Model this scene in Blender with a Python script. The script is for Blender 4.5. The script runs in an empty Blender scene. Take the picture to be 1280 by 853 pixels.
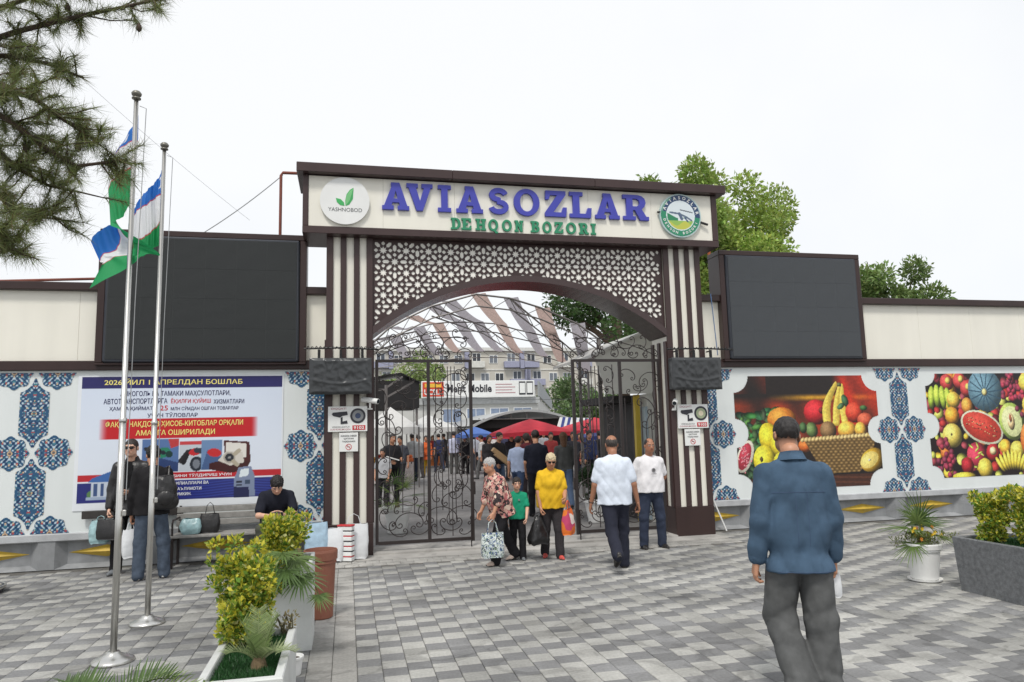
import bpy, bmesh, math, random
import numpy as np
from mathutils import Vector, Matrix

random.seed(7)
RNG = np.random.default_rng(7)
S = bpy.context.scene
C = S.collection

# ---------------------------------------------------------------- camera
CAM_H = 1.8
FOCAL = 902.2                     # in pixels of a 1280 wide picture
YAW, PITCH, ROLL = (math.radians(a) for a in (12.95, 7.07, -1.408))
cd = bpy.data.cameras.new('camera')
cd.sensor_width = 36.0
cd.lens = FOCAL / 1280 * 36
cd.clip_start = 0.05
cd.clip_end = 3000
cam = bpy.data.objects.new('camera', cd)
C.objects.link(cam)
_r = Vector((math.cos(YAW), -math.sin(YAW), 0))
_f = Vector((math.sin(YAW), math.cos(YAW), 0))
_u = Vector((0, 0, 1))
_f2 = _f * math.cos(PITCH) + _u * math.sin(PITCH)
_u2 = _u * math.cos(PITCH) - _f * math.sin(PITCH)
_r3 = _r * math.cos(ROLL) + _u2 * math.sin(ROLL)
_u3 = _u2 * math.cos(ROLL) - _r * math.sin(ROLL)
M = Matrix((_r3, _u3, -_f2)).transposed().to_4x4()
M.translation = (0, 0, CAM_H)
cam.matrix_world = M
S.camera = cam

# ---------------------------------------------------------------- sky, sun, exposure
SUN_EL, SUN_AZ = math.radians(58), math.radians(205)      # azimuth clockwise from +Y
w = bpy.data.worlds.new('World')
S.world = w
w.use_nodes = True
nt = w.node_tree
bg = nt.nodes['Background']
sky = nt.nodes.new('ShaderNodeTexSky')
sky.sky_type = 'NISHITA'
sky.sun_disc = False
sky.sun_elevation = SUN_EL
sky.sun_rotation = SUN_AZ
tc = nt.nodes.new('ShaderNodeTexCoord')
nz = nt.nodes.new('ShaderNodeTexNoise')
nz.inputs['Scale'].default_value = 1.6
nz.inputs['Detail'].default_value = 5
nt.links.new(tc.outputs['Generated'], nz.inputs['Vector'])
rp = nt.nodes.new('ShaderNodeValToRGB')
rp.color_ramp.elements[0].position = 0.3
rp.color_ramp.elements[0].color = (7.9, 8.2, 8.6, 1)
rp.color_ramp.elements[1].position = 0.6
rp.color_ramp.elements[1].color = (9.0, 9.1, 9.2, 1)
nt.links.new(nz.outputs['Fac'], rp.inputs['Fac'])
mx = nt.nodes.new('ShaderNodeMix')
mx.data_type = 'RGBA'
mx.inputs[0].default_value = 0.93          # thin bright cloud over nearly the whole sky
nt.links.new(sky.outputs['Color'], mx.inputs[6])
nt.links.new(rp.outputs['Color'], mx.inputs[7])
nt.links.new(mx.outputs[2], bg.inputs['Color'])
bg.inputs['Strength'].default_value = 0.1

sd = bpy.data.lights.new('sun', 'SUN')
sd.energy = 2.0
sd.angle = math.radians(12)
sd.color = (1.0, 0.96, 0.9)
sun = bpy.data.objects.new('sun', sd)
C.objects.link(sun)
_d = Vector((math.sin(SUN_AZ) * math.cos(SUN_EL), math.cos(SUN_AZ) * math.cos(SUN_EL), math.sin(SUN_EL)))
sun.rotation_euler = _d.to_track_quat('Z', 'Y').to_euler()
sun.location = (0, -5, 30)

S.view_settings.view_transform = 'Standard'
S.view_settings.look = 'None'
S.view_settings.gamma = 1
S.view_settings.use_curve_mapping = False
S.view_settings.exposure = 0.2
S.render.engine = 'CYCLES'
S.cycles.use_denoising = True
S.cycles.max_bounces = 6
S.cycles.transparent_max_bounces = 8

# ---------------------------------------------------------------- materials
def lin(c):
    c = np.asarray(c, float)
    if c.max() > 1.0:
        c = c / 255.0
    return np.where(c <= 0.04045, c / 12.92, ((c + 0.055) / 1.055) ** 2.4)

MATS = {}
def mat(name, col=(0.5, 0.5, 0.5), rough=0.6, metal=0.0, var=0.12, scale=6.0, bump=0.0, bscale=60.0,
        attr=None, spec=0.5, transl=0.0, var_hi=None, dirt=0.0, streak=0.0, coat=0.0, crease=0.0):
    """Principled material: base colour (linear) or colour attribute, mottled by noise, fine bump."""
    if name in MATS:
        return MATS[name]
    m = bpy.data.materials.new(name)
    m.use_nodes = True
    t = m.node_tree
    p = t.nodes['Principled BSDF']
    p.inputs['Roughness'].default_value = rough
    p.inputs['Metallic'].default_value = metal
    p.inputs['Specular IOR Level'].default_value = spec
    p.inputs['Coat Weight'].default_value = coat
    geo = t.nodes.new('ShaderNodeTexCoord')
    src = geo.outputs['Object']
    if attr:
        a = t.nodes.new('ShaderNodeAttribute')
        a.attribute_name = attr
        base = a.outputs['Color']
    else:
        a = t.nodes.new('ShaderNodeRGB')
        a.outputs[0].default_value = (*col, 1)
        base = a.outputs[0]
    out = base
    if var > 0:
        n = t.nodes.new('ShaderNodeTexNoise')
        n.inputs['Scale'].default_value = scale
        n.inputs['Detail'].default_value = 6
        t.links.new(src, n.inputs['Vector'])
        mr = t.nodes.new('ShaderNodeMapRange')
        mr.inputs[1].default_value = 0.3
        mr.inputs[2].default_value = 0.7
        mr.inputs[3].default_value = 1 - var
        mr.inputs[4].default_value = 1 + (var if var_hi is None else var_hi)
        t.links.new(n.outputs['Fac'], mr.inputs[0])
        mm = t.nodes.new('ShaderNodeMix')
        mm.data_type = 'RGBA'
        mm.blend_type = 'MULTIPLY'
        mm.inputs[0].default_value = 1
        t.links.new(out, mm.inputs[6])
        t.links.new(mr.outputs[0], mm.inputs[7])
        out = mm.outputs[2]
    if dirt > 0:
        g = t.nodes.new('ShaderNodeNewGeometry')
        n2 = t.nodes.new('ShaderNodeTexNoise')
        n2.inputs['Scale'].default_value = 0.9
        n2.inputs['Detail'].default_value = 8
        n2.inputs['Distortion'].default_value = 0.8
        t.links.new(g.outputs['Position'], n2.inputs['Vector'])
        r2 = t.nodes.new('ShaderNodeMapRange')
        r2.inputs[1].default_value = 0.38
        r2.inputs[2].default_value = 0.62
        r2.inputs[3].default_value = 1 - dirt
        r2.inputs[4].default_value = 1.0
        t.links.new(n2.outputs['Fac'], r2.inputs[0])
        m2 = t.nodes.new('ShaderNodeMix')
        m2.data_type = 'RGBA'
        m2.blend_type = 'MULTIPLY'
        m2.inputs[0].default_value = 1
        t.links.new(out, m2.inputs[6])
        t.links.new(r2.outputs[0], m2.inputs[7])
        out = m2.outputs[2]
        # sharper splash stains and small dark gum spots
        for kind, sc_, lo, hi, dep in (('n', 2.3, .55, .63, .75), ('v', 2.1, .035, .05, .8)):
            if kind == 'n':
                n3 = t.nodes.new('ShaderNodeTexNoise')
                n3.inputs['Detail'].default_value = 10
                n3.inputs['Distortion'].default_value = 1.6
                o3 = n3.outputs['Fac']
            else:
                n3 = t.nodes.new('ShaderNodeTexVoronoi')
                o3 = n3.outputs['Distance']
            n3.inputs['Scale'].default_value = sc_
            t.links.new(g.outputs['Position'], n3.inputs['Vector'])
            r3 = t.nodes.new('ShaderNodeMapRange')
            r3.inputs[1].default_value = lo
            r3.inputs[2].default_value = hi
            r3.inputs[3].default_value = 1.0 if kind == 'n' else 1 - dirt * dep
            r3.inputs[4].default_value = 1 - dirt * dep if kind == 'n' else 1.0
            t.links.new(o3, r3.inputs[0])
            m3 = t.nodes.new('ShaderNodeMix')
            m3.data_type = 'RGBA'
            m3.blend_type = 'MULTIPLY'
            m3.inputs[0].default_value = 1
            t.links.new(out, m3.inputs[6])
            t.links.new(r3.outputs[0], m3.inputs[7])
            out = m3.outputs[2]
    if streak > 0:
        g = t.nodes.new('ShaderNodeNewGeometry')
        mp = t.nodes.new('ShaderNodeMapping')
        mp.inputs['Scale'].default_value = (3.2, 3.2, .3)
        n2 = t.nodes.new('ShaderNodeTexNoise')
        n2.inputs['Scale'].default_value = 1.0
        n2.inputs['Detail'].default_value = 7
        t.links.new(g.outputs['Position'], mp.inputs['Vector'])
        t.links.new(mp.outputs['Vector'], n2.inputs['Vector'])
        r2 = t.nodes.new('ShaderNodeMapRange')
        r2.inputs[1].default_value = 0.35
        r2.inputs[2].default_value = 0.6
        r2.inputs[3].default_value = 1 - streak
        r2.inputs[4].default_value = 1.0
        t.links.new(n2.outputs['Fac'], r2.inputs[0])
        m2 = t.nodes.new('ShaderNodeMix')
        m2.data_type = 'RGBA'
        m2.blend_type = 'MULTIPLY'
        m2.inputs[0].default_value = 1
        t.links.new(out, m2.inputs[6])
        t.links.new(r2.outputs[0], m2.inputs[7])
        out = m2.outputs[2]
    t.links.new(out, p.inputs['Base Color'])
    bn = None
    if crease > 0:
        mp = t.nodes.new('ShaderNodeMapping')
        mp.inputs['Scale'].default_value = (1.0, 1.0, .55)
        mp.inputs['Rotation'].default_value = (.3, .5, 0)
        n = t.nodes.new('ShaderNodeTexNoise')
        n.noise_type = 'RIDGED_MULTIFRACTAL'
        n.inputs['Scale'].default_value = 7.0
        n.inputs['Detail'].default_value = 2.5
        n.inputs['Distortion'].default_value = .9
        t.links.new(src, mp.inputs['Vector'])
        t.links.new(mp.outputs['Vector'], n.inputs['Vector'])
        bn = t.nodes.new('ShaderNodeBump')
        bn.inputs['Strength'].default_value = crease
        bn.inputs['Distance'].default_value = .04
        t.links.new(n.outputs['Fac'], bn.inputs['Height'])
        t.links.new(bn.outputs['Normal'], p.inputs['Normal'])
    if bump > 0:
        n = t.nodes.new('ShaderNodeTexNoise')
        n.inputs['Scale'].default_value = bscale
        n.inputs['Detail'].default_value = 4
        t.links.new(src, n.inputs['Vector'])
        b = t.nodes.new('ShaderNodeBump')
        b.inputs['Strength'].default_value = bump
        b.inputs['Distance'].default_value = 0.01
        t.links.new(n.outputs['Fac'], b.inputs['Height'])
        if bn is not None: t.links.new(bn.outputs['Normal'], b.inputs['Normal'])
        t.links.new(b.outputs['Normal'], p.inputs['Normal'])
    if transl > 0:
        tr = t.nodes.new('ShaderNodeBsdfTranslucent')
        t.links.new(out, tr.inputs['Color'])
        ms = t.nodes.new('ShaderNodeMixShader')
        ms.inputs[0].default_value = transl
        t.links.new(p.outputs[0], ms.inputs[1])
        t.links.new(tr.outputs[0], ms.inputs[2])
        o = t.nodes['Material Output']
        t.links.new(ms.outputs[0], o.inputs['Surface'])
    MATS[name] = m
    return m

BROWN = mat('brown cladding', lin((66, 50, 49)), 0.38, var=0.07, scale=1.5, streak=.14, spec=.4)
DBROWN = mat('dark brown cladding', lin((56, 40, 38)), 0.36, var=0.07, scale=1.5, streak=.14, spec=.4)
CREAM = mat('cream cladding', lin((233, 230, 218)), 0.42, var=0.03, scale=0.7, streak=.05)
WHITEM = mat('white paint', lin((228, 229, 227)), 0.45, var=0.03, scale=3)
CONC = mat('grey painted concrete', lin((150, 152, 154)), 0.8, var=0.14, scale=4, bump=0.3, bscale=40, streak=.2, dirt=.15)
GOLD = mat('gold paint', lin((196, 164, 60)), 0.5, var=0.15, scale=9)
IRON = mat('wrought iron', lin((40, 32, 31)), 0.5, var=0.15, scale=20)
STEEL = mat('brushed steel', (0.62, 0.61, 0.58), 0.3, metal=1.0, var=0.05, scale=3)
BLACKP = mat('black plastic', lin((34, 34, 35)), 0.5, var=0.1)
ASPH = mat('asphalt', lin((128, 126, 125)), 0.9, var=0.15, scale=2, bump=0.4, bscale=90, dirt=0.18)
JOINTSAND = mat('joint sand', lin((96, 94, 90)), 0.95, var=0.2, scale=20)  # the sand's own colour in the paver joints
VCOL = mat('printed sheet', rough=0.35, var=0.0, attr='Col')
PAVE = mat('paver concrete', rough=0.85, var=0.14, scale=35, attr='Col', bump=0.25, bscale=120, dirt=0.34)
LEAF = mat('leaf', rough=0.45, var=0.0, attr='Col', transl=0.35)
SKIN = mat('skin', rough=0.5, var=0.05, scale=25, attr='Col')
GLASSD = mat('dark glass', lin((40, 46, 52)), 0.08, var=0.1)

# ---------------------------------------------------------------- mesh builder
LOC = {}
def setp(o, label=None, cat=None, group=None, kind=None):
    if label: o['label'] = label
    if cat: o['category'] = cat
    if group: o['group'] = group
    if kind: o['kind'] = kind
    return o

def thing(name, label, cat, loc=(0, 0, 0), rz=0.0, group=None, kind=None):
    o = bpy.data.objects.new(name, None)
    o.empty_display_size = 0.1
    C.objects.link(o)
    o.location = loc
    o.rotation_euler = (0, 0, rz)
    LOC[o.name] = Vector(loc)
    return setp(o, label, cat, group, kind)

class MB:
    def __init__(self):
        self.v, self.f, self.m, self.c = [], [], [], []
        self.col = None
    def add(self, vs, fs, m=0, col=None):
        n = len(self.v)
        self.v += [tuple(q) for q in vs]
        self.f += [tuple(i + n for i in q) for q in fs]
        self.m += [m] * len(fs)
        if col is not None or self.c:
            while len(self.c) < n: self.c.append((1, 1, 1))
            self.c += [tuple(col)] * len(vs) if col is not None else [(1, 1, 1)] * len(vs)
        return self
    def box(self, x0, x1, y0, y1, z0, z1, m=0, col=None, M=None):
        vs = [(x0, y0, z0), (x1, y0, z0), (x1, y1, z0), (x0, y1, z0), (x0, y0, z1), (x1, y0, z1), (x1, y1, z1), (x0, y1, z1)]
        if M is not None: vs = [tuple(M @ Vector(q)) for q in vs]
        return self.add(vs, [(0, 3, 2, 1), (4, 5, 6, 7), (0, 1, 5, 4), (1, 2, 6, 5), (2, 3, 7, 6), (3, 0, 4, 7)], m, col)
    def bbox(self, x0, x1, y0, y1, z0, z1, b=0.01, m=0, col=None):
        """box whose vertical front (-Y) edges, top and bottom edges are chamfered"""
        bm = bmesh.new()
        bmesh.ops.create_cube(bm, size=1)
        for q in bm.verts:
            q.co = Vector(((x0 + x1) / 2 + q.co.x * (x1 - x0), (y0 + y1) / 2 + q.co.y * (y1 - y0), (z0 + z1) / 2 + q.co.z * (z1 - z0)))
        b = min(b, (x1 - x0) * .4, (y1 - y0) * .4, (z1 - z0) * .4)
        bmesh.ops.bevel(bm, geom=bm.edges[:], offset=b, segments=1, affect='EDGES')
        bm.verts.index_update()
        self.add([q.co[:] for q in bm.verts], [[q.index for q in f.verts] for f in bm.faces], m, col)
        bm.free()
        return self
    def tube(self, pts, r, n=6, m=0, cap=True, col=None, flat=None):
        pts = [Vector(p) for p in pts]
        k = len(pts)
        rs = r if hasattr(r, '__len__') else [r] * k
        vs, fs = [], []
        up = None
        for i, p in enumerate(pts):
            t = (pts[min(i + 1, k - 1)] - pts[max(i - 1, 0)])
            if t.length < 1e-9: t = Vector((0, 0, 1))
            t.normalize()
            if up is None:
                up = Vector((0, 0, 1)) if abs(t.z) < 0.9 else Vector((1, 0, 0))
            a = up - t * up.dot(t)
            if a.length < 1e-6: a = Vector((0, 1, 0)) - t * t.y
            a.normalize()
            up = a
            b = t.cross(a)
            for j in range(n):
                an = 2 * math.pi * (j + 0.5) / n
                vs.append(p + (a * math.cos(an) + b * math.sin(an)) * rs[i])
        for i in range(k - 1):
            for j in range(n):
                fs.append((i * n + j, i * n + (j + 1) % n, (i + 1) * n + (j + 1) % n, (i + 1) * n + j))
        if cap:
            fs.append(tuple(range(n - 1, -1, -1)))
            fs.append(tuple((k - 1) * n + j for j in range(n)))
        return self.add(vs, fs, m, col)
    def bar(self, a, b, wx, wy=None, m=0):
        """square bar from a to b"""
        wy = wy or wx
        a, b = Vector(a), Vector(b)
        t = (b - a).normalized()
        s = Vector((0, 1, 0)) if abs(t.y) < 0.9 else Vector((0, 0, 1))
        u = t.cross(s).normalized()
        s = u.cross(t)
        vs = [p + u * (i * wx / 2) + s * (j * wy / 2) for p in (a, b) for i, j in ((-1, -1), (1, -1), (1, 1), (-1, 1))]
        return self.add(vs, [(0, 1, 2, 3), (7, 6, 5, 4), (0, 4, 5, 1), (1, 5, 6, 2), (2, 6, 7, 3), (3, 7, 4, 0)], m)
    def lathe(self, prof, c=(0, 0, 0), n=24, m=0, col=None, sx=1, sy=1):
        vs, fs = [], []
        for r, z in prof:
            for j in range(n):
                a = 2 * math.pi * j / n
                vs.append((c[0] + r * sx * math.cos(a), c[1] + r * sy * math.sin(a), c[2] + z))
        for i in range(len(prof) - 1):
            for j in range(n):
                fs.append((i * n + j, i * n + (j + 1) % n, (i + 1) * n + (j + 1) % n, (i + 1) * n + j))
        fs.append(tuple(range(n - 1, -1, -1)))
        fs.append(tuple((len(prof) - 1) * n + j for j in range(n)))
        return self.add(vs, fs, m, col)
    def poly(self, pts, y0, y1, m=0, col=None):
        """polygon in the XZ plane (counter-clockwise seen from -Y), extruded from y0 (front) to y1"""
        k = len(pts)
        vs = [(p[0], y0, p[1]) for p in pts] + [(p[0], y1, p[1]) for p in pts]
        fs = [tuple(range(k)), tuple(range(2 * k - 1, k - 1, -1))]
        fs += [(i, k + i, k + (i + 1) % k, (i + 1) % k) for i in range(k)]
        return self.add(vs, fs, m, col)
    def mesh(self, name, mats, off=None, smooth=False):
        me = bpy.data.meshes.new(name)
        v = self.v
        if off is not None:
            v = [(a - off[0], b - off[1], c - off[2]) for a, b, c in v]
        me.from_pydata(v, [], self.f)
        for mt in (mats if isinstance(mats, (list, tuple)) else [mats]): me.materials.append(mt)
        if any(self.m): me.polygons.foreach_set('material_index', self.m)
        if smooth: me.polygons.foreach_set('use_smooth', [True] * len(me.polygons))
        if self.c:
            while len(self.c) < len(self.v): self.c.append((1, 1, 1))
            put_col(me, np.array(self.c))
        me.update()
        return me
    def build(self, name, mats, parent=None, smooth=False, local=False, label=None, cat=None, group=None, kind=None, loc=None):
        off = None
        if parent is not None and not local: off = LOC.get(parent.name)
        if parent is None and loc is not None: off = Vector(loc)
        me = self.mesh(name, mats, off, smooth)
        o = put(name, me, parent)
        if parent is None and loc is not None:
            o.location = loc
            LOC[o.name] = Vector(loc)
        elif parent is not None:
            LOC[o.name] = LOC.get(parent.name, Vector()) if not local else Vector()
        else:
            LOC[o.name] = Vector()
        return setp(o, label, cat, group, kind)

def put(name, me, parent=None, loc=None):
    o = bpy.data.objects.new(name, me)
    C.objects.link(o)
    if parent is not None: o.parent = parent
    if loc is not None: o.location = loc
    return o

def put_col(me, cols):
    a = me.color_attributes.new('Col', 'FLOAT_COLOR', 'POINT')
    d = np.ones((len(me.vertices), 4), np.float32)
    d[:, :3] = cols
    a.data.foreach_set('color', d.ravel())

def copy_tree(o, parent=None):
    """the thing, its parts and their sub-parts, sharing mesh data"""
    c = o.copy()
    C.objects.link(c)
    if parent is not None: c.parent = parent
    for ch in o.children: copy_tree(ch, c)
    return c

def np_mesh(name, v, quads, mats, cols=None, smooth=True):
    me = bpy.data.meshes.new(name)
    v = np.asarray(v, np.float32)
    q = np.asarray(quads, np.int32)
    k = q.shape[1]
    me.vertices.add(len(v))
    me.vertices.foreach_set('co', v.ravel())
    me.loops.add(q.size)
    me.loops.foreach_set('vertex_index', q.ravel())
    me.polygons.add(len(q))
    me.polygons.foreach_set('loop_start', np.arange(0, q.size, k, dtype=np.int32))
    me.polygons.foreach_set('loop_total', np.full(len(q), k, np.int32))
    for mt in (mats if isinstance(mats, (list, tuple)) else [mats]): me.materials.append(mt)
    if smooth: me.polygons.foreach_set('use_smooth', np.ones(len(q), bool))
    me.update(calc_edges=True)
    me.validate()
    if cols is not None: put_col(me, cols)
    return me

# ---------------------------------------------------------------- lettering
def curve_mesh(cu):
    o = bpy.data.objects.new('lettering', cu)
    C.objects.link(o)
    bpy.context.view_layer.update()
    me = bpy.data.meshes.new_from_object(o.evaluated_get(bpy.context.evaluated_depsgraph_get()))
    bpy.data.objects.remove(o)
    bpy.data.curves.remove(cu)
    return me

def text_arrays(body, bold=0.012, extrude=0.0):
    cu = bpy.data.curves.new('lettering', 'FONT')
    cu.body = body
    cu.offset = bold
    cu.extrude = extrude
    cu.resolution_u = 3
    cu.fill_mode = 'FRONT' if extrude == 0 else 'BOTH'
    me = curve_mesh(cu)
    v = np.zeros(len(me.vertices) * 3)
    me.vertices.foreach_get('co', v)
    v = v.reshape(-1, 3)
    f = [tuple(p.vertices) for p in me.polygons]
    bpy.data.meshes.remove(me)
    return v, f

def lettering(mb, body, x0, x1, z0, z1, y, m=0, bold=0.012, keep=False):
    """flat lettering fitted in a rectangle of the XZ plane at depth y, facing -Y"""
    v, f = text_arrays(body, bold)
    if len(v) == 0: return
    lo, hi = v.min(0), v.max(0)
    s = np.array([(x1 - x0) / (hi[0] - lo[0]), (z1 - z0) / max(hi[1] - lo[1], 1e-6)])
    if keep: s[:] = s.min()
    mb.add([(x0 + (p[0] - lo[0]) * s[0], y, z0 + (p[1] - lo[1]) * s[1]) for p in v], f, m)

def arc(cx, cy, rx, ry, a0, a1, n):
    return [(cx + rx * math.cos(math.radians(a0 + (a1 - a0) * i / n)), cy + ry * math.sin(math.radians(a0 + (a1 - a0) * i / n))) for i in range(n + 1)]

def thick(path, t):
    L, R_ = [], []
    for i, p in enumerate(path):
        a, b = path[max(i - 1, 0)], path[min(i + 1, len(path) - 1)]
        d = math.hypot(b[0] - a[0], b[1] - a[1]) or 1
        nx, ny = -(b[1] - a[1]) / d, (b[0] - a[0]) / d
        L.append((p[0] + nx * t / 2, p[1] + ny * t / 2))
        R_.append((p[0] - nx * t / 2, p[1] - ny * t / 2))
    return L + R_[::-1]

_bowl = lambda x, y0, y1, r, n=8: arc(x, (y0 + y1) / 2, r, (y1 - y0) / 2, -90, 90, n)
GLYPH = {
    'I': (.5, [[(0, 0), (.5, 0), (.5, .14), (.37, .14), (.37, .86), (.5, .86), (.5, 1), (0, 1), (0, .86), (.13, .86), (.13, .14), (0, .14)]]),
    'A': (1., [[(0, 0), (.42, 0), (.42, .14), (.34, .14), (.375, .27), (.625, .27), (.66, .14), (.58, .14), (.58, 0), (1, 0), (1, .14), (.93, .14), (.635, 1), (.33, 1), (.33, .88), (.36, .88), (.07, .14), (0, .14)],
               [(.415, .40), (.5, .73), (.585, .40)]]),
    'V': (1., [[(0, 1), (0, .86), (.07, .86), (.38, 0), (.62, 0), (.93, .86), (1, .86), (1, 1), (.58, 1), (.58, .86), (.67, .86), (.515, .34), (.35, .86), (.43, .86), (.43, 1)]]),
    'S': (.78, [thick(arc(.39, .735, .255, .175, 12, 270, 14) + arc(.39, .275, .275, .185, 88, -172, 14), .185)]),
    'O': (1., [arc(.5, .5, .5, .52, 0, 348, 29), arc(.5, .5, .27, .36, 0, 348, 29)]),
    'Z': (.92, [[(0, 0), (.88, 0), (.92, .36), (.77, .36), (.70, .16), (.34, .16), (.88, .86), (.88, 1), (.04, 1), (.02, .66), (.16, .66), (.22, .84), (.53, .84), (0, .14)]]),
    'L': (.86, [[(0, 0), (.82, 0), (.86, .38), (.72, .38), (.64, .15), (.38, .15), (.38, .86), (.52, .86), (.52, 1), (0, 1), (0, .86), (.13, .86), (.13, .14), (0, .14)]]),
    'R': (1., [[(0, 0), (.48, 0), (.48, .14), (.37, .14), (.37, .4), (.46, .4), (.66, 0), (1, 0), (1, .14), (.9, .14), (.72, .44), (.84, .55), (.89, .70), (.85, .86), (.74, .96), (.58, 1), (0, 1), (0, .86), (.13, .86), (.13, .14), (0, .14)],
               [(.37, .54), (.54, .54), (.63, .60), (.66, .70), (.63, .80), (.54, .86), (.37, .86)]]),
    'D': (.95, [[(0, 0)] + _bowl(.48, 0, 1, .47) + [(0, 1), (0, .86), (.13, .86), (.13, .14), (0, .14)], [(.37, .14)] + _bowl(.46, .14, .86, .24) + [(.37, .86)]]),
    'E': (.85, [[(0, 0), (.83, 0), (.87, .34), (.74, .34), (.66, .15), (.37, .15), (.37, .43), (.56, .43), (.56, .57), (.37, .57), (.37, .85), (.64, .85), (.72, .68), (.84, .68), (.82, 1), (0, 1), (0, .86), (.13, .86), (.13, .14), (0, .14)]]),
    'H': (1.05, [[(0, 0), (.47, 0), (.47, .14), (.36, .14), (.36, .42), (.69, .42), (.69, .14), (.58, .14), (.58, 0), (1.05, 0), (1.05, .14), (.93, .14), (.93, .86), (1.05, .86), (1.05, 1), (.58, 1), (.58, .86), (.69, .86), (.69, .58), (.36, .58), (.36, .86), (.47, .86), (.47, 1), (0, 1), (0, .86), (.13, .86), (.13, .14), (0, .14)]]),
    'Q': (1., [[(.56, -.02), (.72, -.22), (.95, -.22), (.98, -.10), (.84, -.08), (.74, .06)] + arc(.5, .5, .5, .52, -52, 268, 26), arc(.5, .5, .27, .36, 0, 348, 29)]),
    'N': (1.05, [[(0, 0), (.45, 0), (.45, .14), (.33, .14), (.33, .62), (.72, 0), (.93, 0), (.93, .86), (1.05, .86), (1.05, 1), (.62, 1), (.62, .86), (.74, .86), (.74, .4), (.37, 1), (0, 1), (0, .86), (.13, .86), (.13, .14), (0, .14)]]),
    'B': (.92, [[(0, 0)] + _bowl(.56, 0, .56, .34, 6) + _bowl(.54, .56, 1, .30, 6)[1:] + [(0, 1), (0, .86), (.13, .86), (.13, .14), (0, .14)],
                [(.37, .14)] + _bowl(.50, .14, .42, .13, 5) + [(.37, .42)], [(.37, .60)] + _bowl(.50, .60, .86, .11, 5) + [(.37, .86)]]),
}
def slab_letter(ch, w, h, depth):
    """raised slab-serif letter, w x h, front face at y=-depth, back at y=0, origin at its lower left"""
    gw, polys = GLYPH[ch]
    cu = bpy.data.curves.new('letter', 'CURVE')
    cu.dimensions = '2D'
    cu.fill_mode = 'BOTH'
    cu.extrude = depth / 2 - 0.003
    cu.bevel_depth = 0.003
    for pts in polys:
        s = cu.splines.new('POLY')
        s.points.add(len(pts) - 1)
        s.use_cyclic_u = True
        for q, p in zip(s.points, pts): q.co = (p[0] / gw * w, p[1] * h, 0, 1)
    me = curve_mesh(cu)
    me.transform(Matrix.Translation((0, -depth / 2, 0)) @ Matrix.Rotation(math.pi / 2, 4, 'X'))
    return me
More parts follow.
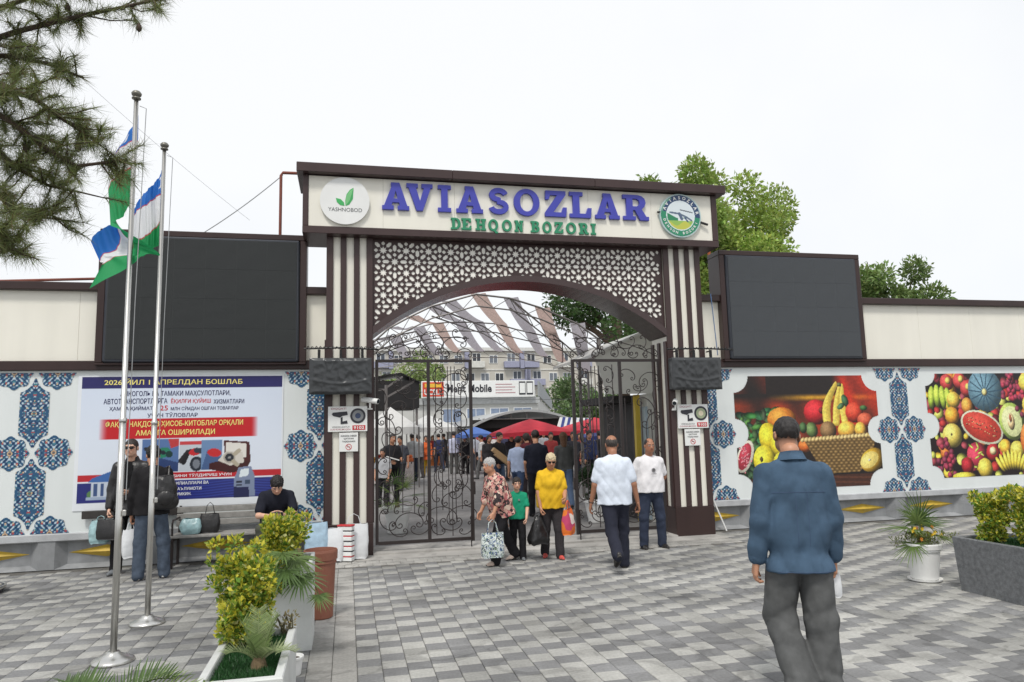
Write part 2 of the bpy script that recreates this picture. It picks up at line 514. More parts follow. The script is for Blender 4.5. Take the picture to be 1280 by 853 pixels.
# ================================================================ prints painted cell by cell on real sheets
class Canvas:
    """a printed sheet in the XZ plane: colour per grid point, cut to a mask"""
    def __init__(self, x0, x1, z0, z1, cell, bgc):
        self.b = (x0, x1, z0, z1)
        nx, nz_ = max(2, int((x1 - x0) / cell) + 1), max(2, int((z1 - z0) / cell) + 1)
        self.X, self.Z = np.meshgrid(np.linspace(x0, x1, nx), np.linspace(z0, z1, nz_))
        self.A = np.empty(self.X.shape + (3,))
        self.A[:] = bgc
        self.mask = np.ones(self.X.shape, bool)
    def fill(self, m, c, soft=None):
        c = np.asarray(c, float)
        if soft is None:
            self.A[m] = c if c.ndim == 1 else c[m]
        else:
            k = np.clip(soft, 0, 1)[..., None] * m[..., None]
            self.A[:] = self.A * (1 - k) + c * k
    def rect(self, x0, x1, z0, z1, c):
        self.fill((self.X >= x0) & (self.X <= x1) & (self.Z >= z0) & (self.Z <= z1), c)
    def polym(self, pts):
        m = np.zeros(self.X.shape, bool)
        k = len(pts)
        for i in range(k):
            (xa, za), (xb, zb) = pts[i], pts[(i + 1) % k]
            if za == zb: continue
            t = ((za > self.Z) != (zb > self.Z)) & (self.X < (xb - xa) * (self.Z - za) / (zb - za) + xa)
            m ^= t
        return m
    def poly(self, pts, c): self.fill(self.polym(pts), c)
    def ell(self, cx, cz, rx, rz, c, rot=0.0, pic=None, rim=None):
        """ellipse; pic=(light, dark): the rounded look of the pictured fruit in the print"""
        a = math.radians(rot)
        u = ((self.X - cx) * math.cos(a) + (self.Z - cz) * math.sin(a)) / rx
        v = (-(self.X - cx) * math.sin(a) + (self.Z - cz) * math.cos(a)) / rz
        d = u * u + v * v
        m = d < 1
        c = np.asarray(c, float)
        if pic is None:
            self.fill(m, c)
        else:
            hi, lo = np.asarray(pic[0], float), np.asarray(pic[1], float)
            d2 = np.clip(((u + .3) ** 2 + (v - .35) ** 2) / 1.6, 0, 1)[..., None]
            col = np.where(d2 < .35, hi + (c - hi) * d2 / .35, c + (lo - c) * (d2 - .35) / .65)
            self.A[m] = col[m]
        return u, v, d
    def stroke(self, pts, r, c):
        best = np.full(self.X.shape, 9.0)
        for (xa, za), (xb, zb) in zip(pts[:-1], pts[1:]):
            dx, dz = xb - xa, zb - za
            t = np.clip(((self.X - xa) * dx + (self.Z - za) * dz) / (dx * dx + dz * dz + 1e-12), 0, 1)
            best = np.minimum(best, np.hypot(self.X - xa - t * dx, self.Z - za - t * dz))
        self.fill(best < r, c)
    def mesh(self, name, y, m=None, scale=0.92, grain=0.0):
        h, wd = self.X.shape
        idx = np.arange(h * wd).reshape(h, wd)
        q = np.stack([idx[:-1, :-1], idx[:-1, 1:], idx[1:, 1:], idx[1:, :-1]], -1)
        k = self.mask
        keep = k[:-1, :-1] & k[:-1, 1:] & k[1:, 1:] & k[1:, :-1]
        q = q[keep]
        v = np.stack([self.X.ravel(), np.full(h * wd, y), self.Z.ravel()], -1)
        used = np.unique(q)
        re = np.zeros(h * wd, int)
        re[used] = np.arange(len(used))
        if grain:
            gr = sum(np.sin(self.X * a + 1.7 * np.sin(self.Z * b_) + c_) * np.sin(self.Z * b_ * 1.3 + np.sin(self.X * a * .7)) for a, b_, c_ in ((23, 31, .3), (61, 47, 1.1), (130, 117, 2.3)))
            self.A *= 1 + grain * gr[..., None]
        cols = lin(np.clip(self.A.reshape(-1, 3), 0, 255) / 255.0) * scale
        return np_mesh(name, v[used], re[q], m or VCOL, cols[used], smooth=False)

def hashnoise(X, Z, seed=0):
    return np.modf(np.abs(np.sin(X * 12.9898 + Z * 78.233 + seed) * 43758.5453))[0]

# ================================================================ ground
g = MB()
g.box(-1500, 1500, -1500, 1500, -0.6, -0.06)
g.build('ground', ASPH, kind='structure')
court = MB()
court.box(-14, 26, 11.93, 90, -0.3, 0.0)
court.build('courtyard', ASPH, kind='structure')
PX, PD = 0.191, 0.187
pb = MB()
pb.box(-14, 26, -3, 11.93, -0.3, -0.012)
pave = pb.build('pavement', JOINTSAND, kind='structure')

def paver_verts(x0, x1, y0, y1, z):
    g_, c_ = 0.0022, 0.005
    X0, X1, Y0, Y1 = x0 + g_, x1 - g_, y0 + g_, y1 - g_
    return [(X0, Y0, -.03), (X1, Y0, -.03), (X1, Y1, -.03), (X0, Y1, -.03),
            (X0, Y0, z - .004), (X1, Y0, z - .004), (X1, Y1, z - .004), (X0, Y1, z - .004),
            (X0 + c_, Y0 + c_, z), (X1 - c_, Y0 + c_, z), (X1 - c_, Y1 - c_, z), (X0 + c_, Y1 - c_, z)]
PF = [(8, 9, 10, 11)] + [(a, (a + 1) % 4, (a + 1) % 4 + 4, a + 4) for a in range(4)] + [(a + 4, (a + 1) % 4 + 4, (a + 1) % 4 + 8, a + 8) for a in range(4)]
LIGHT, DARK, STRIP = lin((172, 171, 166)), lin((132, 132, 132)), lin((168, 166, 161))
rects = []
for k in range(-70, 95):
    x0 = 0.084 + PX * k
    strip = k in (-1, -2)
    off = 0 if strip else (k % 2) * PD / 2
    for j in range(-4, 66):
        y0 = j * PD + off - 0.9
        y1 = y0 + PD
        if -0.31 < x0 < 5.95 and y1 > 10.47: continue
        if y1 > 11.74 or x0 < -13.5 or x0 > 17: continue
        if y0 < 1.2: continue
        if strip: t = STRIP
        else: t = LIGHT if (j + (k // 2)) % 2 == 0 else DARK
        if not strip and random.random() < .13: t = random.choice((LIGHT * .8, DARK * 1.2, DARK * .85, LIGHT * .9))
        rects.append((x0, x0 + PX, y0, y1, t))
for r_ in range(2):                                     # border rows along the threshold
    for i in range(34):
        x0 = -0.31 + i * PX + (r_ % 2) * PX / 2 - PX / 2
        if x0 > 6.0: continue
        rects.append((max(x0, -.31), min(x0 + PX, 6.02), 10.47 + r_ * .19, 10.66 + r_ * .19, STRIP * 1.05))
def in_frame(x, y):
    d = Vector((x, y, -CAM_H))
    z_ = d.dot(_f2)
    return z_ > .3 and abs(d.dot(_r3) / z_) < .70 and abs(d.dot(_u3) / z_) < .475
inf = sorted((r_ for r_ in rects if in_frame((r_[0] + r_[1]) / 2, (r_[2] + r_[3]) / 2) and not (-.84 < r_[0] < -.26 and 3.7 < r_[2] < 7.2)),
             key=lambda r_: math.hypot(r_[0], r_[2]))
near = set(id(r_) for r_ in inf[:300])
VAR = {}
for r_ in rects:
    if id(r_) not in near: continue
    key = (tuple(np.round(r_[4], 3)), random.randrange(4))
    if key not in VAR:
        mb = MB()
        mb.add(paver_verts(-PX / 2, PX / 2, -PD / 2, PD / 2, random.uniform(-.0015, .0015)), PF, 0, np.array(r_[4]) * random.uniform(.88, 1.1))
        VAR[key] = mb.mesh('paver', PAVE)
    put('paver', VAR[key], pave, ((r_[0] + r_[1]) / 2, (r_[2] + r_[3]) / 2, 0))
rest = [r_ for r_ in rects if id(r_) not in near]
V_ = np.array([paver_verts(*r_[:4], random.uniform(-.002, .002)) for r_ in rest]).reshape(-1, 3)
F_ = (np.array(PF)[None] + 12 * np.arange(len(rest))[:, None, None]).reshape(-1, 4)
K_ = np.repeat(np.array([np.array(r_[4]) * random.uniform(.9, 1.07) for r_ in rest]), 12, 0)
o = put('pavers', np_mesh('pavers', V_, F_, PAVE, K_, smooth=False), pave)
o['kind'] = 'stuff'
th = MB()
th.box(-.30, 6.0, 10.855, 11.93, -.2, .004)
th.box(.39, 5.305, 11.25, 11.93, .004, .03)
th.build('threshold_slab', mat('threshold concrete', lin((176, 173, 168)), .85, var=.1, scale=3, bump=.3, dirt=.25), kind='structure')

# ================================================================ market walls beside the gate
WY = 11.75
def ornament_col(c, cx, cz, seed):
    """the painted arabesque: mirrored four ways about its middle"""
    u, v = np.abs(c.X - cx), np.abs(c.Z - cz)
    r = np.hypot(u, v)
    f1 = np.sin(u * 96 + seed) * np.cos(v * 84) + np.sin((u + v) * 72 + 2.2 * np.sin(v * 30)) * .8 + np.cos((u - v) * 104 + seed) * .7
    f2 = np.sin(u * 55 + 1.1) * np.sin(v * 47 + .6 + seed)
    A = np.empty(c.X.shape + (3,))
    A[:] = (40, 86, 122)
    A[f1 > .85] = (190, 208, 218)
    A[f1 < -.95] = (22, 44, 84)
    fl = (np.sin(u * 58 + .8 + seed) > .74) & (np.sin(v * 50 + .4) > .70)
    A[fl] = (164, 72, 76)
    tn = (np.cos(u * 66) > .8) & (np.cos(v * 58 + 1.8 + seed) > .82)
    A[tn] = (206, 182, 148)
    A[(r < .036)] = (206, 182, 148)
    A[(r < .02)] = (120, 70, 60)
    A[(f2 > .82)] = (60, 128, 140)
    return A
def scallop(u, v, r, n=8, amp=.07):
    a = np.arctan2(v, u)
    return np.hypot(u, v) < r * (1 + amp * np.cos(n * a))
ORN = {}
def ornament(kind, cx, parent, clip=None):
    """medallion column of the mural; centre line at cx; clip=(x0, x1) cuts it where the pillar stands"""
    c = Canvas(cx - .56, cx + .56, .505, 2.80, .0075, (0, 0, 0))
    X, Z = c.X - cx, c.Z
    m = np.zeros(X.shape, bool)
    A = c.A
    for zc, h in ((2.21, .52), (1.08, .52)):
        u, v = np.abs(X), np.abs(Z - zc)
        mm = (u < .195) & (v < h - np.maximum(0, u - .02) * .85) & (np.hypot(u - .28, (np.abs(v - h) + .045)) > .27)
        A[mm] = ornament_col(c, cx, zc, .0)[mm]
        m |= mm
    for sx in (-.28, .28):
        for zc in (2.80, 1.645, .505):
            mm = scallop(X - sx, Z - zc, .236)
            A[mm] = ornament_col(c, cx + sx, zc, 1.3)[mm]
            m |= mm
    m &= ~((np.abs(X) < .03) & (np.abs(Z - 1.645) < .08))
    if clip: m &= (c.X > clip[0]) & (c.X < clip[1])
    c.mask = m
    me = c.mesh('ornament_print', WY - .006)
    o = put('ornament_print', me, parent)
    return o

MURAL = mat('mural sheet', lin((220, 225, 224)), 0.4, var=0.02, scale=.6, streak=.05)
LEDGE = mat('grey ledge', lin((172, 174, 176)), .75, var=.14, scale=5, bump=.3)
def market_wall(x0, x1, label, pil, dia, orn):
    t = thing('market_wall', label, 'wall', (0, 0, 0), group='walls beside the gate')
    b = MB()
    b.box(x0, x1, 11.85, 12.1, 0, .5)
    b.build('base', CONC, t)
    l = MB()
    l.bbox(x0, x1, 11.72, 11.86, .39, .50, .012)
    l.build('ledge', LEDGE, t)
    for px in pil:
        p = MB()
        vs = [(px - .24, 11.852, 0), (px - .105, 11.735, 0), (px + .105, 11.735, 0), (px + .24, 11.852, 0)]
        vs += [(a, y, .39) for a, y, _ in vs]
        p.add(vs, [(0, 1, 5, 4), (1, 2, 6, 5), (2, 3, 7, 6), (4, 5, 6, 7)])
        p.build('pilaster', CONC, t)
    lip = MB()
    lip.add([(x0, 11.735, 0), (x1, 11.735, 0), (x1, 11.852, .055), (x0, 11.852, .055)], [(0, 1, 2, 3)])
    lip.build('sloping_foot', CONC, t)
    for dx in dia:
        d = MB()
        d.add([(dx - .5, 11.849, .215), (dx, 11.849, .13), (dx + .5, 11.849, .215), (dx, 11.849, .30), (dx, 11.775, .215)],
              [(0, 1, 4), (1, 2, 4), (2, 3, 4), (3, 0, 4)])
        d.build('gold_diamond', GOLD, t)
    b = MB()
    b.box(x0, x1, WY, 12.05, .5, 2.83)
    b.build('mural_panel', MURAL, t)
    b = MB()
    b.bbox(x0, x1, 11.69, 12.07, 2.832, 2.972, .008)
    b.build('trim_band', DBROWN, t)
    b = MB()
    n = max(1, round((x1 - x0) / 1.25))
    for i in range(n):
        b = MB()
        a0, a1 = x0 + (x1 - x0) * i / n, x0 + (x1 - x0) * (i + 1) / n
        b.bbox(a0 + .0012, a1 - .0012, WY + .01, 12.0, 2.974, 4.02, .002)
        b.build('cladding_panel', CREAM, t)
    b = MB()
    b.bbox(x0, x1, 11.66, 12.12, 4.022, 4.14, .008)
    b.build('cap', DBROWN, t)
    for args in orn: ornament(*args[:1], args[1], t, *args[2:])
    return t
wl = market_wall(-11.0, -.33, 'long cream wall with blue medallion ornament left of the gate, behind the bench and flagpoles',
                 [-4.15 - 1.5 * i for i in range(-2, 5)], [-3.4 - 1.5 * i for i in range(-2, 5)],
                 [('o', -4.41), ('o', -.42, (-1.1, -.335)), ('o', -8.2)])
wr = market_wall(6.005, 18.0, 'long cream wall with fruit murals and gold diamonds right of the gate',
                 [7.02 + 1.5 * i for i in range(0, 8)], [6.28 + 1.5 * i for i in range(0, 8)],
                 [('o', 6.22, (6.01, 7)), ('o', 10.2), ('o', 14.5)])

# ---------------------------------------------------------------- dark LED boards above the walls
LED = mat('led face', lin((48, 51, 51)), .45, var=.05, scale=2)
def led_board(x0, x1, z0, z1, label, rough):
    t = thing('led_screen', label, 'screen', ((x0 + x1) / 2, 11.6, z0), group='dark screens over the walls')
    fr = MB()
    f_ = .105
    fr.bbox(x0, x1, 11.62, 12.05, z1 - .09, z1, .008)
    fr.bbox(x0, x1, 11.62, 12.05, z0, z0 + .035, .008)
    fr.bbox(x0, x0 + f_, 11.622, 12.04, z0 + .036, z1 - .091, .008)
    fr.bbox(x1 - f_, x1, 11.622, 12.04, z0 + .036, z1 - .091, .008)
    fr.build('frame', DBROWN, t)
    b = MB()
    b.bbox(x0 + f_ + .004, x1 - f_ - .004, 11.59, 12.0, z0 + .04, z1 - .095, .02)
    b.build('bezel', mat('screen bezel', lin((48, 52, 60)), .4), t)
    nx, nz_ = 6, 4
    w_, h_ = (x1 - x0 - 2 * f_ - .09) / nx, (z1 - z0 - .215) / nz_
    pm = MB()
    pm.bbox(.0005, w_ - .0005, 0, .02, .0005, h_ - .0005, .0006)
    k = int(h_ / .016)
    for i in range(k):
        pm.box(.006, w_ - .006, -.004, 0, (i + .35) * h_ / k, (i + .75) * h_ / k)
    me = pm.mesh('screen_module', rough)
    for i in range(nx):
        for j in range(nz_):
            o = put('screen_module', me, t, Vector((x0 + f_ + .045 + i * w_, 11.58, z0 + .085 + j * h_)) - LOC[t.name])
    return t
LED_SHEEN = mat('led face sky sheen', lin((74, 78, 82)), .34, var=.05, scale=2)  # lighter copy of the LED face, sky reflection painted into its colour
led_board(-3.62, -.63, 2.90, 4.96, 'large dark blank LED screen left of the gate, behind the flagpoles', LED)
led_board(6.55, 9.48, 2.93, 4.96, 'large dark blank LED screen right of the gate, above the fruit basket mural', LED_SHEEN)
for x0, x1 in ((-.63, -.325), (6.0, 6.55)):       # short cream fillers between screens and pillars, part of each wall
    pass

# ================================================================ the gate portal
gp = thing('gate_portal', 'brown and cream market gateway with pierced lattice, arch and lettered sign box', 'gateway', (2.85, 11.3, 0))
XL0, XL1, XR0, XR1 = -.32, .385, 5.31, 5.995
CX, CZ, RO, RI = 2.8475, .37, 3.95, 3.85
STR = [(0, .104), (.212, .303), (.415, .503), (.608, .705)]
for x0, x1 in ((XL0, XL1), (XR0, XR1)):
    b = MB()
    b.bbox(x0 - .006, x1 + .006, 11.285, 11.965, 0, .472, .006)
    b.build('pillar_base', DBROWN, gp)
    b = MB()
    b.box(x0 + .01, x1 - .01, 11.33, 11.95, .473, 4.868)
    b.build('pillar_core', CREAM, gp)
    sc = (x1 - x0) / .705
    for a, c_ in STR:
        b = MB()
        b.bbox(x0 + a * sc, x0 + c_ * sc, 11.295, 11.329, .474, 4.868, .004)
        b.build('pillar_stripe', BROWN, gp)
    for xs, s in ((x0, -1), (x1, 1)):
        for y0, y1 in ((11.331, 11.43), (11.60, 11.69), (11.86, 11.952)):
            b = MB()
            lo, hi = (xs - .02, xs + .0085) if s < 0 else (xs - .0085, xs + .02)
            b.box(lo, hi, y0, y1, .474, 3.25)
            b.build('pillar_stripe', BROWN, gp)
# arch rim with its deep soffit
def ring(r0, r1, y0, y1, half, name, m, n=40):
    b = MB()
    pts = []
    a0 = math.asin(half / r1)
    a1 = math.asin(half / r0)
    up = [(CX + r1 * math.sin(-a0 + 2 * a0 * i / n), CZ + r1 * math.cos(-a0 + 2 * a0 * i / n)) for i in range(n + 1)]
    dn = [(CX + r0 * math.sin(-a1 + 2 * a1 * i / n), CZ + r0 * math.cos(-a1 + 2 * a1 * i / n)) for i in range(n + 1)]
    vs = [(x, y0, z) for x, z in up] + [(x, y0, z) for x, z in dn] + [(x, y1, z) for x, z in up] + [(x, y1, z) for x, z in dn]
    k = n + 1
    fs = []
    for i in range(n):
        fs += [(k + i, k + i + 1, i + 1, i), (2 * k + i, 2 * k + i + 1, 3 * k + i + 1, 3 * k + i),
               (i, i + 1, 2 * k + i + 1, 2 * k + i), (k + i + 1, k + i, 3 * k + i, 3 * k + i + 1)]
    b.add(vs, fs)
    return b.build(name, m, gp)
SOF = mat('glossy brown soffit', lin((64, 48, 47)), .22, var=.06, scale=1.2)
ring(RI, RO, 11.29, 12.02, (XR0 - XL1) / 2 - .001, 'arch_rim', SOF)
# lattice sheet
cu = bpy.data.curves.new('lattice', 'CURVE')
cu.dimensions = '2D'
cu.fill_mode = 'BOTH'
cu.extrude = .004
def cpoly(pts):
    s = cu.splines.new('POLY')
    s.points.add(len(pts) - 1)
    s.use_cyclic_u = True
    for q, p in zip(s.points, pts): q.co = (p[0], p[1], 0, 1)
half = (XR0 - XL1) / 2 - .002
RM = 3.905
am = math.asin(half / RM)
low = [(CX + RM * math.sin(am - 2 * am * i / 48), CZ + RM * math.cos(am - 2 * am * i / 48)) for i in range(49)]
cpoly([(CX - half, 4.866), (CX + half, 4.866)] + low)
def hole(cx, cz, pts, rot=0):
    a = math.radians(rot)
    P = [(cx + x * math.cos(a) - y * math.sin(a), cz + x * math.sin(a) + y * math.cos(a)) for x, y in pts]
    for x, z in P:
        if abs(x - CX) > half - .008 or z > 4.858 or math.hypot(x - CX, z - CZ) < 3.915: return
    cpoly(P)
a_ = .18
star = [((.071 if i % 2 == 0 else .039) * math.cos(math.pi * i / 8), (.070 if i % 2 == 0 else .036) * math.sin(math.pi * i / 8)) for i in range(16)]
def hexa(l, w): return [(l / 2, 0), (l / 2 - w * .45, w / 2), (-l / 2 + w * .45, w / 2), (-l / 2, 0), (-l / 2 + w * .45, -w / 2), (l / 2 - w * .45, -w / 2)]
ov, el, dg = hexa(.070, .056), hexa(.119, .058), hexa(.110, .057)
for i in range(-2, 32):
    for j in range(-12, 4):
        if (i + j) % 2: continue
        x, z = .55 + (i - 0) * a_, 4.69 + j * a_
        hole(x, z, star)
        typ = 'C' if j % 2 == 0 else ('A' if ((i - 1) // 2 + (j - 1) // 2) % 2 == 0 else 'B')
        for k, (dx, dz) in enumerate(((1, 0), (0, 1), (-1, 0), (0, -1))):
            long_ = (typ == 'A' and dx == 0) or (typ == 'B' and dz == 0)
            if long_: hole(x + dx * .140, z + dz * .140, el, 90 * k)
            else: hole(x + dx * .112, z + dz * .112, ov, 90 * k)
        if j % 2 == 0:
            for k in range(4):
                an = math.radians(45 + 90 * k)
                hole(x + .127 * math.cos(an), z + .127 * math.sin(an), dg, 45 + 90 * k)
lat = curve_mesh(cu)
lat.transform(Matrix.Translation((0, 11.3585, 0)) @ Matrix.Rotation(math.pi / 2, 4, 'X'))
lat.transform(Matrix.Translation(-LOC[gp.name]))
lat.materials.append(BROWN)
put('lattice_panel', lat, gp)
b = MB()
bk = [(CX - half, 4.866), ] + [(CX + RM * math.sin(-am + 2 * am * i / 48), CZ + RM * math.cos(-am + 2 * am * i / 48)) for i in range(49)] + [(CX + half, 4.866)]
vs = [(x, 11.365, z) for x, z in bk[1:-1]] + [(x, 11.365, 4.866) for x, z in bk[1:-1]]
vs += [(x, 11.9, z) for x, y, z in vs]
n = 49
fs = []
for i in range(n - 1):
    fs += [(i, i + 1, n + i + 1, n + i), (2 * n + i + 1, 2 * n + i, 3 * n + i, 3 * n + i + 1)]
b.add(vs, fs)
b.build('lattice_backing', mat('backing board', lin((242, 240, 232)), .5, var=.02), gp)
# sign box
b = MB()
b.box(-.655, 6.265, 11.155, 12.0, 4.9, 5.79)
b.build('sign_box', DBROWN, gp)
npan = 6
for i in range(npan):
    b = MB()
    x0, x1 = -.59 + 6.775 * i / npan, -.59 + 6.775 * (i + 1) / npan
    b.bbox(x0 + .001, x1 - .001, 11.14, 11.154, 4.985, 5.785, .002)
    b.build('sign_panel', CREAM, gp)
for x0, x1 in ((-.675, -.592), (6.187, 6.285)):
    b = MB()
    b.bbox(x0, x1, 11.12, 12.01, 4.985, 5.797, .005)
    b.build('sign_frame', BROWN, gp)
b = MB()
b.bbox(-.676, 6.286, 11.118, 12.012, 4.87, 4.983, .005)
b.build('sign_frame', BROWN, gp)
for i in range(3):
    b = MB()
    x0, x1 = -.765 + 7.175 * i / 3, -.765 + 7.175 * (i + 1) / 3
    b.bbox(x0, x1 - .002, 11.0, 12.1, 5.80, 5.945, .006)
    b.build('sign_cap', BROWN, gp)
BLUE = mat('blue letters', lin((64, 68, 168)), .4, var=.04)
GREEN = mat('green letters', lin((40, 134, 96)), .4, var=.04)
def letters(rows, z0, h, depth, m):
    for ch, a, c_ in rows:
        me = slab_letter(ch, c_ - a, h, depth)
        me.materials.append(m)
        put('letter', me, gp, Vector((a, 11.139, z0)) - LOC[gp.name])
letters([('A', .525, .941), ('V', .905, 1.312), ('I', 1.401, 1.606), ('A', 1.696, 2.124), ('S', 2.216, 2.56), ('O', 2.64, 3.071), ('Z', 3.166, 3.537),
         ('L', 3.592, 3.969), ('A', 4.039, 4.465), ('R', 4.536, 4.992)], 5.285, .435, .05, BLUE)
letters([('D', 1.605, 1.759), ('E', 1.775, 1.930), ('H', 2.005, 2.171), ('Q', 2.214, 2.372), ('O', 2.439, 2.598), ('N', 2.649, 2.793), ('B', 2.92, 3.069), ('O', 3.119, 3.271),
         ('Z', 3.323, 3.472), ('O', 3.525, 3.694), ('R', 3.747, 3.91), ('I', 3.955, 4.04)], 5.01, .185, .03, GREEN)
# round leaf logo at the left of the sign
LOGO = MB()
LOGO.lathe([(0.0, 0), (.36, 0), (.375, .008), (.375, .05), (0, .05)][1:4], n=48)
me = LOGO.mesh('round_logo', WHITEM)
me.transform(Matrix.Translation((-.045, 11.139, 5.388)) @ Matrix.Rotation(math.pi / 2, 4, 'X'))
me.transform(Matrix.Translation(-LOC[gp.name]))
lg = put('round_logo', me, gp)
LOC[lg.name] = LOC[gp.name].copy()
LG1, LG2 = mat('leaf green', lin((62, 168, 92)), .45), mat('pale leaf green', lin((120, 196, 128)), .45)
yb = 11.0885
lf = MB()
lf.poly([(-.035, 5.305), (.02, 5.33), (.075, 5.42), (.085, 5.60), (.03, 5.565), (-.02, 5.49), (-.04, 5.39)], yb - .004, yb)
lf.poly([(-.05, 5.305), (-.06, 5.36), (-.11, 5.41), (-.18, 5.425), (-.165, 5.36), (-.115, 5.315)], yb - .004, yb)
lf.build('leaf_mark', LG1, lg)
lf = MB()
lf.poly([(-.03, 5.31), (.03, 5.40), (.08, 5.585), (.03, 5.55), (-.015, 5.48), (-.035, 5.39)], yb - .006, yb - .0045)
lf.build('leaf_mark', LG2, lg)
lt = MB()
lettering(lt, 'YASHNOBOD', -.295, .215, 5.215, 5.275, yb - .003, bold=0.0)
lt.build('lettering', mat('grey lettering', lin((96, 98, 100)), .5), lg)
# round market emblem at the right of the sign
EM = Vector((5.575, 11.139, 5.395))
def disc(r, y0, y1, m, name, parent, n=48):
    q = MB()
    q.lathe([(r, y1), (r, y0)], n=n)
    me = q.mesh(name, m)
    me.transform(Matrix.Translation(EM) @ Matrix.Rotation(math.pi / 2, 4, 'X'))
    me.transform(Matrix.Translation(-LOC[gp.name]))
    return put(name, me, parent)
em = disc(.385, 0, .05, mat('pale emblem edge', lin((176, 196, 196)), .35), 'round_emblem', gp)
LOC[em.name] = LOC[gp.name].copy()
c = Canvas(EM.x - .37, EM.x + .37, EM.z - .37, EM.z + .37, .007, (222, 232, 236))
X, Z = c.X - EM.x, c.Z - EM.z
R_ = np.hypot(X, Z)
c.mask = R_ < .365
tilt = Z + .16 * X
c.fill((R_ > .265) & (tilt > .02), (46, 72, 110))
c.fill((R_ > .265) & (tilt <= .02), (44, 140, 104))
c.fill((R_ > .33) & (tilt > .02) & (X * .9 + Z < .16), (110, 160, 140))
inner = R_ < .25
c.fill(inner & (Z < -.06), (150, 190, 92))
c.fill(inner & (Z < -.14 + .04 * np.sin(X * 20)), (196, 200, 84))
c.fill(inner & (Z < .0 - .05 * np.cos((X + .02) * 11)) & (Z > -.09) & (X < .12), (44, 134, 92))
c.fill(inner & (Z > -.09) & (Z < -.05) & (X > -.05), (232, 238, 240))
c.stroke([(EM.x - .19, EM.z + .05), (EM.x - .02, EM.z + .03), (EM.x + .1, EM.z - .02), (EM.x + .2, EM.z - .08)], .016, (92, 110, 132))
c.stroke([(EM.x - .02, EM.z + .03), (EM.x + .02, EM.z - .06)], .026, (86, 104, 130))
c.stroke([(EM.x + .0, EM.z + .10), (EM.x + .22, EM.z + .06)], .010, (96, 104, 112))
c.stroke([(EM.x + .08, EM.z - .04), (EM.x + .13, EM.z - .1)], .014, (60, 84, 120))
me = c.mesh('emblem_print', 11.0855)
me.transform(Matrix.Translation(-LOC[gp.name]))
put('emblem_print', me, em)
q = MB()
def arc_text(s, r, a0, a1, h, inward):
    for i, ch in enumerate(s):
        if ch == ' ': continue
        a = math.radians(a0 + (a1 - a0) * i / (len(s) - 1))
        v, f = text_arrays(ch, .03)
        lo, hi = v.min(0), v.max(0)
        k = h / (hi[1] - lo[1]) if ch != ' ' else 1
        ca = (lo + hi) / 2
        rot = a - math.pi / 2 if not inward else a + math.pi / 2
        px, pz = EM.x + r * math.cos(a), EM.z + r * math.sin(a)
        q.add([(px + ((p[0] - ca[0]) * math.cos(rot) - (p[1] - ca[1]) * math.sin(rot)) * k, 11.083,
                pz + ((p[0] - ca[0]) * math.sin(rot) + (p[1] - ca[1]) * math.cos(rot)) * k) for p in v], f)
arc_text('AVIASOZLAR', .315, 158, 10, .058, False)
arc_text('DEHQON BOZORI', .31, 196, 336, .045, True)
q.build('lettering', WHITEM, em)
q = MB()
q.tube([(EM.x + .37, 11.1, EM.z - .10), (EM.x + .5, 11.08, EM.z - .145)], .02, 8)
q.tube([(EM.x - .42, 11.1, EM.z + .045), (EM.x - .37, 11.1, EM.z + .05)], .018, 8)
q.build('lamp_clip', BLACKP, em)
# ================================================================ figures: distance fields turned into smooth skins
def surface_nets(f, origin, h):
    s = f < 0
    nx, ny, nz_ = f.shape
    cs = np.zeros((nx - 1, ny - 1, nz_ - 1), np.int8)
    for i in (0, 1):
        for j in (0, 1):
            for k in (0, 1):
                cs += s[i:nx - 1 + i, j:ny - 1 + j, k:nz_ - 1 + k]
    act = (cs > 0) & (cs < 8)
    I = np.argwhere(act)
    vid = np.full(act.shape, -1, np.int64)
    vid[act] = np.arange(len(I))
    acc = np.zeros((len(I), 3))
    cnt = np.zeros(len(I))
    for ax in range(3):
        o1, o2 = [a for a in range(3) if a != ax]
        for a in (0, 1):
            for b in (0, 1):
                p = I.copy()
                p[:, o1] += a
                p[:, o2] += b
                q = p.copy()
                q[:, ax] += 1
                fa, fb = f[tuple(p.T)], f[tuple(q.T)]
                m = (fa < 0) != (fb < 0)
                t = fa[m] / (fa[m] - fb[m])
                pos = p[m].astype(float)
                pos[:, ax] += t
                acc[m] += pos
                cnt[m] += 1
    v = acc / np.maximum(cnt, 1)[:, None] * h + origin
    quads = []
    for ax in range(3):
        o1, o2 = (ax + 1) % 3, (ax + 2) % 3
        sl = [slice(None)] * 3
        sh = [slice(None)] * 3
        sl[ax] = slice(0, f.shape[ax] - 1)
        sh[ax] = slice(1, f.shape[ax])
        d = s[tuple(sl)] != s[tuple(sh)]
        E_ = np.argwhere(d)
        E_ = E_[(E_[:, o1] > 0) & (E_[:, o2] > 0) & (E_[:, o1] < f.shape[o1] - 1) & (E_[:, o2] < f.shape[o2] - 1)]
        if not len(E_): continue
        ids = []
        for a, b in ((-1, -1), (0, -1), (0, 0), (-1, 0)):
            q = E_.copy()
            q[:, o1] += a
            q[:, o2] += b
            ids.append(vid[tuple(q.T)])
        Q = np.stack(ids, -1)
        flip = ~s[tuple(E_.T)]
        Q[flip] = Q[flip][:, ::-1]
        quads.append(Q)
    return v, np.concatenate(quads)

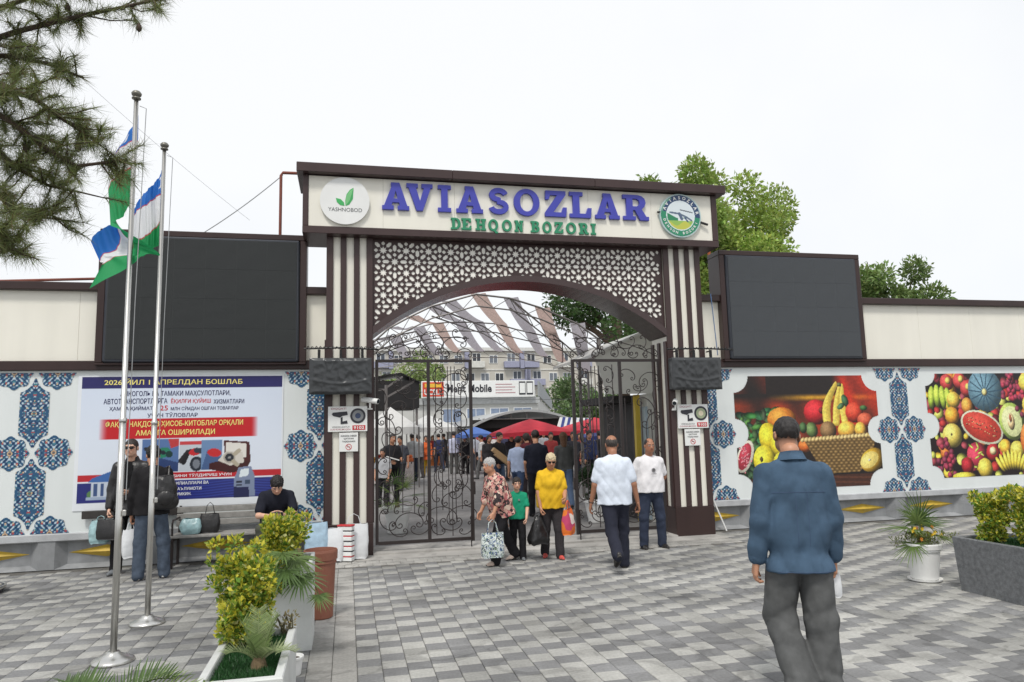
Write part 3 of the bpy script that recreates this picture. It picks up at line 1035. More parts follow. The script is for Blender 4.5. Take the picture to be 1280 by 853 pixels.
def cap(a, b, ra, rb=None, k=.03, sq=None, op='u'):
    """tapered capsule; sq=(axis vector, factor) flattens it across that axis"""
    return ('cap', np.array(a, float), np.array(b, float), ra, ra if rb is None else rb, k, sq, op)
def ell(c, r, k=.04, M=None, op='u'):
    return ('ell', np.array(c, float), np.array(r, float), None if M is None else np.array(M), None, k, None, op)
def half(n, d, k=.01):
    """keep only n.p < d"""
    return ('half', np.array(n, float), d, None, None, k, None, 'i')

def field(prims, h, wr=None):
    lo, hi = np.full(3, 9.), np.full(3, -9.)
    for p in prims:
        if p[7] != 'u': continue
        if p[0] == 'cap':
            r = max(p[3], p[4])
            lo = np.minimum(lo, np.minimum(p[1], p[2]) - r)
            hi = np.maximum(hi, np.maximum(p[1], p[2]) + r)
        else:
            r = p[2].max()
            lo = np.minimum(lo, p[1] - r)
            hi = np.maximum(hi, p[1] + r)
    lo -= 2.5 * h
    hi += 2.5 * h
    n = np.ceil((hi - lo) / h).astype(int) + 1
    ax = [lo[i] + h * np.arange(n[i]) for i in range(3)]
    F = np.full(n, .25)
    for p in prims:
        op = p[7]
        k = p[5]
        if p[0] == 'half':
            d = ax[0][:, None, None] * p[1][0] + ax[1][None, :, None] * p[1][1] + ax[2][None, None, :] * p[1][2] - p[2]
            F = np.maximum(F, d)
            continue
        r = max(p[3], p[4]) if p[0] == 'cap' else p[2].max()
        a0 = (np.minimum(p[1], p[2]) if p[0] == 'cap' else p[1]) - r - .06 - k
        a1 = (np.maximum(p[1], p[2]) if p[0] == 'cap' else p[1]) + r + .06 + k
        s0 = np.clip(np.floor((a0 - lo) / h).astype(int), 0, n - 1)
        s1 = np.clip(np.ceil((a1 - lo) / h).astype(int) + 1, 1, n)
        if (s1 <= s0).any(): continue
        sl = tuple(slice(a, b) for a, b in zip(s0, s1))
        P = np.stack(np.meshgrid(*[ax[i][sl[i]] for i in range(3)], indexing='ij'), -1)
        if p[0] == 'cap':
            a, b = p[1], p[2]
            ab = b - a
            L2 = ab @ ab + 1e-12
            t = np.clip(((P - a) @ ab) / L2, 0, 1)
            D = P - a - t[..., None] * ab
            sc = 1.0
            if p[6] is not None:
                nv, fac = np.array(p[6][0], float), p[6][1]
                D = D + nv * ((D @ nv) * (1 / fac - 1))[..., None]
                sc = min(1, fac)
            d = (np.linalg.norm(D, axis=-1) - (p[3] + (p[4] - p[3]) * t)) * sc
        else:
            Q = P - p[1]
            if p[3] is not None: Q = Q @ p[3]
            k0 = np.linalg.norm(Q / p[2], axis=-1)
            k1 = np.linalg.norm(Q / p[2] ** 2, axis=-1) + 1e-9
            d = k0 * (k0 - 1) / k1
        f = F[sl]
        if op == 'u':
            hh = np.maximum(k - np.abs(f - d), 0) / k
            F[sl] = np.minimum(f, d) - hh * hh * k * .25
        elif op == 's':
            hh = np.maximum(k - np.abs(f + d), 0) / k
            F[sl] = np.maximum(f, -d) + hh * hh * k * .25
    if wr is not None:
        X, Y, Z = np.meshgrid(*ax, indexing='ij', sparse=True)
        F = F + wr(X, Y, Z)
    return F, lo

def skin(prims, h, wr=None):
    F, lo = field(prims, h, wr)
    return surface_nets(F, lo, h)

def rotx(a):
    c_, s_ = math.cos(a), math.sin(a)
    return np.array([[1, 0, 0], [0, c_, -s_], [0, s_, c_]])
def rotz(a):
    c_, s_ = math.cos(a), math.sin(a)
    return np.array([[c_, -s_, 0], [s_, c_, 0], [0, 0, 1]])
def roty(a):
    c_, s_ = math.cos(a), math.sin(a)
    return np.array([[c_, 0, s_], [0, 1, 0], [-s_, 0, c_]])
D2 = math.radians

# ---------------------------------------------------------------- heads, hair, hands
_cache = {}
def head_mesh(kind, h=.0065):
    """face forward +y, eyes at z=0, crown at z=.118, chin at z=-.112"""
    key = ('head', kind, h)
    if key in _cache: return _cache[key]
    f = 1.06 if kind == 'full' else (.93 if kind == 'child' else 1.0)
    pr = [ell((0, -.012, .03), (.077, .097, .088), .02), ell((0, .022, -.035), (.062 * f, .070, .08), .03),
          ell((0, .052, -.088), (.034 * f, .034, .027), .025), cap((-.036 * f, .01, -.07), (.036 * f, .01, -.07), .032, k=.03),
          cap((0, .088, .006), (0, .107, -.032), .008, .0135, .012), cap((-.013, .098, -.037), (.013, .098, -.037), .008, k=.008),
          cap((-.045, .079, .022), (.045, .079, .022), .010, k=.02), cap((-.02, .085, -.062), (.02, .085, -.062), .009, k=.012),
          ell((.031, .098, .001), (.017, .017, .011), .01, op='s'), ell((-.031, .098, .001), (.017, .017, .011), .01, op='s'),
          ell((.031, .078, .0), (.013, .013, .012), .004), ell((-.031, .078, .0), (.013, .013, .012), .004),
          ell((.079, -.012, -.012), (.011, .021, .032), .008), ell((-.079, -.012, -.012), (.011, .021, .032), .008),
          cap((0, -.022, -.07), (0, -.05, -.20), .054 * f, .060 * f, .03)]
    v, q = skin(pr, h)
    _cache[key] = (v, q)
    return v, q

def head_cols(v, sk, brow, beard=None, lips=None, fade=None):
    c_ = np.empty_like(v)
    c_[:] = sk
    X, Y, Z = v.T
    fr = Y > .045
    c_[fr & (Z < .0) & (Z > -.05) & (np.abs(X) > .025) & (np.abs(X) < .055)] = np.array(sk) * (1.05, .9, .88)
    if fade is not None:
        fz = np.clip((Z + .085) / .06, 0, 1) * ((Z > -.085) & (Y < .035 - .35 * np.clip(-Z, 0, 1)) & (np.abs(X) < .082) & ~((np.abs(X) > .0765) & (np.abs(Y + .012) < .025)))
        c_ = c_ * (1 - .8 * fz[:, None]) + np.array(fade) * .8 * fz[:, None]
    if beard is not None:
        bd = (Z < -.045 + .055 * np.clip((.075 - Y) / .09, 0, 1)) & (Z > -.125) & (Y > -.03)
        bd &= ~((np.abs(X) < .024) & (Z > -.072) & (Z < -.053) & fr)
        c_[bd] = np.array(sk) * .45 + np.array(beard) * .55
    lp = np.array(sk) * (.85, .52, .5) if lips is None else np.array(lips)
    c_[fr & (np.abs(X) < .024) & (Z > -.071) & (Z < -.055)] = lp
    ex = np.abs(np.abs(X) - .031)
    c_[fr & (Y > .066) & (ex < .016) & (np.abs(Z) < .008)] = (.55, .52, .5)
    c_[fr & (Y > .066) & (ex < .0065) & (np.abs(Z) < .008)] = (.03, .02, .015)
    c_[fr & (ex < .021) & (Z > .016) & (Z < .026)] = brow
    return c_

def hair_mesh(kind, h=.0065):
    key = ('hair', kind, h)
    if key in _cache: return _cache[key]
    if kind == 'short':
        pr = [ell((0, -.014, .033), (.085, .105, .096), .01), half((0, .62, -.78), .028), half((0, 0, -1), .075)]
        pr += [ell((0, .06, -.07), (.095, .085, .085), .01, op='s')]
    elif kind == 'crop':
        pr = [ell((0, -.012, .031), (.0805, .100, .0905), .01), half((0, .45, -.89), .004)]
    elif kind == 'bald':
        pr = [ell((0, -.016, .02), (.083, .099, .082), .01), half((0, .9, -.42), -.005), half((0, 0, 1), .072), half((0, 0, -1), .075)]
    elif kind == 'thin':
        pr = [ell((0, -.013, .03), (.0805, .0995, .0905), .01), half((0, .75, -.66), .000), half((0, 0, -1), .075),
              ell((0, .035, .115), (.05, .07, .05), .01, op='s')]
    elif kind == 'bob':
        pr = [ell((0, -.018, .03), (.095, .112, .102), .01), ell((0, -.045, -.03), (.092, .078, .09), .03),
              ell((0, .085, -.045), (.068, .10, .093), .012, op='s'), half((0, 0, -1), .105)]
    elif kind == 'long':
        pr = [ell((0, -.018, .03), (.093, .110, .102), .01), cap((0, -.06, 0), (0, -.085, -.2), .085, .075, .03),
              ell((0, .085, -.05), (.066, .10, .10), .012, op='s')]
    else:                                         # full dark mop
        pr = [ell((0, -.016, .036), (.09, .108, .10), .01), half((0, .60, -.80), .026), half((0, 0, -1), .085)]
        pr += [ell((0, .06, -.07), (.095, .085, .085), .01, op='s')]
    amp = .0035 if kind in ('short', 'bob', 'long', 'mop') else .0012
    wr = lambda X, Y, Z: amp * (np.sin(X * 210 + Z * 60) + np.sin(Z * 170 + Y * 140 + X * 40) + np.sin(Y * 230 - X * 90))
    _cache[key] = skin(pr, h, wr)
    return _cache[key]

def hand_mesh(curl, h=.0045):
    """right hand: wrist at the origin, fingers along -z, thumb side +y, palm facing -x"""
    key = ('hand', curl, h)
    if key in _cache: return _cache[key]
    pr = [cap((0, 0, .03), (0, 0, -.01), .027, .026, .02, sq=((1, 0, 0), .75))]
    fy = (.031, .0105, -.0105, -.030)
    fl = (.074, .083, .078, .061)
    for y, l in zip(fy, fl):
        pr.append(cap((0, y * .62, -.012), (0, y, -.088), .0155, .0125, .014))
        p = np.array([-.001, y, -.090])
        an = D2(12 + curl * 14)
        y_s = y * .15
        for i, seg in enumerate((.46, .31, .27)):
            q = p + l * seg * np.array([-math.sin(an), y_s, -math.cos(an)])
            pr.append(cap(p, q, (.0098, .0088, .0080)[i], (.0088, .0080, .0066)[i], .004))
            p = q
            an += D2(14 + curl * 62)
    t0, t1 = np.array([-.006, .024, -.022]), np.array([-.014, .050, -.058])
    t2 = t1 + np.array([-.014 - .018 * curl, .012 - .014 * curl, -.034])
    t3 = t2 + np.array([-.010 - .012 * curl, .001 - .008 * curl, -.024])
    pr += [cap(t0, t1, .0165, .0122, .012), cap(t1, t2, .0115, .0098, .005), cap(t2, t3, .0096, .0076, .004)]
    _cache[key] = skin(pr, h)
    return _cache[key]

def frame_of(d, hint):
    z = -np.array(d, float)
    z /= np.linalg.norm(z)
    y = np.array(hint, float)
    y = y - z * (y @ z)
    y /= np.linalg.norm(y) + 1e-9
    x = np.cross(y, z)
    return np.stack([x, y, z], 1)

FAB = {}
def fabric(name, rgb, rough=.85, var=.10, scale=12, bump=.25, bscale=420):
    if name not in FAB: FAB[name] = mat(name, lin(rgb), rough, var=var, scale=scale, bump=bump, bscale=bscale, crease=.45, spec=.2)
    return FAB[name]

def leg_pose(pitch=0, abd=3, flex=0, foot=0, inn=0): return dict(pitch=pitch, abd=abd, flex=flex, foot=foot, inn=inn)
def arm_pose(pitch=0, abd=8, flex=10, inward=0, curl=.35, tw=0): return dict(pitch=pitch, abd=abd, flex=flex, inward=inward, curl=curl, tw=tw)

SKT = {'fair': lin((214, 170, 146)), 'tan': lin((186, 136, 108)), 'brown': lin((160, 112, 86))}

def person(label, loc, rz, h, top, trousers, shoes, hair=('short', (30, 26, 24)), skin_t='tan', lean=0, legs=None, arms=None, head=(0, 0, 0),
           sleeve='short', fat=0.0, hem=.86, loose=0.0, res=.012, beard=False, woman=False, headkind='adult', group=None, seat=None, sunglasses=False,
           twr=.004, pwr=.004, hscale=1.0, collar=False, name='person', shoe_long=1.0, baggy=0.0, tfold=None, pfold=None, legk=.045):
    """one figure: skin body with its clothes, hair and shoes as children. Built facing +y, feet at z=0, 1.75 m tall, then scaled."""
    L = legs or {}
    A = arms or {}
    k = h / 1.75
    root = thing(name, label, 'person' if headkind != 'child' else 'child', loc, rz, group)
    root.scale = (k, k, k)
    Rl = rotx(-D2(lean))
    pel = np.array([0, 0, .93])
    def up(p): return pel + Rl @ (np.array(p, float) - pel)
    J = {}
    for s, sd in ((1, 'R'), (-1, 'L')):
        lp = {**leg_pose(), **L.get(sd, {})}
        hip = pel + np.array([s * .088, 0, -.02])
        t, a, fl = D2(lp['pitch']), D2(lp['abd']), D2(lp['flex'])
        kn = hip + .435 * np.array([s * math.sin(a), math.sin(t) * math.cos(a), -math.cos(t) * math.cos(a)])
        an = kn + .415 * np.array([s * math.sin(a) * .3 - s * math.sin(D2(lp['inn'])), math.sin(t - fl), -math.cos(t - fl)])
        J[sd] = (hip, kn, an, lp)
    zmin = min(J['R'][2][2], J['L'][2][2])
    sh = .068 - zmin if seat is None else seat - .93 + 0.0
    dz = np.array([0, 0, sh])
    for sd in 'RL': J[sd] = tuple(q + dz for q in J[sd][:3]) + (J[sd][3],)
    pel0 = pel + dz
    def up(p): return pel0 + Rl @ (np.array(p, float) - pel)
    shw = .165 if woman else .178
    if headkind == 'child': shw = .165
    G = {}
    for s, sd in ((1, 'R'), (-1, 'L')):
        ap = {**arm_pose(), **A.get(sd, {})}
        sp = up((s * shw, -.008, 1.385))
        t, a = D2(ap['pitch']), D2(ap['abd'])
        e = sp + .295 * np.array([s * math.sin(a), math.sin(t) * math.cos(a), -math.cos(t) * math.cos(a)])
        t2, i2 = D2(ap['pitch'] + ap['flex']), D2(ap['inward'])
        fd = np.array([-s * math.sin(i2) + s * math.sin(a) * .4, math.sin(t2) * math.cos(i2), -math.cos(t2) * math.cos(i2)])
        fd /= np.linalg.norm(fd)
        w_ = e + .255 * fd
        G[sd] = (sp, e, w_, fd, ap)
    sk = SKT[skin_t] if isinstance(skin_t, str) else lin(skin_t)
    # ---- skin
    V, Q, K = [], [], []
    def addm(v, q, col):
        Q.append(np.asarray(q) + sum(len(x) for x in V))
        V.append(v)
        K.append(np.broadcast_to(col, v.shape) if np.ndim(col) == 1 else col)
    pr = [ell(up((0, 0, 1.27)), (.15 + fat * .6, .10 + fat, .2), .05, Rl), ell(up((0, 0, 1.03)), (.135 + fat * .7, .095 + fat, .17), .05, Rl),
          cap(up((-.11, 0, 1.375)), up((.11, 0, 1.375)), .05, k=.05)]
    for sd in 'RL':
        hip, kn, an, lp = J[sd]
        sp, e, w_, fd, ap = G[sd]
        pr += [cap(hip, kn, .07, .05, .04), cap(kn, an, .048, .036, .03), cap(sp, e, .048, .040, .03), cap(e, w_, .041 + fat * .1, .0275, .02)]
    pr += [cap(up((0, -.012, 1.40)), up((0, .0, 1.53)), .062, .056, .04)]
    v, q = skin(pr, max(res, .012))
    addm(v, q, sk)
    hy, hp, hr = (D2(x) for x in head)
    HM = rotz(hy) @ rotx(-hp) @ roty(hr)
    hb = up((0, .025, 1.505))
    hs = {'child': 1.13}.get(headkind, 1.0) * hscale
    def toh(v): return hb + (HM @ (hs * (v + np.array([0, .03, .135]))).T).T
    hres = .0065 if res < .016 else .010
    hk = 'child' if headkind == 'child' else ('full' if fat > .02 else 'norm')
    hv, hq = head_mesh(hk, hres)
    brow = lin(hair[1]) * .8 + .2 * sk * .3 if hair else sk * .5
    addm(toh(hv), hq, head_cols(hv, sk, brow, lin((26, 22, 20)) if beard else None, fade=lin(hair[1]) if hair and hair[0] == 'crop' else None))
    for s, sd in ((1, 'R'), (-1, 'L')):
        sp, e, w_, fd, ap = G[sd]
        v, q = hand_mesh(ap['curl'], .0045 if res < .016 else .008)
        v = v.copy()
        if s < 0:
            v[:, 0] *= -1
            q = q[:, ::-1]
        hint = rotz(-s * D2(ap['tw'])) @ np.array([0, 1, .25 if abs(fd[1]) < .8 else 1.0])
        Fm = frame_of(fd, hint)
        addm(w_ + (Fm @ v.T).T, q, sk)
    me = np_mesh('body', np.concatenate(V), np.concatenate(Q), SKIN, np.concatenate(K))
    put('body', me, root)
    # ---- top
    ph = (sum(map(ord, label)) % 97) * .1
    def cloth(X, Y, Z, a=twr):
        w1 = 1 - 2 * np.abs(np.sin(Z * 13 + X * 17 + 1.6 * np.sin(X * 7 + Z * 4 + ph) + ph))
        w2 = 1 - 2 * np.abs(np.sin(Z * 9 - X * 21 + Y * 8 + 1.3 * np.sin(Z * 6 + ph)))
        w3 = np.sin(X * 30 + Z * 5 + ph) * np.clip((1.3 - Z) * 3, 0, 1)
        return a * (.55 * w1 + .5 * w2 + .45 * w3)
    g_ = .016 + loose
    pr = [ell(up((0, -.004, 1.27)), (.165 + fat * .6 + g_ * .6, .112 + fat + g_ * .5, .215), .06, Rl),
          cap(up((-.02, -.012, 1.435)), up((-shw + .035, -.008, 1.375)), .052 + g_ * .3, .056 + g_ * .4, k=.05),
          cap(up((.02, -.012, 1.435)), up((shw - .035, -.008, 1.375)), .052 + g_ * .3, .056 + g_ * .4, k=.05),
          cap(up((-.055, .0, 1.10)), up((.055, .0, 1.10)), .118 + fat + g_ * .6, k=.07, sq=((0, 1, 0), .86)),
          cap(up((-.06, .004, 1.0)), up((.06, .004, 1.0)), .116 + fat + g_ * .8, k=.06, sq=((0, 1, 0), .88)),
          cap(up((-.062, 0, hem)), up((.062, 0, hem)), .113 + fat * .8 + g_ * 1.1, k=.05, sq=((0, 1, 0), .9))]
    if woman: pr += [ell(up((s * .07, .085 + fat * .6, 1.26)), (.075, .065, .075), .05, Rl) for s in (-1, 1)]
    for sd in 'RL':
        sp, e, w_, fd, ap = G[sd]
        r0 = .056 + g_ * .5
        if sleeve == 'short':
            m_ = sp + (e - sp) * .72
            pr += [cap(sp, m_, r0, .055 + g_ * .5, .024)]
        elif sleeve == 'elbow':
            pr += [cap(sp, e, r0, .062 + g_ * .6, .04), cap(e, e + (w_ - e) * .25, .058 + g_ * .5, .056 + g_ * .6, .02)]
        else:
            pr += [cap(sp, e, r0, .054 + g_ * .5, .018), cap(e, w_ - fd * .02, .052 + g_ * .5, .040 + g_ * .5, .02)]
    pr += [ell(up((0, .028, 1.535)), (.072, .075, .085), .012, op='s')]
    hd = up((0, 0, hem))
    nrm = Rl @ np.array([0, 0, -1.0])
    pr += [half(nrm, float(nrm @ hd))]
    if sleeve == 'short':
        pass
    v, q = skin(pr, res, cloth if tfold is None else (lambda X, Y, Z: cloth(X, Y, Z) + tfold(X, Y, Z)))
    put('top', np_mesh('top', v, q, top), root)
    if collar:
        b = MB()
        ring_ = [tuple(up((.070 * math.sin(a), -.006 + .072 * -math.cos(a), 1.522 + .010 * math.cos(a)))) for a in np.linspace(-2.3, 2.3, 15)]
        ring2 = [tuple(up((.094 * math.sin(a), -.010 + .098 * -math.cos(a), 1.468 + .008 * math.cos(a)))) for a in np.linspace(-2.5, 2.5, 15)]
        rin = [tuple(up((.066 * math.sin(a), -.006 + .066 * -math.cos(a), 1.47))) for a in np.linspace(-2.3, 2.3, 15)]
        vs = ring_ + ring2 + rin
        b.add(vs, [(i, i + 1, 16 + i, 15 + i) for i in range(14)] + [(i + 1, i, 30 + i, 31 + i) for i in range(14)])
        b.build('collar', top, root, smooth=True, local=True)
    # ---- trousers
    gl = .012 + loose * .5 + baggy
    pr = [cap((pel0 + (-.055, -.012, -.04)), (pel0 + (.055, -.012, -.04)), .105 + fat * .55 + gl * .4, k=.06, sq=((0, 1, 0), .95)),
          cap((pel0 + (-.055, 0, .07)), (pel0 + (.055, 0, .07)), .088 + fat * .70, k=.06, sq=((0, 1, 0), .88))]
    for sd in 'RL':
        hip, kn, an, lp = J[sd]
        s = 1 if sd == 'R' else -1
        pr += [cap(hip + (0, -.005, 0), kn, .088 + fat * .35 + gl * .5, .061 + gl, legk), cap(kn, an + (0, -.012, -.005), .059 + gl, .048 + gl * 1.3, .03)]
    def cl2(X, Y, Z):
        w1 = 1 - 2 * np.abs(np.sin(Z * 17 + Y * 9 + 1.8 * np.sin(X * 9 + Z * 3 + ph) + ph))
        w2 = 1 - 2 * np.abs(np.sin(Z * 11 - X * 16 - Y * 12 + ph * 2))
        kn = np.exp(-((Z - .47) / .16) ** 2) + np.exp(-((Z - .12) / .1) ** 2) + .35
        return pwr * (.6 * w1 + .5 * w2) * kn
    if seat is None: pr += [half((0, 0, 1), hem + dz[2] + .045)]
    v, q = skin(pr, res, cl2 if pfold is None else (lambda X, Y, Z: cl2(X, Y, Z) + pfold(X, Y, Z)))
    put('trousers', np_mesh('trousers', v, q, trousers), root)
    # ---- shoes
    for sd in 'RL':
        hip, kn, an, lp = J[sd]
        s = 1 if sd == 'R' else -1
        fo = D2(lp['foot'])
        Rf = rotz(-s * D2(8)) @ rotx(fo)
        def ft(p): return an + Rf @ np.array(p, float)
        lf = shoe_long
        pr = [cap(ft((0, -.045, -.022)), ft((0, -.005, -.015)), .037, .042, .03), cap(ft((0, -.04, -.040)), ft((0, .085 * lf, -.044)), .032, .036, .02),
              cap(ft((0, .08 * lf, -.044)), ft((s * .006, .155 * lf, -.048)), .038, .027, .03)]
        nn = Rf @ np.array([0, 0, -1.0])
        pr += [half(nn, float(nn @ ft((0, 0, -.068))))]
        v, q = skin(pr, .0075 if res < .016 else .013)
        o = put('shoe', np_mesh('shoe', v, q, shoes), root)
        LOC[o.name] = Vector()
        b = MB()
        out = []
        for i in range(14):
            an_ = 2 * math.pi * i / 14
            yy = .052 + .135 * lf * math.sin(an_)
            out.append((.040 * math.cos(an_) * (1 - .12 * math.sin(an_)), yy))
        vs = [tuple(ft((x, y, -.068))) for x, y in out] + [tuple(ft((x * 1.03, y, -.052))) for x, y in out]
        b.add(vs, [tuple(range(13, -1, -1)), tuple(range(14, 28))] + [(i, (i + 1) % 14, 14 + (i + 1) % 14, 14 + i) for i in range(14)])
        b.build('sole', mat('shoe sole', lin((70, 68, 66)), .8), o, local=True)
    # ---- hair, glasses
    if hair:
        v, q = hair_mesh(hair[0], hres)
        hm = mat('hair %d %d %d' % hair[1], lin(hair[1]), .55, var=.35, scale=70, bump=.4, bscale=260)
        put('hair', np_mesh('hair', toh(v), q, hm), root)
    if sunglasses:
        b = MB()
        for s in (-1, 1):
            b.poly([(s * .033 + x, z) for x, z in ((-.026, .013), (-.024, -.012), (-.012, -.019), (.012, -.019), (.024, -.012), (.026, .013))], .100, .094)
            b.box(s * .06 - .003, s * .06 + .003, .0, .098, .004, .011)
        b.box(-.01, .01, .095, .101, .004, .011)
        b.v = [tuple(p) for p in toh(np.array(b.v))]
        b.build('sunglasses', mat('sunglass lens', lin((22, 20, 20)), .12), root, local=True)
    info = dict(J=J, G=G, up=up, toh=toh, k=k, rz=rz, loc=np.array(loc, float))
    def world(p): return info['loc'] + rotz(rz) @ (k * np.array(p, float))
    info['world'] = world
    return root, info
# ================================================================ wrought-iron gate leaves
def scroll_curve(kind, n=84, k1=24.0, p=3.0, k0=2.0):
    s = np.linspace(-1, 1, n)
    kap = k0 + k1 * np.abs(s) ** p
    if kind == 'S': kap = np.sign(s) * kap
    if kind == 'J': kap = .6 + (k1 + 3) * np.clip((s + 1) / 2, 0, 1) ** 4.0
    th = np.concatenate([[0], np.cumsum((kap[1:] + kap[:-1]) / 2 * np.diff(s))])
    x = np.concatenate([[0], np.cumsum(np.cos((th[1:] + th[:-1]) / 2) * np.diff(s))])
    z = np.concatenate([[0], np.cumsum(np.sin((th[1:] + th[:-1]) / 2) * np.diff(s))])
    P = np.stack([x, z], 1)
    a, b = P.min(0), P.max(0)
    P -= (a + b) / 2
    m = P[n // 2 + 1] - P[n // 2 - 1]
    if kind == 'C':                                   # belly of the C points to -z, arms up
        an = -math.atan2(m[1], m[0])
    elif kind == 'S':
        c_ = np.cov(P.T)
        ev, evec = np.linalg.eigh(c_)
        d = evec[:, 1]
        an = math.pi / 2 - math.atan2(d[1], d[0])
    else:
        d = P[0] - P[n // 3]
        an = -math.pi / 2 - math.atan2(d[1], d[0])
    R2 = np.array([[math.cos(an), -math.sin(an)], [math.sin(an), math.cos(an)]])
    P = P @ R2.T
    a, b = P.min(0), P.max(0)
    P = (P - (a + b) / 2) / (b - a).max()
    return P
SCR = {}
def scroll_mesh(kind, size, r=.0078):
    key = (kind, round(size, 2), r)
    if key not in SCR:
        P = scroll_curve(kind) * size
        q = MB()
        q.tube([(x, 0, z) for x, z in P], r, 5)
        SCR[key] = q.mesh('scroll', IRON, smooth=True)
    return SCR[key]
def scroll(parent, kind, x, z, size, rot=0, flip=1, y=0.0, r=.0078):
    o = put('scroll', scroll_mesh(kind, size, r), parent, (x, y, z))
    o.rotation_euler = (0, D2(rot), 0)
    o.scale = (flip, 1, 1)
    return o
def gate_leaf(x0, x1, xm, label, sgn):
    """leaf between x0 and x1 with mullion xm; local x measured from the hinge side, sgn=+1 when the hinge is at x0"""
    z0, z1 = .15, 2.93
    Y = 11.42
    hx = x0 if sgn > 0 else x1
    W = x1 - x0
    t = thing('gate_leaf', label, 'gate', (hx, Y, 0), group='iron gate leaves')
    def X(u): return sgn * u                          # u from hinge towards the passage
    def bar(name, a, b, wx, wy=.04):
        q = MB()
        q.bar(a, b, wx, wy)
        q.build(name, IRON, t, local=True)
    um = abs(xm - hx)
    bar('frame', (X(.02), 0, z0 - .02), (X(.02), 0, z1 + .02), .045)
    bar('frame', (X(W - .02), 0, z0 - .04), (X(W - .02), 0, z1 + .02), .05)
    bar('frame', (X(.043), 0, z1), (X(W - .046), 0, z1), .045)
    bar('frame', (X(.043), 0, z0), (X(W - .046), 0, z0), .05)
    bar('mullion', (X(um), 0, z0 + .026), (X(um), 0, z1 - .024), .05)
    bar('drop_bolt', (X(W - .05), -.035, .03), (X(W - .05), -.035, .5), .016, .016)
    q = MB()
    q.bbox(min(X(W - .0), X(W + .03)), max(X(W - .0), X(W + .03)), -.03, .03, .82, 1.02)
    q.build('lock_box', IRON, t, local=True)
    a = um
    for u, zb, zt in ((.26 * a, .72, 2.10), (.50 * a, .58, 2.28), (.72 * a, .58, 2.34), (.90 * a, .55, 2.30)):
        bar('bar', (X(u), 0, zb), (X(u), 0, zt), .012, .012)
    b = W - um
    for f, zb, zt in ((.16, .22, 2.86), (.30, .60, 2.5), (.44, .45, 2.84), (.52, .2, 2.84), (.60, .45, 2.84), (.74, .6, 2.5)):
        bar('bar', (X(um + f * b), 0, zb), (X(um + f * b), 0, zt), .012, .012)
    def sc(kind, u, z, size, rot=0, fl=1, y=0): return scroll(t, kind, X(u), z, size, rot * sgn, fl * sgn, y)
    # wide outer section
    sc('C', .30 * a, 2.62, .36, 200); sc('C', .48 * a, 2.50, .28, 30, -1); sc('C', .80 * a, 2.70, .28, 160); sc('C', .66 * a, 2.40, .26, 15)
    sc('S', .17 * a, 2.25, .50, -18); sc('C', .36 * a, 2.05, .52, 100, 1); sc('S', .15 * a, 1.62, .42, 12, -1); sc('C', .12 * a, 1.30, .24, 90)
    sc('J', .20 * a, 1.75, .60, 8); sc('C', .14 * a, .95, .26, 95); sc('S', .32 * a, .92, .48, 22, -1); sc('C', .20 * a, .48, .34, 60); sc('C', .62 * a, .47, .42, 178)
    sc('C', .40 * a, .33, .30, 30); sc('C', .84 * a, .34, .30, -20); sc('S', .56 * a, .70, .40, 65); sc('C', .15 * a, .70, .22, 250); sc('C', .88 * a, .64, .22, 120)
    # narrow inner section, densely scrolled
    for i, z in enumerate((2.70, 2.36, 2.02, 1.72, 1.40, 1.10)):
        sc('C', um + .22 * b, z, .27, 100 - 15 * (i % 2), 1, .012)
        sc('C', um + .76 * b, z - .05, .29, 262 + 20 * (i % 2), 1, .012)
    sc('S', um + .28 * b, 2.2, .52, 14, 1, -.012); sc('S', um + .74 * b, 1.85, .56, -16, -1, -.012); sc('S', um + .24 * b, 1.25, .62, -20, 1, -.012)
    sc('S', um + .72 * b, 1.10, .70, 18, -1, -.012); sc('C', um + .60 * b, 2.62, .40, 170, 1, -.012); sc('C', um + .82 * b, 2.72, .20, 80)
    sc('C', um + .28 * b, .52, .48, 185); sc('C', um + .72 * b, .52, .48, 170); sc('C', um + .48 * b, .38, .34, 0); sc('C', um + .80 * b, .84, .36, 235)
    sc('C', um + .20 * b, .88, .30, 120); sc('C', um + .18 * b, .30, .22, 30); sc('C', um + .84 * b, .30, .24, -40); sc('S', um + .50 * b, .86, .46, 40)
    # crest over the leaf
    for f, z, s_, rt, fl in ((.10, 3.06, .26, 190, 1), (.24, 3.10, .34, 175, 1), (.36, 3.22, .30, 20, 1), (.47, 3.08, .26, 185, -1), (.58, 3.12, .38, 165, 1), (.70, 3.06, .24, 200, -1),
                             (.80, 3.18, .44, 150, 1), (.93, 3.06, .24, 180, 1), (.87, 3.32, .26, 40, -1), (.30, 3.02, .18, 0, 1), (.52, 3.26, .30, 110, 1), (.66, 3.24, .24, 250, 1), (.18, 3.24, .22, 80, -1)):
        sc('C', f * W, z, s_, rt, fl)
    q = MB()
    q.tube([(X(W * f), .008, 2.97 + .34 * math.sin(f * math.pi * .62) ** .8) for f in np.linspace(.02, .98, 20)], .008, 5)
    q.build('crest_arc', IRON, t, local=True)
    return t
gate_leaf(.43, 1.945, 1.25, 'scrolled wrought-iron gate leaf beside the left pillar, potted fan palm behind it', 1)
gate_leaf(3.625, 5.195, 4.47, 'scrolled wrought-iron gate leaf beside the right pillar, behind the two men in white shirts', -1)

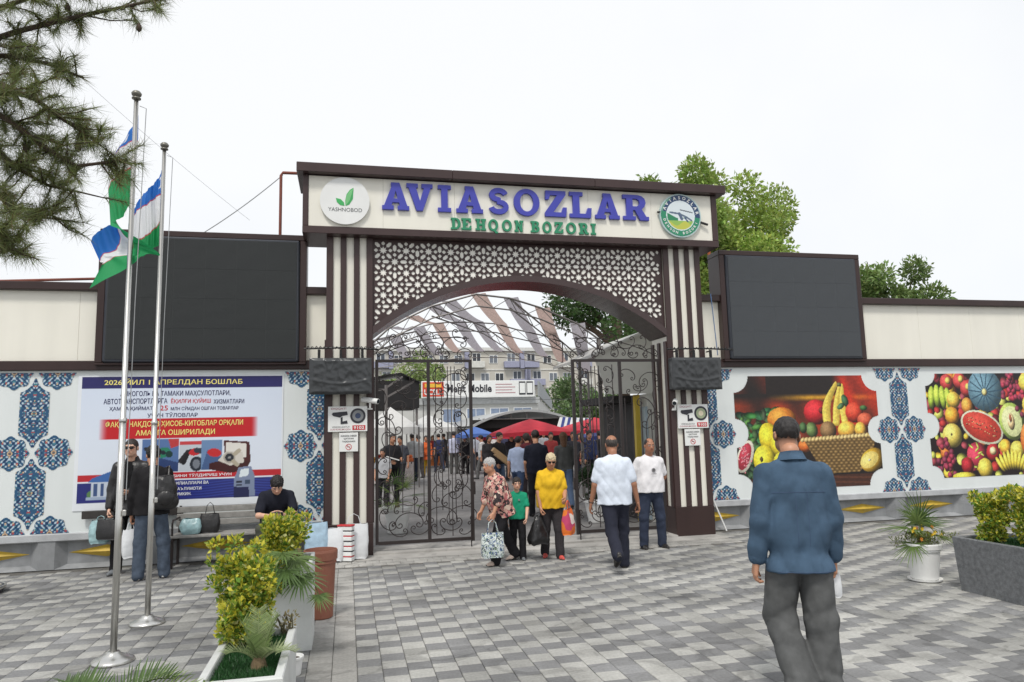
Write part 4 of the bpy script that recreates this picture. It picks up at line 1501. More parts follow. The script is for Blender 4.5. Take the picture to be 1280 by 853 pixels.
# ================================================================ things fixed to the pillars
WRAP = mat('black wrap film', lin((56, 58, 60)), .28, var=.15, scale=5, crease=.55)
def wrapped_box(x0, x1, label, bx0, bx1):
    t = thing('wrapped_box', label, 'box', ((x0 + x1) / 2, 11.2, 2.4), group='film-wrapped boxes on the pillars')
    V_, Q_ = [], []
    n = 70
    m = 44
    rng = np.random.default_rng(int((x0 + 9) * 100))
    A_ = rng.uniform(-1, 1, (16, 4))
    vs, fs = [], []
    def wr(u, v): return sum(0.0011 * (1 - 2 * abs(math.sin((a[0] * u * 1.4 + a[1] * v) * 17 + a[2] * 9))) for a in A_) + .010 * math.exp(-((v - .3 - .5 * (u - .5) ** 2) / .04) ** 2)
    for j in range(m + 1):
        for i in range(n + 1):
            u, v = i / n, j / m
            edge = min(u, 1 - u, v, 1 - v)
            d = wr(u, v) * min(1, edge * 8) + .03 * min(1, edge * 14)
            vs.append((x0 + (x1 - x0) * u, 11.07 - d, 2.405 + .54 * v - .01 * math.sin(u * 3.1)))
    for j in range(m):
        for i in range(n):
            a = j * (n + 1) + i
            fs.append((a, a + 1, a + n + 2, a + n + 1))
    b = MB()
    b.add(vs, fs)
    b.build('film_front', WRAP, t, smooth=True)
    b = MB()
    b.bbox(x0, x1, 11.068, 11.24, 2.405, 2.945, .02)
    b.build('film_case', WRAP, t)
    b = MB()
    b.tube([(bx0, 11.1, 3.085), ((bx0 + bx1) / 2, 11.09, 3.10), (bx1, 11.1, 3.075)], .014, 6)
    b.build('rail', BLACKP, t)
    b = MB()
    b.tube([(bx0 + (bx1 - bx0) * i / 60, 11.09 + .022 * math.sin(i * 1.9), 3.10 + .022 * math.cos(i * 1.9)) for i in range(61)], .007, 5)
    b.build('cable_wrap', BLACKP, t)
    for f in (.15, .5, .85):
        b = MB()
        x = x0 + (x1 - x0) * f
        b.bar((x, 11.16, 2.94), (x, 11.16, 3.08), .04, .03)
        b.bar((x, 11.16, 3.06), (x, 11.30, 3.06), .02, .02)
        b.build('bracket', BLACKP, t)
wrapped_box(-.55, .36, 'box wrapped in wrinkled black film on the left striped pillar', -.63, .46)
wrapped_box(5.27, 6.16, 'box wrapped in wrinkled black film on the right striped pillar', 5.20, 6.42)

RED = mat('red print', lin((190, 40, 48)), .45, var=.03)
DKP = mat('dark print', lin((44, 44, 52)), .45, var=.03)
PINKP = mat('faded red print', lin((176, 120, 128)), .45, var=.03)
GREYP = mat('grey print', lin((128, 126, 128)), .45, var=.03)
def camera_sign(x0, x1, z0, z1, label, word, num, lens):
    t = thing('camera_sign', label, 'sign', ((x0 + x1) / 2, 11.28, z0), group='camera warning signs')
    b = MB()
    b.bbox(x0, x1, 11.272, 11.29, z0, z1, .003)
    b.build('board', WHITEM, t)
    w_, h_ = x1 - x0, z1 - z0
    y = 11.269
    def P(u, v): return (x0 + u * w_, z0 + v * h_)
    b = MB(); lettering(b, word, *[P(.08, 0)[0], P(.46, 0)[0], P(0, .86)[1], P(0, .95)[1]], y, bold=.01); b.build('lettering', PINKP, t)
    b = MB(); lettering(b, 'VIDEOKUZATUV', P(.1, 0)[0], P(.55, 0)[0], P(0, .15)[1], P(0, .22)[1], y, bold=.01); b.build('lettering', GREYP, t)
    b = MB(); lettering(b, 'OLIB BORILMOQDA', P(.05, 0)[0], P(.58, 0)[0], P(0, .05)[1], P(0, .12)[1], y, bold=.01); b.build('lettering', PINKP, t)
    b = MB(); b.poly([P(.62, .06), P(.95, .06), P(.95, .24), P(.62, .24)], 11.268, 11.2715); nb = b.build('number_plate', RED, t)
    b = MB(); lettering(b, num, P(.65, 0)[0], P(.92, 0)[0], P(0, .09)[1], P(0, .21)[1], 11.266, bold=.02); b.build('lettering', WHITEM, nb)
    b = MB()
    b.poly([P(.10, .68), P(.12, .76), P(.48, .80), P(.50, .66), P(.36, .62), P(.30, .56), P(.14, .62)], 11.266, 11.2715)
    b.poly([P(.32, .56), P(.37, .58), P(.37, .40), P(.48, .44), P(.50, .32), P(.32, .30)], 11.2655, 11.2715)
    b.build('camera_picture', DKP, t)
    b = MB()
    for r, yy, m in ((.30, 11.267, 0), (.22, 11.2655, 1), (.11, 11.264, 2)):
        cx, cz = P(.76, .62)
        pts = [(cx + r * h_ * math.cos(2 * math.pi * i / 28), cz + r * h_ * math.sin(2 * math.pi * i / 28)) for i in range(28)]
        b.poly(pts, yy, 11.2715, m)
    b.build('lens_picture', lens, t)
LN1 = [DKP, mat('lens grey', lin((130, 132, 134)), .3), mat('lens blue', lin((52, 66, 96)), .2)]
LN2 = [DKP, mat('lens grass', lin((150, 160, 130)), .3), mat('lens pale', lin((206, 196, 172)), .3)]
camera_sign(-.28, .30, 1.845, 2.225, 'white camera warning sign with two camera pictures on the left pillar', 'DIQQAT!', '9102', LN1)
camera_sign(5.415, 5.975, 1.765, 2.165, 'white camera warning sign with two camera pictures on the right pillar', 'DIQQAT!', '9103', LN2)
def smoke_sign(x0, x1, z0, z1, label):
    t = thing('no_smoking_sign', label, 'sign', ((x0 + x1) / 2, 11.28, z0), group='no smoking signs')
    b = MB()
    b.bbox(x0, x1, 11.274, 11.29, z0, z1, .003)
    b.build('board', WHITEM, t)
    h_ = z1 - z0
    for i, s in enumerate(('HUDUDDA CHEKISH', 'QATIYAN', 'TAQIQLANADI')):
        b = MB()
        c_ = (x0 + x1) / 2
        hw = (.42, .26, .34)[i] * (x1 - x0)
        lettering(b, s, c_ - hw, c_ + hw, z1 - h_ * (.22 + .15 * i), z1 - h_ * (.12 + .15 * i), 11.272, bold=.02)
        b.build('lettering', DKP, t)
    b = MB()
    cx, cz, r = (x0 + x1) / 2, z0 + .25 * h_, .042
    b.tube([(cx + r * math.cos(a), 11.273, cz + r * math.sin(a)) for a in np.linspace(0, 2 * math.pi, 25)], .005, 4)
    b.bar((cx - r * .7, 11.272, cz + r * .7), (cx + r * .7, 11.272, cz - r * .7), .007, .004)
    b.build('ban_ring', RED, t)
    b = MB()
    b.bar((cx - .024, 11.2745, cz), (cx + .024, 11.2745, cz), .009, .002)
    b.build('cigarette_picture', DKP, t)
smoke_sign(-.115, .165, 1.545, 1.828, 'small white no-smoking notice below the camera sign on the left pillar')
smoke_sign(5.53, 5.815, 1.475, 1.75, 'small white no-smoking notice below the camera sign on the right pillar')
def cctv(x, z, label, dx, long_=.2):
    t = thing('security_camera', label, 'camera', (x, 11.2, z), group='security cameras')
    b = MB()
    b.tube([(x, 11.29, z - .10), (x, 11.2, z - .10), (x, 11.18, z - .03)], .016, 8)
    b.lathe([(.04, 0), (.04, .02)], (x, 11.25, z - .13), 12)
    b.build('arm', WHITEM, t)
    b = MB()
    a, c_ = Vector((x - dx * long_ * .5, 11.2 + long_ * .3, z + .03)), Vector((x + dx * long_ * .5, 11.2 - long_ * .35, z - .015))
    b.tube([a, a + (c_ - a) * .02, c_ - (c_ - a) * .03, c_], [.03, .042, .042, .040], 14)
    b.build('housing', WHITEM, t, smooth=False)
    b = MB()
    d = (c_ - a).normalized()
    b.tube([c_ + d * .001, c_ + d * .004], [.034, .032], 14)
    b.build('lens', GLASSD, t)
cctv(.34, 2.30, 'white bullet security camera at the inner edge of the left pillar', .9, .26)
cctv(5.345, 2.20, 'small white security camera at the inner edge of the right pillar', -.5, .12)
t = thing('white_pole', 'two thin white rods leaning beside the right pillar base', 'rod', (6.05, 11.6, 0))
for a, c_ in (((6.03, 11.62, 0), (5.99, 11.74, 1.3)), ((6.36, 11.58, 0), (6.02, 11.71, 1.0))):
    b = MB()
    b.tube([a, c_], .014, 6)
    b.build('rod', WHITEM, t)

# gas pipes and wires behind the walls
PIPE = mat('rusty pipe', lin((122, 66, 52)), .7, var=.2, scale=8)
b = MB()
b.tube([(-1.12, 12.5, 0), (-1.12, 12.5, 6.24), (-1.09, 12.5, 6.29), (-.3, 12.5, 6.30)], .026, 8)
setp(b.build('gas_pipe', PIPE, loc=(-1.12, 12.5, 0)), 'upright red-brown gas pipe bending over behind the left end of the sign', 'pipe')
b = MB()
b.tube([(6.9, 12.6, 0), (6.9, 12.6, 6.5)], .03, 8)
setp(b.build('gas_pipe', mat('orange pipe', lin((176, 92, 40)), .6, var=.2), loc=(6.9, 12.6, 0)), 'orange upright pipe behind the right end of the sign', 'pipe')
b = MB()
b.tube([(-12, 12.5, 4.02), (-5.27, 12.5, 4.30), (-3.9, 12.5, 4.37), (-1.16, 12.5, 4.45)], .022, 8)
setp(b.build('gas_pipe', PIPE, loc=(-5, 12.5, 4.3)), 'thin red-brown pipe running just above the left wall cap', 'pipe')
WIRE = mat('wire', lin((150, 152, 154)), .6)
def wire(pts, label, r=.006, m=None):
    P = []
    a, c_ = Vector(pts[0]), Vector(pts[1])
    for i in range(25):
        f = i / 24
        p = a + (c_ - a) * f
        p.z -= pts[2] * 4 * f * (1 - f)
        P.append(p)
    b = MB()
    b.tube(P, r, 4)
    setp(b.build('wire', m or WIRE, loc=tuple(a)), label, 'cable')
wire(((-1.09, 12.5, 6.25), (-3.4, 13.5, 4.9), .12), 'slack thin wire from the bent gas pipe down to the left screen', .008)
wire(((-4.6, 9.5, 7.6), (-1.6, 12.4, 5.4), .1), 'thin wire crossing the white sky over the left screen', .0022)
wire(((6.28, 11.5, 4.12), (6.22, 11.27, 3.0), .0), 'thin blue cable hanging beside the right pillar', .008, mat('blue cable', lin((70, 100, 140)), .5))

# ================================================================ poster on the left wall
def poster():
    x0, x1, z0, z1 = -3.80, -.985, .90, 2.735
    t = thing('poster_banner', 'large Cyrillic payment-notice banner with fuel pump and watch pictures behind the bench', 'poster', (x0, 11.74, z0))
    c = Canvas(x0, x1, z0, z1, .0105, (222, 230, 240))
    X, Z = c.X, c.Z
    c.A[:] = np.stack([228 - 22 * (Z - z0) * .3, 234 - 14 * (Z - z0) * .3, 243 + 0 * Z], -1)
    c.rect(x0 + .0, x1, 2.565, z1, (40, 38, 100))
    f = np.clip(np.minimum((X + 3.55) / .12, (-1.33 - X) / .10), 0, 1)
    c.fill((Z > 1.815) & (Z < 2.105) & (X > -3.56) & (X < -1.32), (196, 26, 34), f)
    c.fill((Z > 1.21) & (Z < 1.305), (190, 36, 46))
    c.fill((Z > .90) & (Z < 1.195), (38, 42, 118))
    st = np.clip(np.sin(Z * 160 + np.sin(X * 5) * 3) * .5 + .2, 0, 1) * np.clip((X + 2.7) / .6, 0, 1)
    c.fill((Z > .93) & (Z < 1.18), (70, 100, 190), st * .8)
    # bottle
    c.rect(-3.14, -3.10, 1.70, 1.80, (60, 36, 26)); c.rect(-3.165, -3.075, 1.43, 1.72, (168, 92, 40)); c.rect(-3.16, -3.08, 1.52, 1.62, (220, 200, 160))
    # photographs in a row
    c.rect(-2.95, -2.45, 1.315, 1.80, (88, 118, 168))
    c.poly([(-2.95, 1.315), (-2.45, 1.315), (-2.45, 1.45), (-2.7, 1.52), (-2.95, 1.42)], (50, 70, 116))
    c.poly([(-2.6, 1.8), (-2.45, 1.8), (-2.45, 1.70), (-2.56, 1.66)], (190, 60, 62))
    c.ell(-2.66, 1.60, .10, .075, (44, 130, 100), 20); c.ell(-2.58, 1.575, .05, .05, (24, 60, 56)); c.stroke([(-2.9, 1.66), (-2.66, 1.60)], .03, (34, 40, 52))
    c.rect(-2.435, -2.13, 1.315, 1.76, (196, 204, 212)); c.rect(-2.435, -2.13, 1.71, 1.76, (200, 66, 70))
    c.ell(-2.2, 1.42, .09, .11, (40, 46, 56)); c.ell(-2.2, 1.42, .05, .07, (120, 126, 136))
    c.stroke([(-2.42, 1.47), (-2.32, 1.60), (-2.2, 1.62)], .035, (40, 38, 42)); c.stroke([(-2.38, 1.44), (-2.33, 1.56)], .03, (30, 30, 34))
    c.ell(-2.22, 1.60, .09, .055, (200, 40, 46), 12); c.stroke([(-2.2, 1.62), (-2.05, 1.60), (-2.0, 1.55)], .04, (50, 56, 70))
    c.rect(-2.13, -1.84, 1.33, 1.77, (110, 140, 180)); c.poly([(-2.13, 1.33), (-1.84, 1.33), (-1.84, 1.5), (-2.05, 1.62)], (70, 96, 140))
    c.ell(-1.95, 1.58, .10, .062, (198, 40, 44), -8)
    # watch in its box
    c.poly([(-1.82, 1.76), (-1.45, 1.73), (-1.43, 1.44), (-1.80, 1.45)], (74, 28, 28)); c.poly([(-1.79, 1.73), (-1.50, 1.705), (-1.49, 1.50), (-1.78, 1.50)], (228, 224, 216))
    c.poly([(-2.02, 1.42), (-1.80, 1.47), (-1.43, 1.44), (-1.50, 1.30), (-1.72, 1.27), (-2.02, 1.33)], (64, 22, 22)); c.poly([(-1.9, 1.46), (-1.78, 1.60), (-1.55, 1.58), (-1.52, 1.42), (-1.72, 1.38)], (214, 208, 198))
    c.ell(-1.735, 1.50, .085, .085, (176, 170, 160)); c.ell(-1.735, 1.50, .062, .062, (40, 42, 50)); c.ell(-1.735, 1.50, .02, .02, (150, 150, 150))
    c.stroke([(-1.66, 1.55), (-1.60, 1.60)], .03, (180, 170, 150)); c.stroke([(-1.68, 1.44), (-1.62, 1.39)], .03, (180, 170, 150))
    # bank building and terminal
    c.ell(-3.62, 1.03, .05, .05, (90, 130, 80))
    c.rect(-3.62, -3.06, .99, 1.20, (196, 206, 220)); c.poly([(-3.66, 1.20), (-3.02, 1.20), (-3.10, 1.27), (-3.34, 1.36), (-3.60, 1.26)], (60, 104, 170))
    for i in range(6): c.rect(-3.58 + i * .09, -3.535 + i * .09, 1.0, 1.18, (60, 84, 130))
    c.rect(-3.68, -3.02, .95, .99, (160, 176, 200))
    c.poly([(-1.66, .90), (-1.36, .915), (-1.37, 1.22), (-1.42, 1.36), (-1.60, 1.35), (-1.66, 1.18)], (128, 140, 168))
    c.poly([(-1.66, .90), (-1.44, .90), (-1.45, 1.05), (-1.66, 1.06)], (30, 34, 78)); c.poly([(-1.59, 1.20), (-1.46, 1.22), (-1.45, 1.325), (-1.57, 1.32)], (226, 236, 240))
    c.rect(-1.63, -1.55, 1.12, 1.15, (40, 44, 60)); c.rect(-1.63, -1.55, 1.07, 1.10, (40, 44, 60)); c.rect(-1.50, -1.43, 1.09, 1.16, (60, 76, 100))
    put('print', c.mesh('print', 11.738), t).location = -LOC[t.name]
    b = MB()
    b.box(x0 - .05, x1 + .02, 11.7385, 11.749, .80, z1 + .02)
    b.build('banner_sheet', mat('banner vinyl', lin((224, 228, 232)), .35, var=.02), t)
    y = 11.735
    YEL, NAV, RDT, WHT = mat('yellow lettering', lin((240, 226, 130)), .5, var=0), mat('navy lettering', lin((34, 34, 84)), .5, var=0), mat('red lettering', lin((196, 36, 44)), .5, var=0), mat('white lettering', lin((236, 238, 242)), .5, var=0)
    def line(s, a, c_, zb, zt, m, bold=.012):
        q = MB()
        lettering(q, s, a, c_, zb, zt, y, bold=bold)
        q.build('lettering', m, t)
    line('2026 ЙИЛ 1 АПРЕЛДАН БОШЛАБ', -3.50, -1.57, 2.60, 2.71, YEL)
    line('АЛКОГОЛЬ ВА ТАМАКИ МАҲСУЛОТЛАРИ,', -3.28, -1.74, 2.43, 2.52, NAV)
    line('АВТОТРАНСПОРТЛАРГА', -3.50, -2.63, 2.33, 2.41, NAV); line('ЁҚИЛҒИ ҚУЙИШ', -2.58, -2.02, 2.32, 2.41, RDT); line('ХИЗМАТЛАРИ', -1.98, -1.54, 2.315, 2.385, NAV)
    line('ҲАМДА ҚИЙМАТИ', -3.42, -2.78, 2.225, 2.305, NAV); line('25', -2.73, -2.62, 2.225, 2.30, RDT); line('МЛН СЎМДАН ОШГАН ТОВАРЛАР', -2.58, -1.62, 2.215, 2.29, NAV)
    line('УЧУН ТЎЛОВЛАР', -2.90, -2.20, 2.125, 2.20, NAV)
    line('ФАҚАТ НАҚДСИЗ ҲИСОБ-КИТОБЛАР ОРҚАЛИ', -3.46, -1.55, 1.975, 2.075, YEL); line('АМАЛГА ОШИРИЛАДИ', -3.05, -1.95, 1.845, 1.94, YEL)
    line('ҲИСОБИНИ ТЎЛДИРИШ УЧУН', -2.72, -1.70, 1.225, 1.285, WHT); line('ФИЛИАЛЛАРИ ВА', -2.52, -2.02, 1.12, 1.17, WHT); line('МАЪЛУМОТИ', -2.50, -2.12, 1.04, 1.085, WHT); line('МУМКИН.', -2.50, -2.26, .965, 1.01, WHT)
    line('БАНК', -3.28, -3.12, 1.225, 1.262, WHT)
poster()

# ================================================================ fruit murals on the right wall
def scallop_mask(c, x0, x1, z0, z1, r, rs):
    X, Z = c.X, c.Z
    m = (X > x0) & (X < x1) & (Z > z0) & (Z < z1)
    for cx in (x0, x1):
        for cz in (z0, z1): m &= np.hypot(X - cx, Z - cz) > r
        m &= np.hypot(X - cx, Z - (z0 + z1) / 2) > rs
    return m
def fruit(c, x, z, rx, rz_, col, rot=0, dark=.36, hi=1.25):
    col = np.array(col, float)
    c.ell(x, z, rx, rz_, col, rot, pic=(np.clip(col * hi + 25, 0, 255), col * dark))
def mural_basket():
    x0, x1, z0, z1 = 6.74, 9.72, .63, 2.68
    t = thing('fruit_mural', 'printed mural of a wicker fruit basket with bananas and apples, scalloped edge', 'mural', (x0, 11.74, z0), group='fruit murals')
    c = Canvas(x0, x1, z0, z1, .0105, (30, 22, 20))
    X, Z = c.X, c.Z
    n1 = np.sin(X * 5 + 1) + np.sin(X * 9 + Z * 4) + np.sin(X * 2.3 - Z * 3)
    c.A[:] = (34, 26, 24)
    c.fill((Z < 2.30) & (Z > 1.5), (200, 66, 30), np.clip((2.30 - Z) * 6, 0, 1) * np.clip(.6 + .2 * n1, 0, 1))
    c.fill((Z < 2.34) & (Z > 2.2), (206, 150, 40), np.exp(-((Z - 2.27) / .05) ** 2) * np.clip((X - 7.4) * 1.2, 0, 1))
    c.fill((X > 8.7) & (Z > 1.7), (206, 52, 28), np.clip((X - 8.75) * 4, 0, 1) * np.clip(.7 + .25 * n1, 0, 1))
    c.fill((X < 7.4) & (Z > 2.35), (120, 40, 24), np.clip(.3 + .2 * n1, 0, .6))
    c.fill(Z < .86, (70, 40, 30)); c.fill((Z < .86) & (np.sin(Z * 70 + X * 3) > .4), (92, 54, 38))
    rg = np.random.default_rng(3)
    for i in range(70):
        x, z = rg.uniform(6.8, 7.75), rg.uniform(1.35, 2.05)
        fruit(c, x, z, rg.uniform(.06, .14), rg.uniform(.03, .07), (48 + rg.uniform(-16, 22), 88 + rg.uniform(-24, 34), 48), rg.uniform(0, 180))
    for i in range(26): fruit(c, rg.uniform(6.85, 7.3), rg.uniform(.85, 1.3), rg.uniform(.06, .12), .05, (44, 72, 44), rg.uniform(0, 180))
    fruit(c, 7.68, 1.88, .29, .22, (222, 130, 42)); fruit(c, 7.40, 1.56, .20, .27, (222, 196, 40), 10); fruit(c, 7.62, 1.42, .2, .22, (224, 200, 44))
    fruit(c, 7.28, 1.16, .22, .27, (226, 206, 48)); fruit(c, 7.22, 1.18, .03, .05, (80, 64, 30)); fruit(c, 7.62, 1.1, .17, .2, (224, 200, 46)); fruit(c, 8.12, 1.4, .14, .12, (210, 104, 40))
    fruit(c, 6.90, 1.24, .15, .30, (232, 226, 208), -22, .8, 1.0); fruit(c, 6.89, 1.24, .11, .25, (186, 52, 70), -22, .8, 1.1)
    for i in range(40): fruit(c, 6.89 + rg.normal(0, .05), 1.24 + rg.normal(0, .12), .016, .02, (226, 120, 130), 0)
    # apple, kiwi, peaches, bananas, orange
    fruit(c, 8.40, 2.0, .26, .23, (186, 34, 40)); fruit(c, 8.50, 2.03, .05, .06, (110, 30, 26))
    for a, b_, r in (((8.85, 2.50), (8.62, 1.78), .085), ((8.93, 2.48), (8.80, 1.80), .075), ((8.98, 2.46), (8.98, 1.82), .07)):
        for q in np.linspace(0, 1, 60):
            x = a[0] + (b_[0] - a[0]) * q - .10 * math.sin(q * math.pi) * (1 if a[0] < 8.9 else .2)
            z = a[1] + (b_[1] - a[1]) * q
            fruit(c, x, z, r * (.35 + .65 * math.sin(min(q * 1.2, 1) * math.pi * .6)), .06, (232, 200, 84), 0, .75, 1.1)
    fruit(c, 8.92, 2.50, .05, .04, (90, 90, 50)); fruit(c, 9.02, 2.2, .07, .12, (52, 92, 56), 20); fruit(c, 8.92, 2.1, .09, .05, (70, 110, 70), 30)
    fruit(c, 9.20, 1.98, .19, .19, (208, 62, 38)); fruit(c, 9.42, 1.84, .17, .13, (204, 84, 56)); fruit(c, 9.40, 2.06, .08, .05, (60, 100, 50))
    fruit(c, 8.62, 1.66, .17, .17, (128, 98, 62)); fruit(c, 9.02, 1.66, .20, .16, (238, 178, 70)); fruit(c, 9.30, 1.66, .12, .14, (238, 182, 74)); fruit(c, 8.28, 1.68, .12, .14, (96, 120, 66), 20); fruit(c, 8.10, 1.72, .08, .10, (60, 90, 50))
    # basket
    bk = c.polym([(8.10, 1.50), (9.62, 1.56), (9.5, 1.15), (9.22, .90), (8.62, .88), (8.32, 1.12)])
    wv = np.sin(X * 62 + (np.floor(Z / .052) % 2) * math.pi) * .5 + .5
    rw = np.abs(np.modf(Z / .052)[0] - .5) * 2
    W_ = np.stack([96 + 96 * wv * (1 - rw), 74 + 82 * wv * (1 - rw), 40 + 58 * wv * (1 - rw)], -1)
    c.fill(bk, W_)
    for x in np.arange(8.08, 9.6, .075): fruit(c, x, 1.505 + .04 * (x - 8.1), .055, .038, (196, 166, 108), 35, .5)
    fruit(c, 9.50, 1.10, .27, .2, (216, 168, 50), 28); fruit(c, 9.44, 1.10, .21, .135, (240, 216, 120), 28, .9, 1.0); fruit(c, 9.44, 1.10, .03, .02, (250, 240, 190), 28)
    c.mask = scallop_mask(c, x0, x1, z0, z1, .30, .25)
    put('print', c.mesh('print', WY - .006, grain=.055), t).location = -LOC[t.name]
def mural_fruit():
    x0, x1, z0, z1 = 10.80, 14.0, .70, 2.70
    t = thing('fruit_mural', 'printed mural of mixed fruit with a blue pumpkin and halved watermelon, scalloped edge', 'mural', (x0, 11.74, z0), group='fruit murals')
    c = Canvas(x0, x1, z0, z1, .0105, (28, 16, 18))
    rg = np.random.default_rng(5)
    for i in range(190):
        col = [(168, 44, 40), (226, 180, 56), (112, 30, 44), (206, 110, 44), (196, 200, 90), (150, 60, 70)][rg.integers(6)]
        r = rg.uniform(.05, .12)
        fruit(c, rg.uniform(x0, x1), rg.uniform(z0, z1), r, r * rg.uniform(.8, 1.2), col, rg.uniform(0, 90))
    for x, z in ((11.3, 2.52), (11.6, 2.55), (11.75, 2.4)): fruit(c, x, z, .15, .16, (196, 64, 62)); fruit(c, x + .03, z + .03, .06, .07, (226, 190, 90))
    for i in range(4): fruit(c, 10.92 + .13 * i, 2.26 - .03 * abs(i - 1), .075, .22, (172, 200, 66), -6 + 5 * i)
    fruit(c, 11.42, 2.18, .15, .16, (232, 190, 74)); fruit(c, 11.72, 2.06, .13, .16, (224, 150, 60)); fruit(c, 11.35, 1.88, .16, .17, (232, 160, 50)); fruit(c, 11.32, 1.50, .22, .23, (230, 206, 96)); fruit(c, 11.3, 1.52, .02, .03, (90, 70, 40))
    fruit(c, 12.18, 2.36, .40, .42, (96, 132, 148), 0, .55, 1.2)
    for a in np.linspace(0, 2 * math.pi, 15)[:-1]: c.stroke([(12.16 + .05 * math.cos(a), 2.32 + .05 * math.sin(a)), (12.18 + .37 * math.cos(a), 2.36 + .39 * math.sin(a))], .012, (52, 84, 104))
    fruit(c, 12.16, 2.32, .06, .07, (214, 200, 130))
    fruit(c, 12.02, 1.64, .50, .30, (222, 224, 196), -22, .9, 1.0); fruit(c, 12.02, 1.645, .46, .262, (198, 60, 46), -22, .85, 1.1)
    for i in range(60):
        u, v = rg.uniform(-.36, .36), rg.choice([-.06, .02, .08]) + rg.normal(0, .012)
        fruit(c, 12.02 + u * .93 + v * .37, 1.645 - u * .37 + v * .93, .014, .009, (60, 24, 20) if rg.random() < .6 else (238, 190, 130), -22)
    fruit(c, 12.74, 1.74, .30, .37, (178, 206, 96), 8); fruit(c, 12.74, 1.74, .235, .30, (226, 232, 168), 8, .9, 1.0); fruit(c, 12.72, 1.74, .085, .17, (236, 206, 150), 4); fruit(c, 12.71, 1.8, .03, .08, (150, 80, 50), 4)
    for cx, cz, n_ in ((12.78, 2.42, 26), (11.15, 1.0, 30), (13.02, 2.2, 14)):
        for i in range(n_): fruit(c, cx + rg.normal(0, .11), cz + rg.normal(0, .17), .055, .06, (126 + rg.uniform(-20, 40), 44, 66))
    fruit(c, 11.85, 1.12, .24, .24, (184, 52, 74), 30)
    for i in range(12): fruit(c, 11.85 + rg.normal(0, .12), 1.12 + rg.normal(0, .12), .07, .02, (176, 190, 80), rg.uniform(0, 180))
    fruit(c, 12.22, 1.15, .16, .17, (176, 36, 44)); fruit(c, 12.22, 1.18, .08, .08, (232, 206, 150)); fruit(c, 11.6, .92, .14, .16, (160, 28, 38)); fruit(c, 12.0, .86, .17, .19, (224, 196, 74)); fruit(c, 12.52, 1.25, .14, .15, (234, 178, 60)); fruit(c, 12.8, 1.18, .17, .18, (224, 204, 84))
    for i in range(9): fruit(c, 12.36 + .075 * i, .92 + .09 * math.sin(i * .4), .045, .20 - .008 * abs(i - 4), (236, 210, 72), 34 - 8.5 * i)
    fruit(c, 11.5, .72, .26, .08, (232, 208, 66)); fruit(c, 13.2, 1.35, .30, .42, (222, 120, 52)); fruit(c, 13.22, 1.35, .17, .28, (70, 60, 30)); fruit(c, 13.2, 2.5, .2, .2, (236, 206, 80)); fruit(c, 13.2, 2.05, .17, .2, (230, 200, 80)); fruit(c, 13.3, .9, .16, .18, (178, 34, 42)); fruit(c, 13.7, 1.7, .3, .3, (90, 130, 70))
    c.mask = scallop_mask(c, x0, x1, z0, z1, .24, .24)
    put('print', c.mesh('print', WY - .006, grain=.055), t).location = -LOC[t.name]
mural_basket()
mural_fruit()
# ================================================================ flagpoles and flags
def flagpole(x, y, h, label):
    t = thing('flagpole', label, 'flagpole', (x, y, 0), group='steel flagpoles')
    b = MB()
    b.lathe([(.16, 0), (.165, .012), (.155, .028), (.11, .045), (.055, .07), (.05, .085)], (x, y, 0), 40)
    b.build('base_plate', STEEL, t, smooth=True)
    b = MB()
    b.lathe([(.027, .08), (.027, 1.98)], (x, y, 0), 24)
    b.build('pole', STEEL, t, smooth=True)
    b = MB()
    b.lathe([(.030, 1.955), (.031, 1.96), (.031, 1.985), (.0225, 1.99), (.0195, h)], (x, y, 0), 24)
    b.build('upper_pole', STEEL, t, smooth=True)
    b = MB()
    b.lathe([(.02, h), (.038, h + .004), (.038, h + .014), (.02, h + .018), (.026, h + .026), (.040, h + .038), (.044, h + .055), (.030, h + .075), (.008, h + .085)], (x, y, 0), 20)
    b.build('finial', mat('grey finial', lin((120, 118, 110)), .4, metal=.6), t, smooth=True)
    b = MB()
    b.tube([(x + .03, y, h - .06), (x + .085, y, h - .08), (x + .06, y - .01, 3.0), (x + .05, y - .01, 1.3)], .004, 4)
    b.build('halyard', WIRE, t)
    b = MB()
    b.bbox(x + .03, x + .06, y - .03, y - .01, 1.17, 1.22, .006)
    b.build('cleat', STEEL, t)
    return t
flagpole(-1.86, 6.76, 4.84, 'nearer of the two steel flagpoles, standing beside the bottom palm fronds')
flagpole(-1.91, 8.01, 4.86, 'farther of the two steel flagpoles, in front of the man with the backpack')
def unproj(px, py, Y):
    d = _f2 + _r3 * ((px - 640) / FOCAL) - _u3 * ((py - 426.5) / FOCAL)
    return Vector((0, 0, CAM_H)) + d * (Y / d.y)
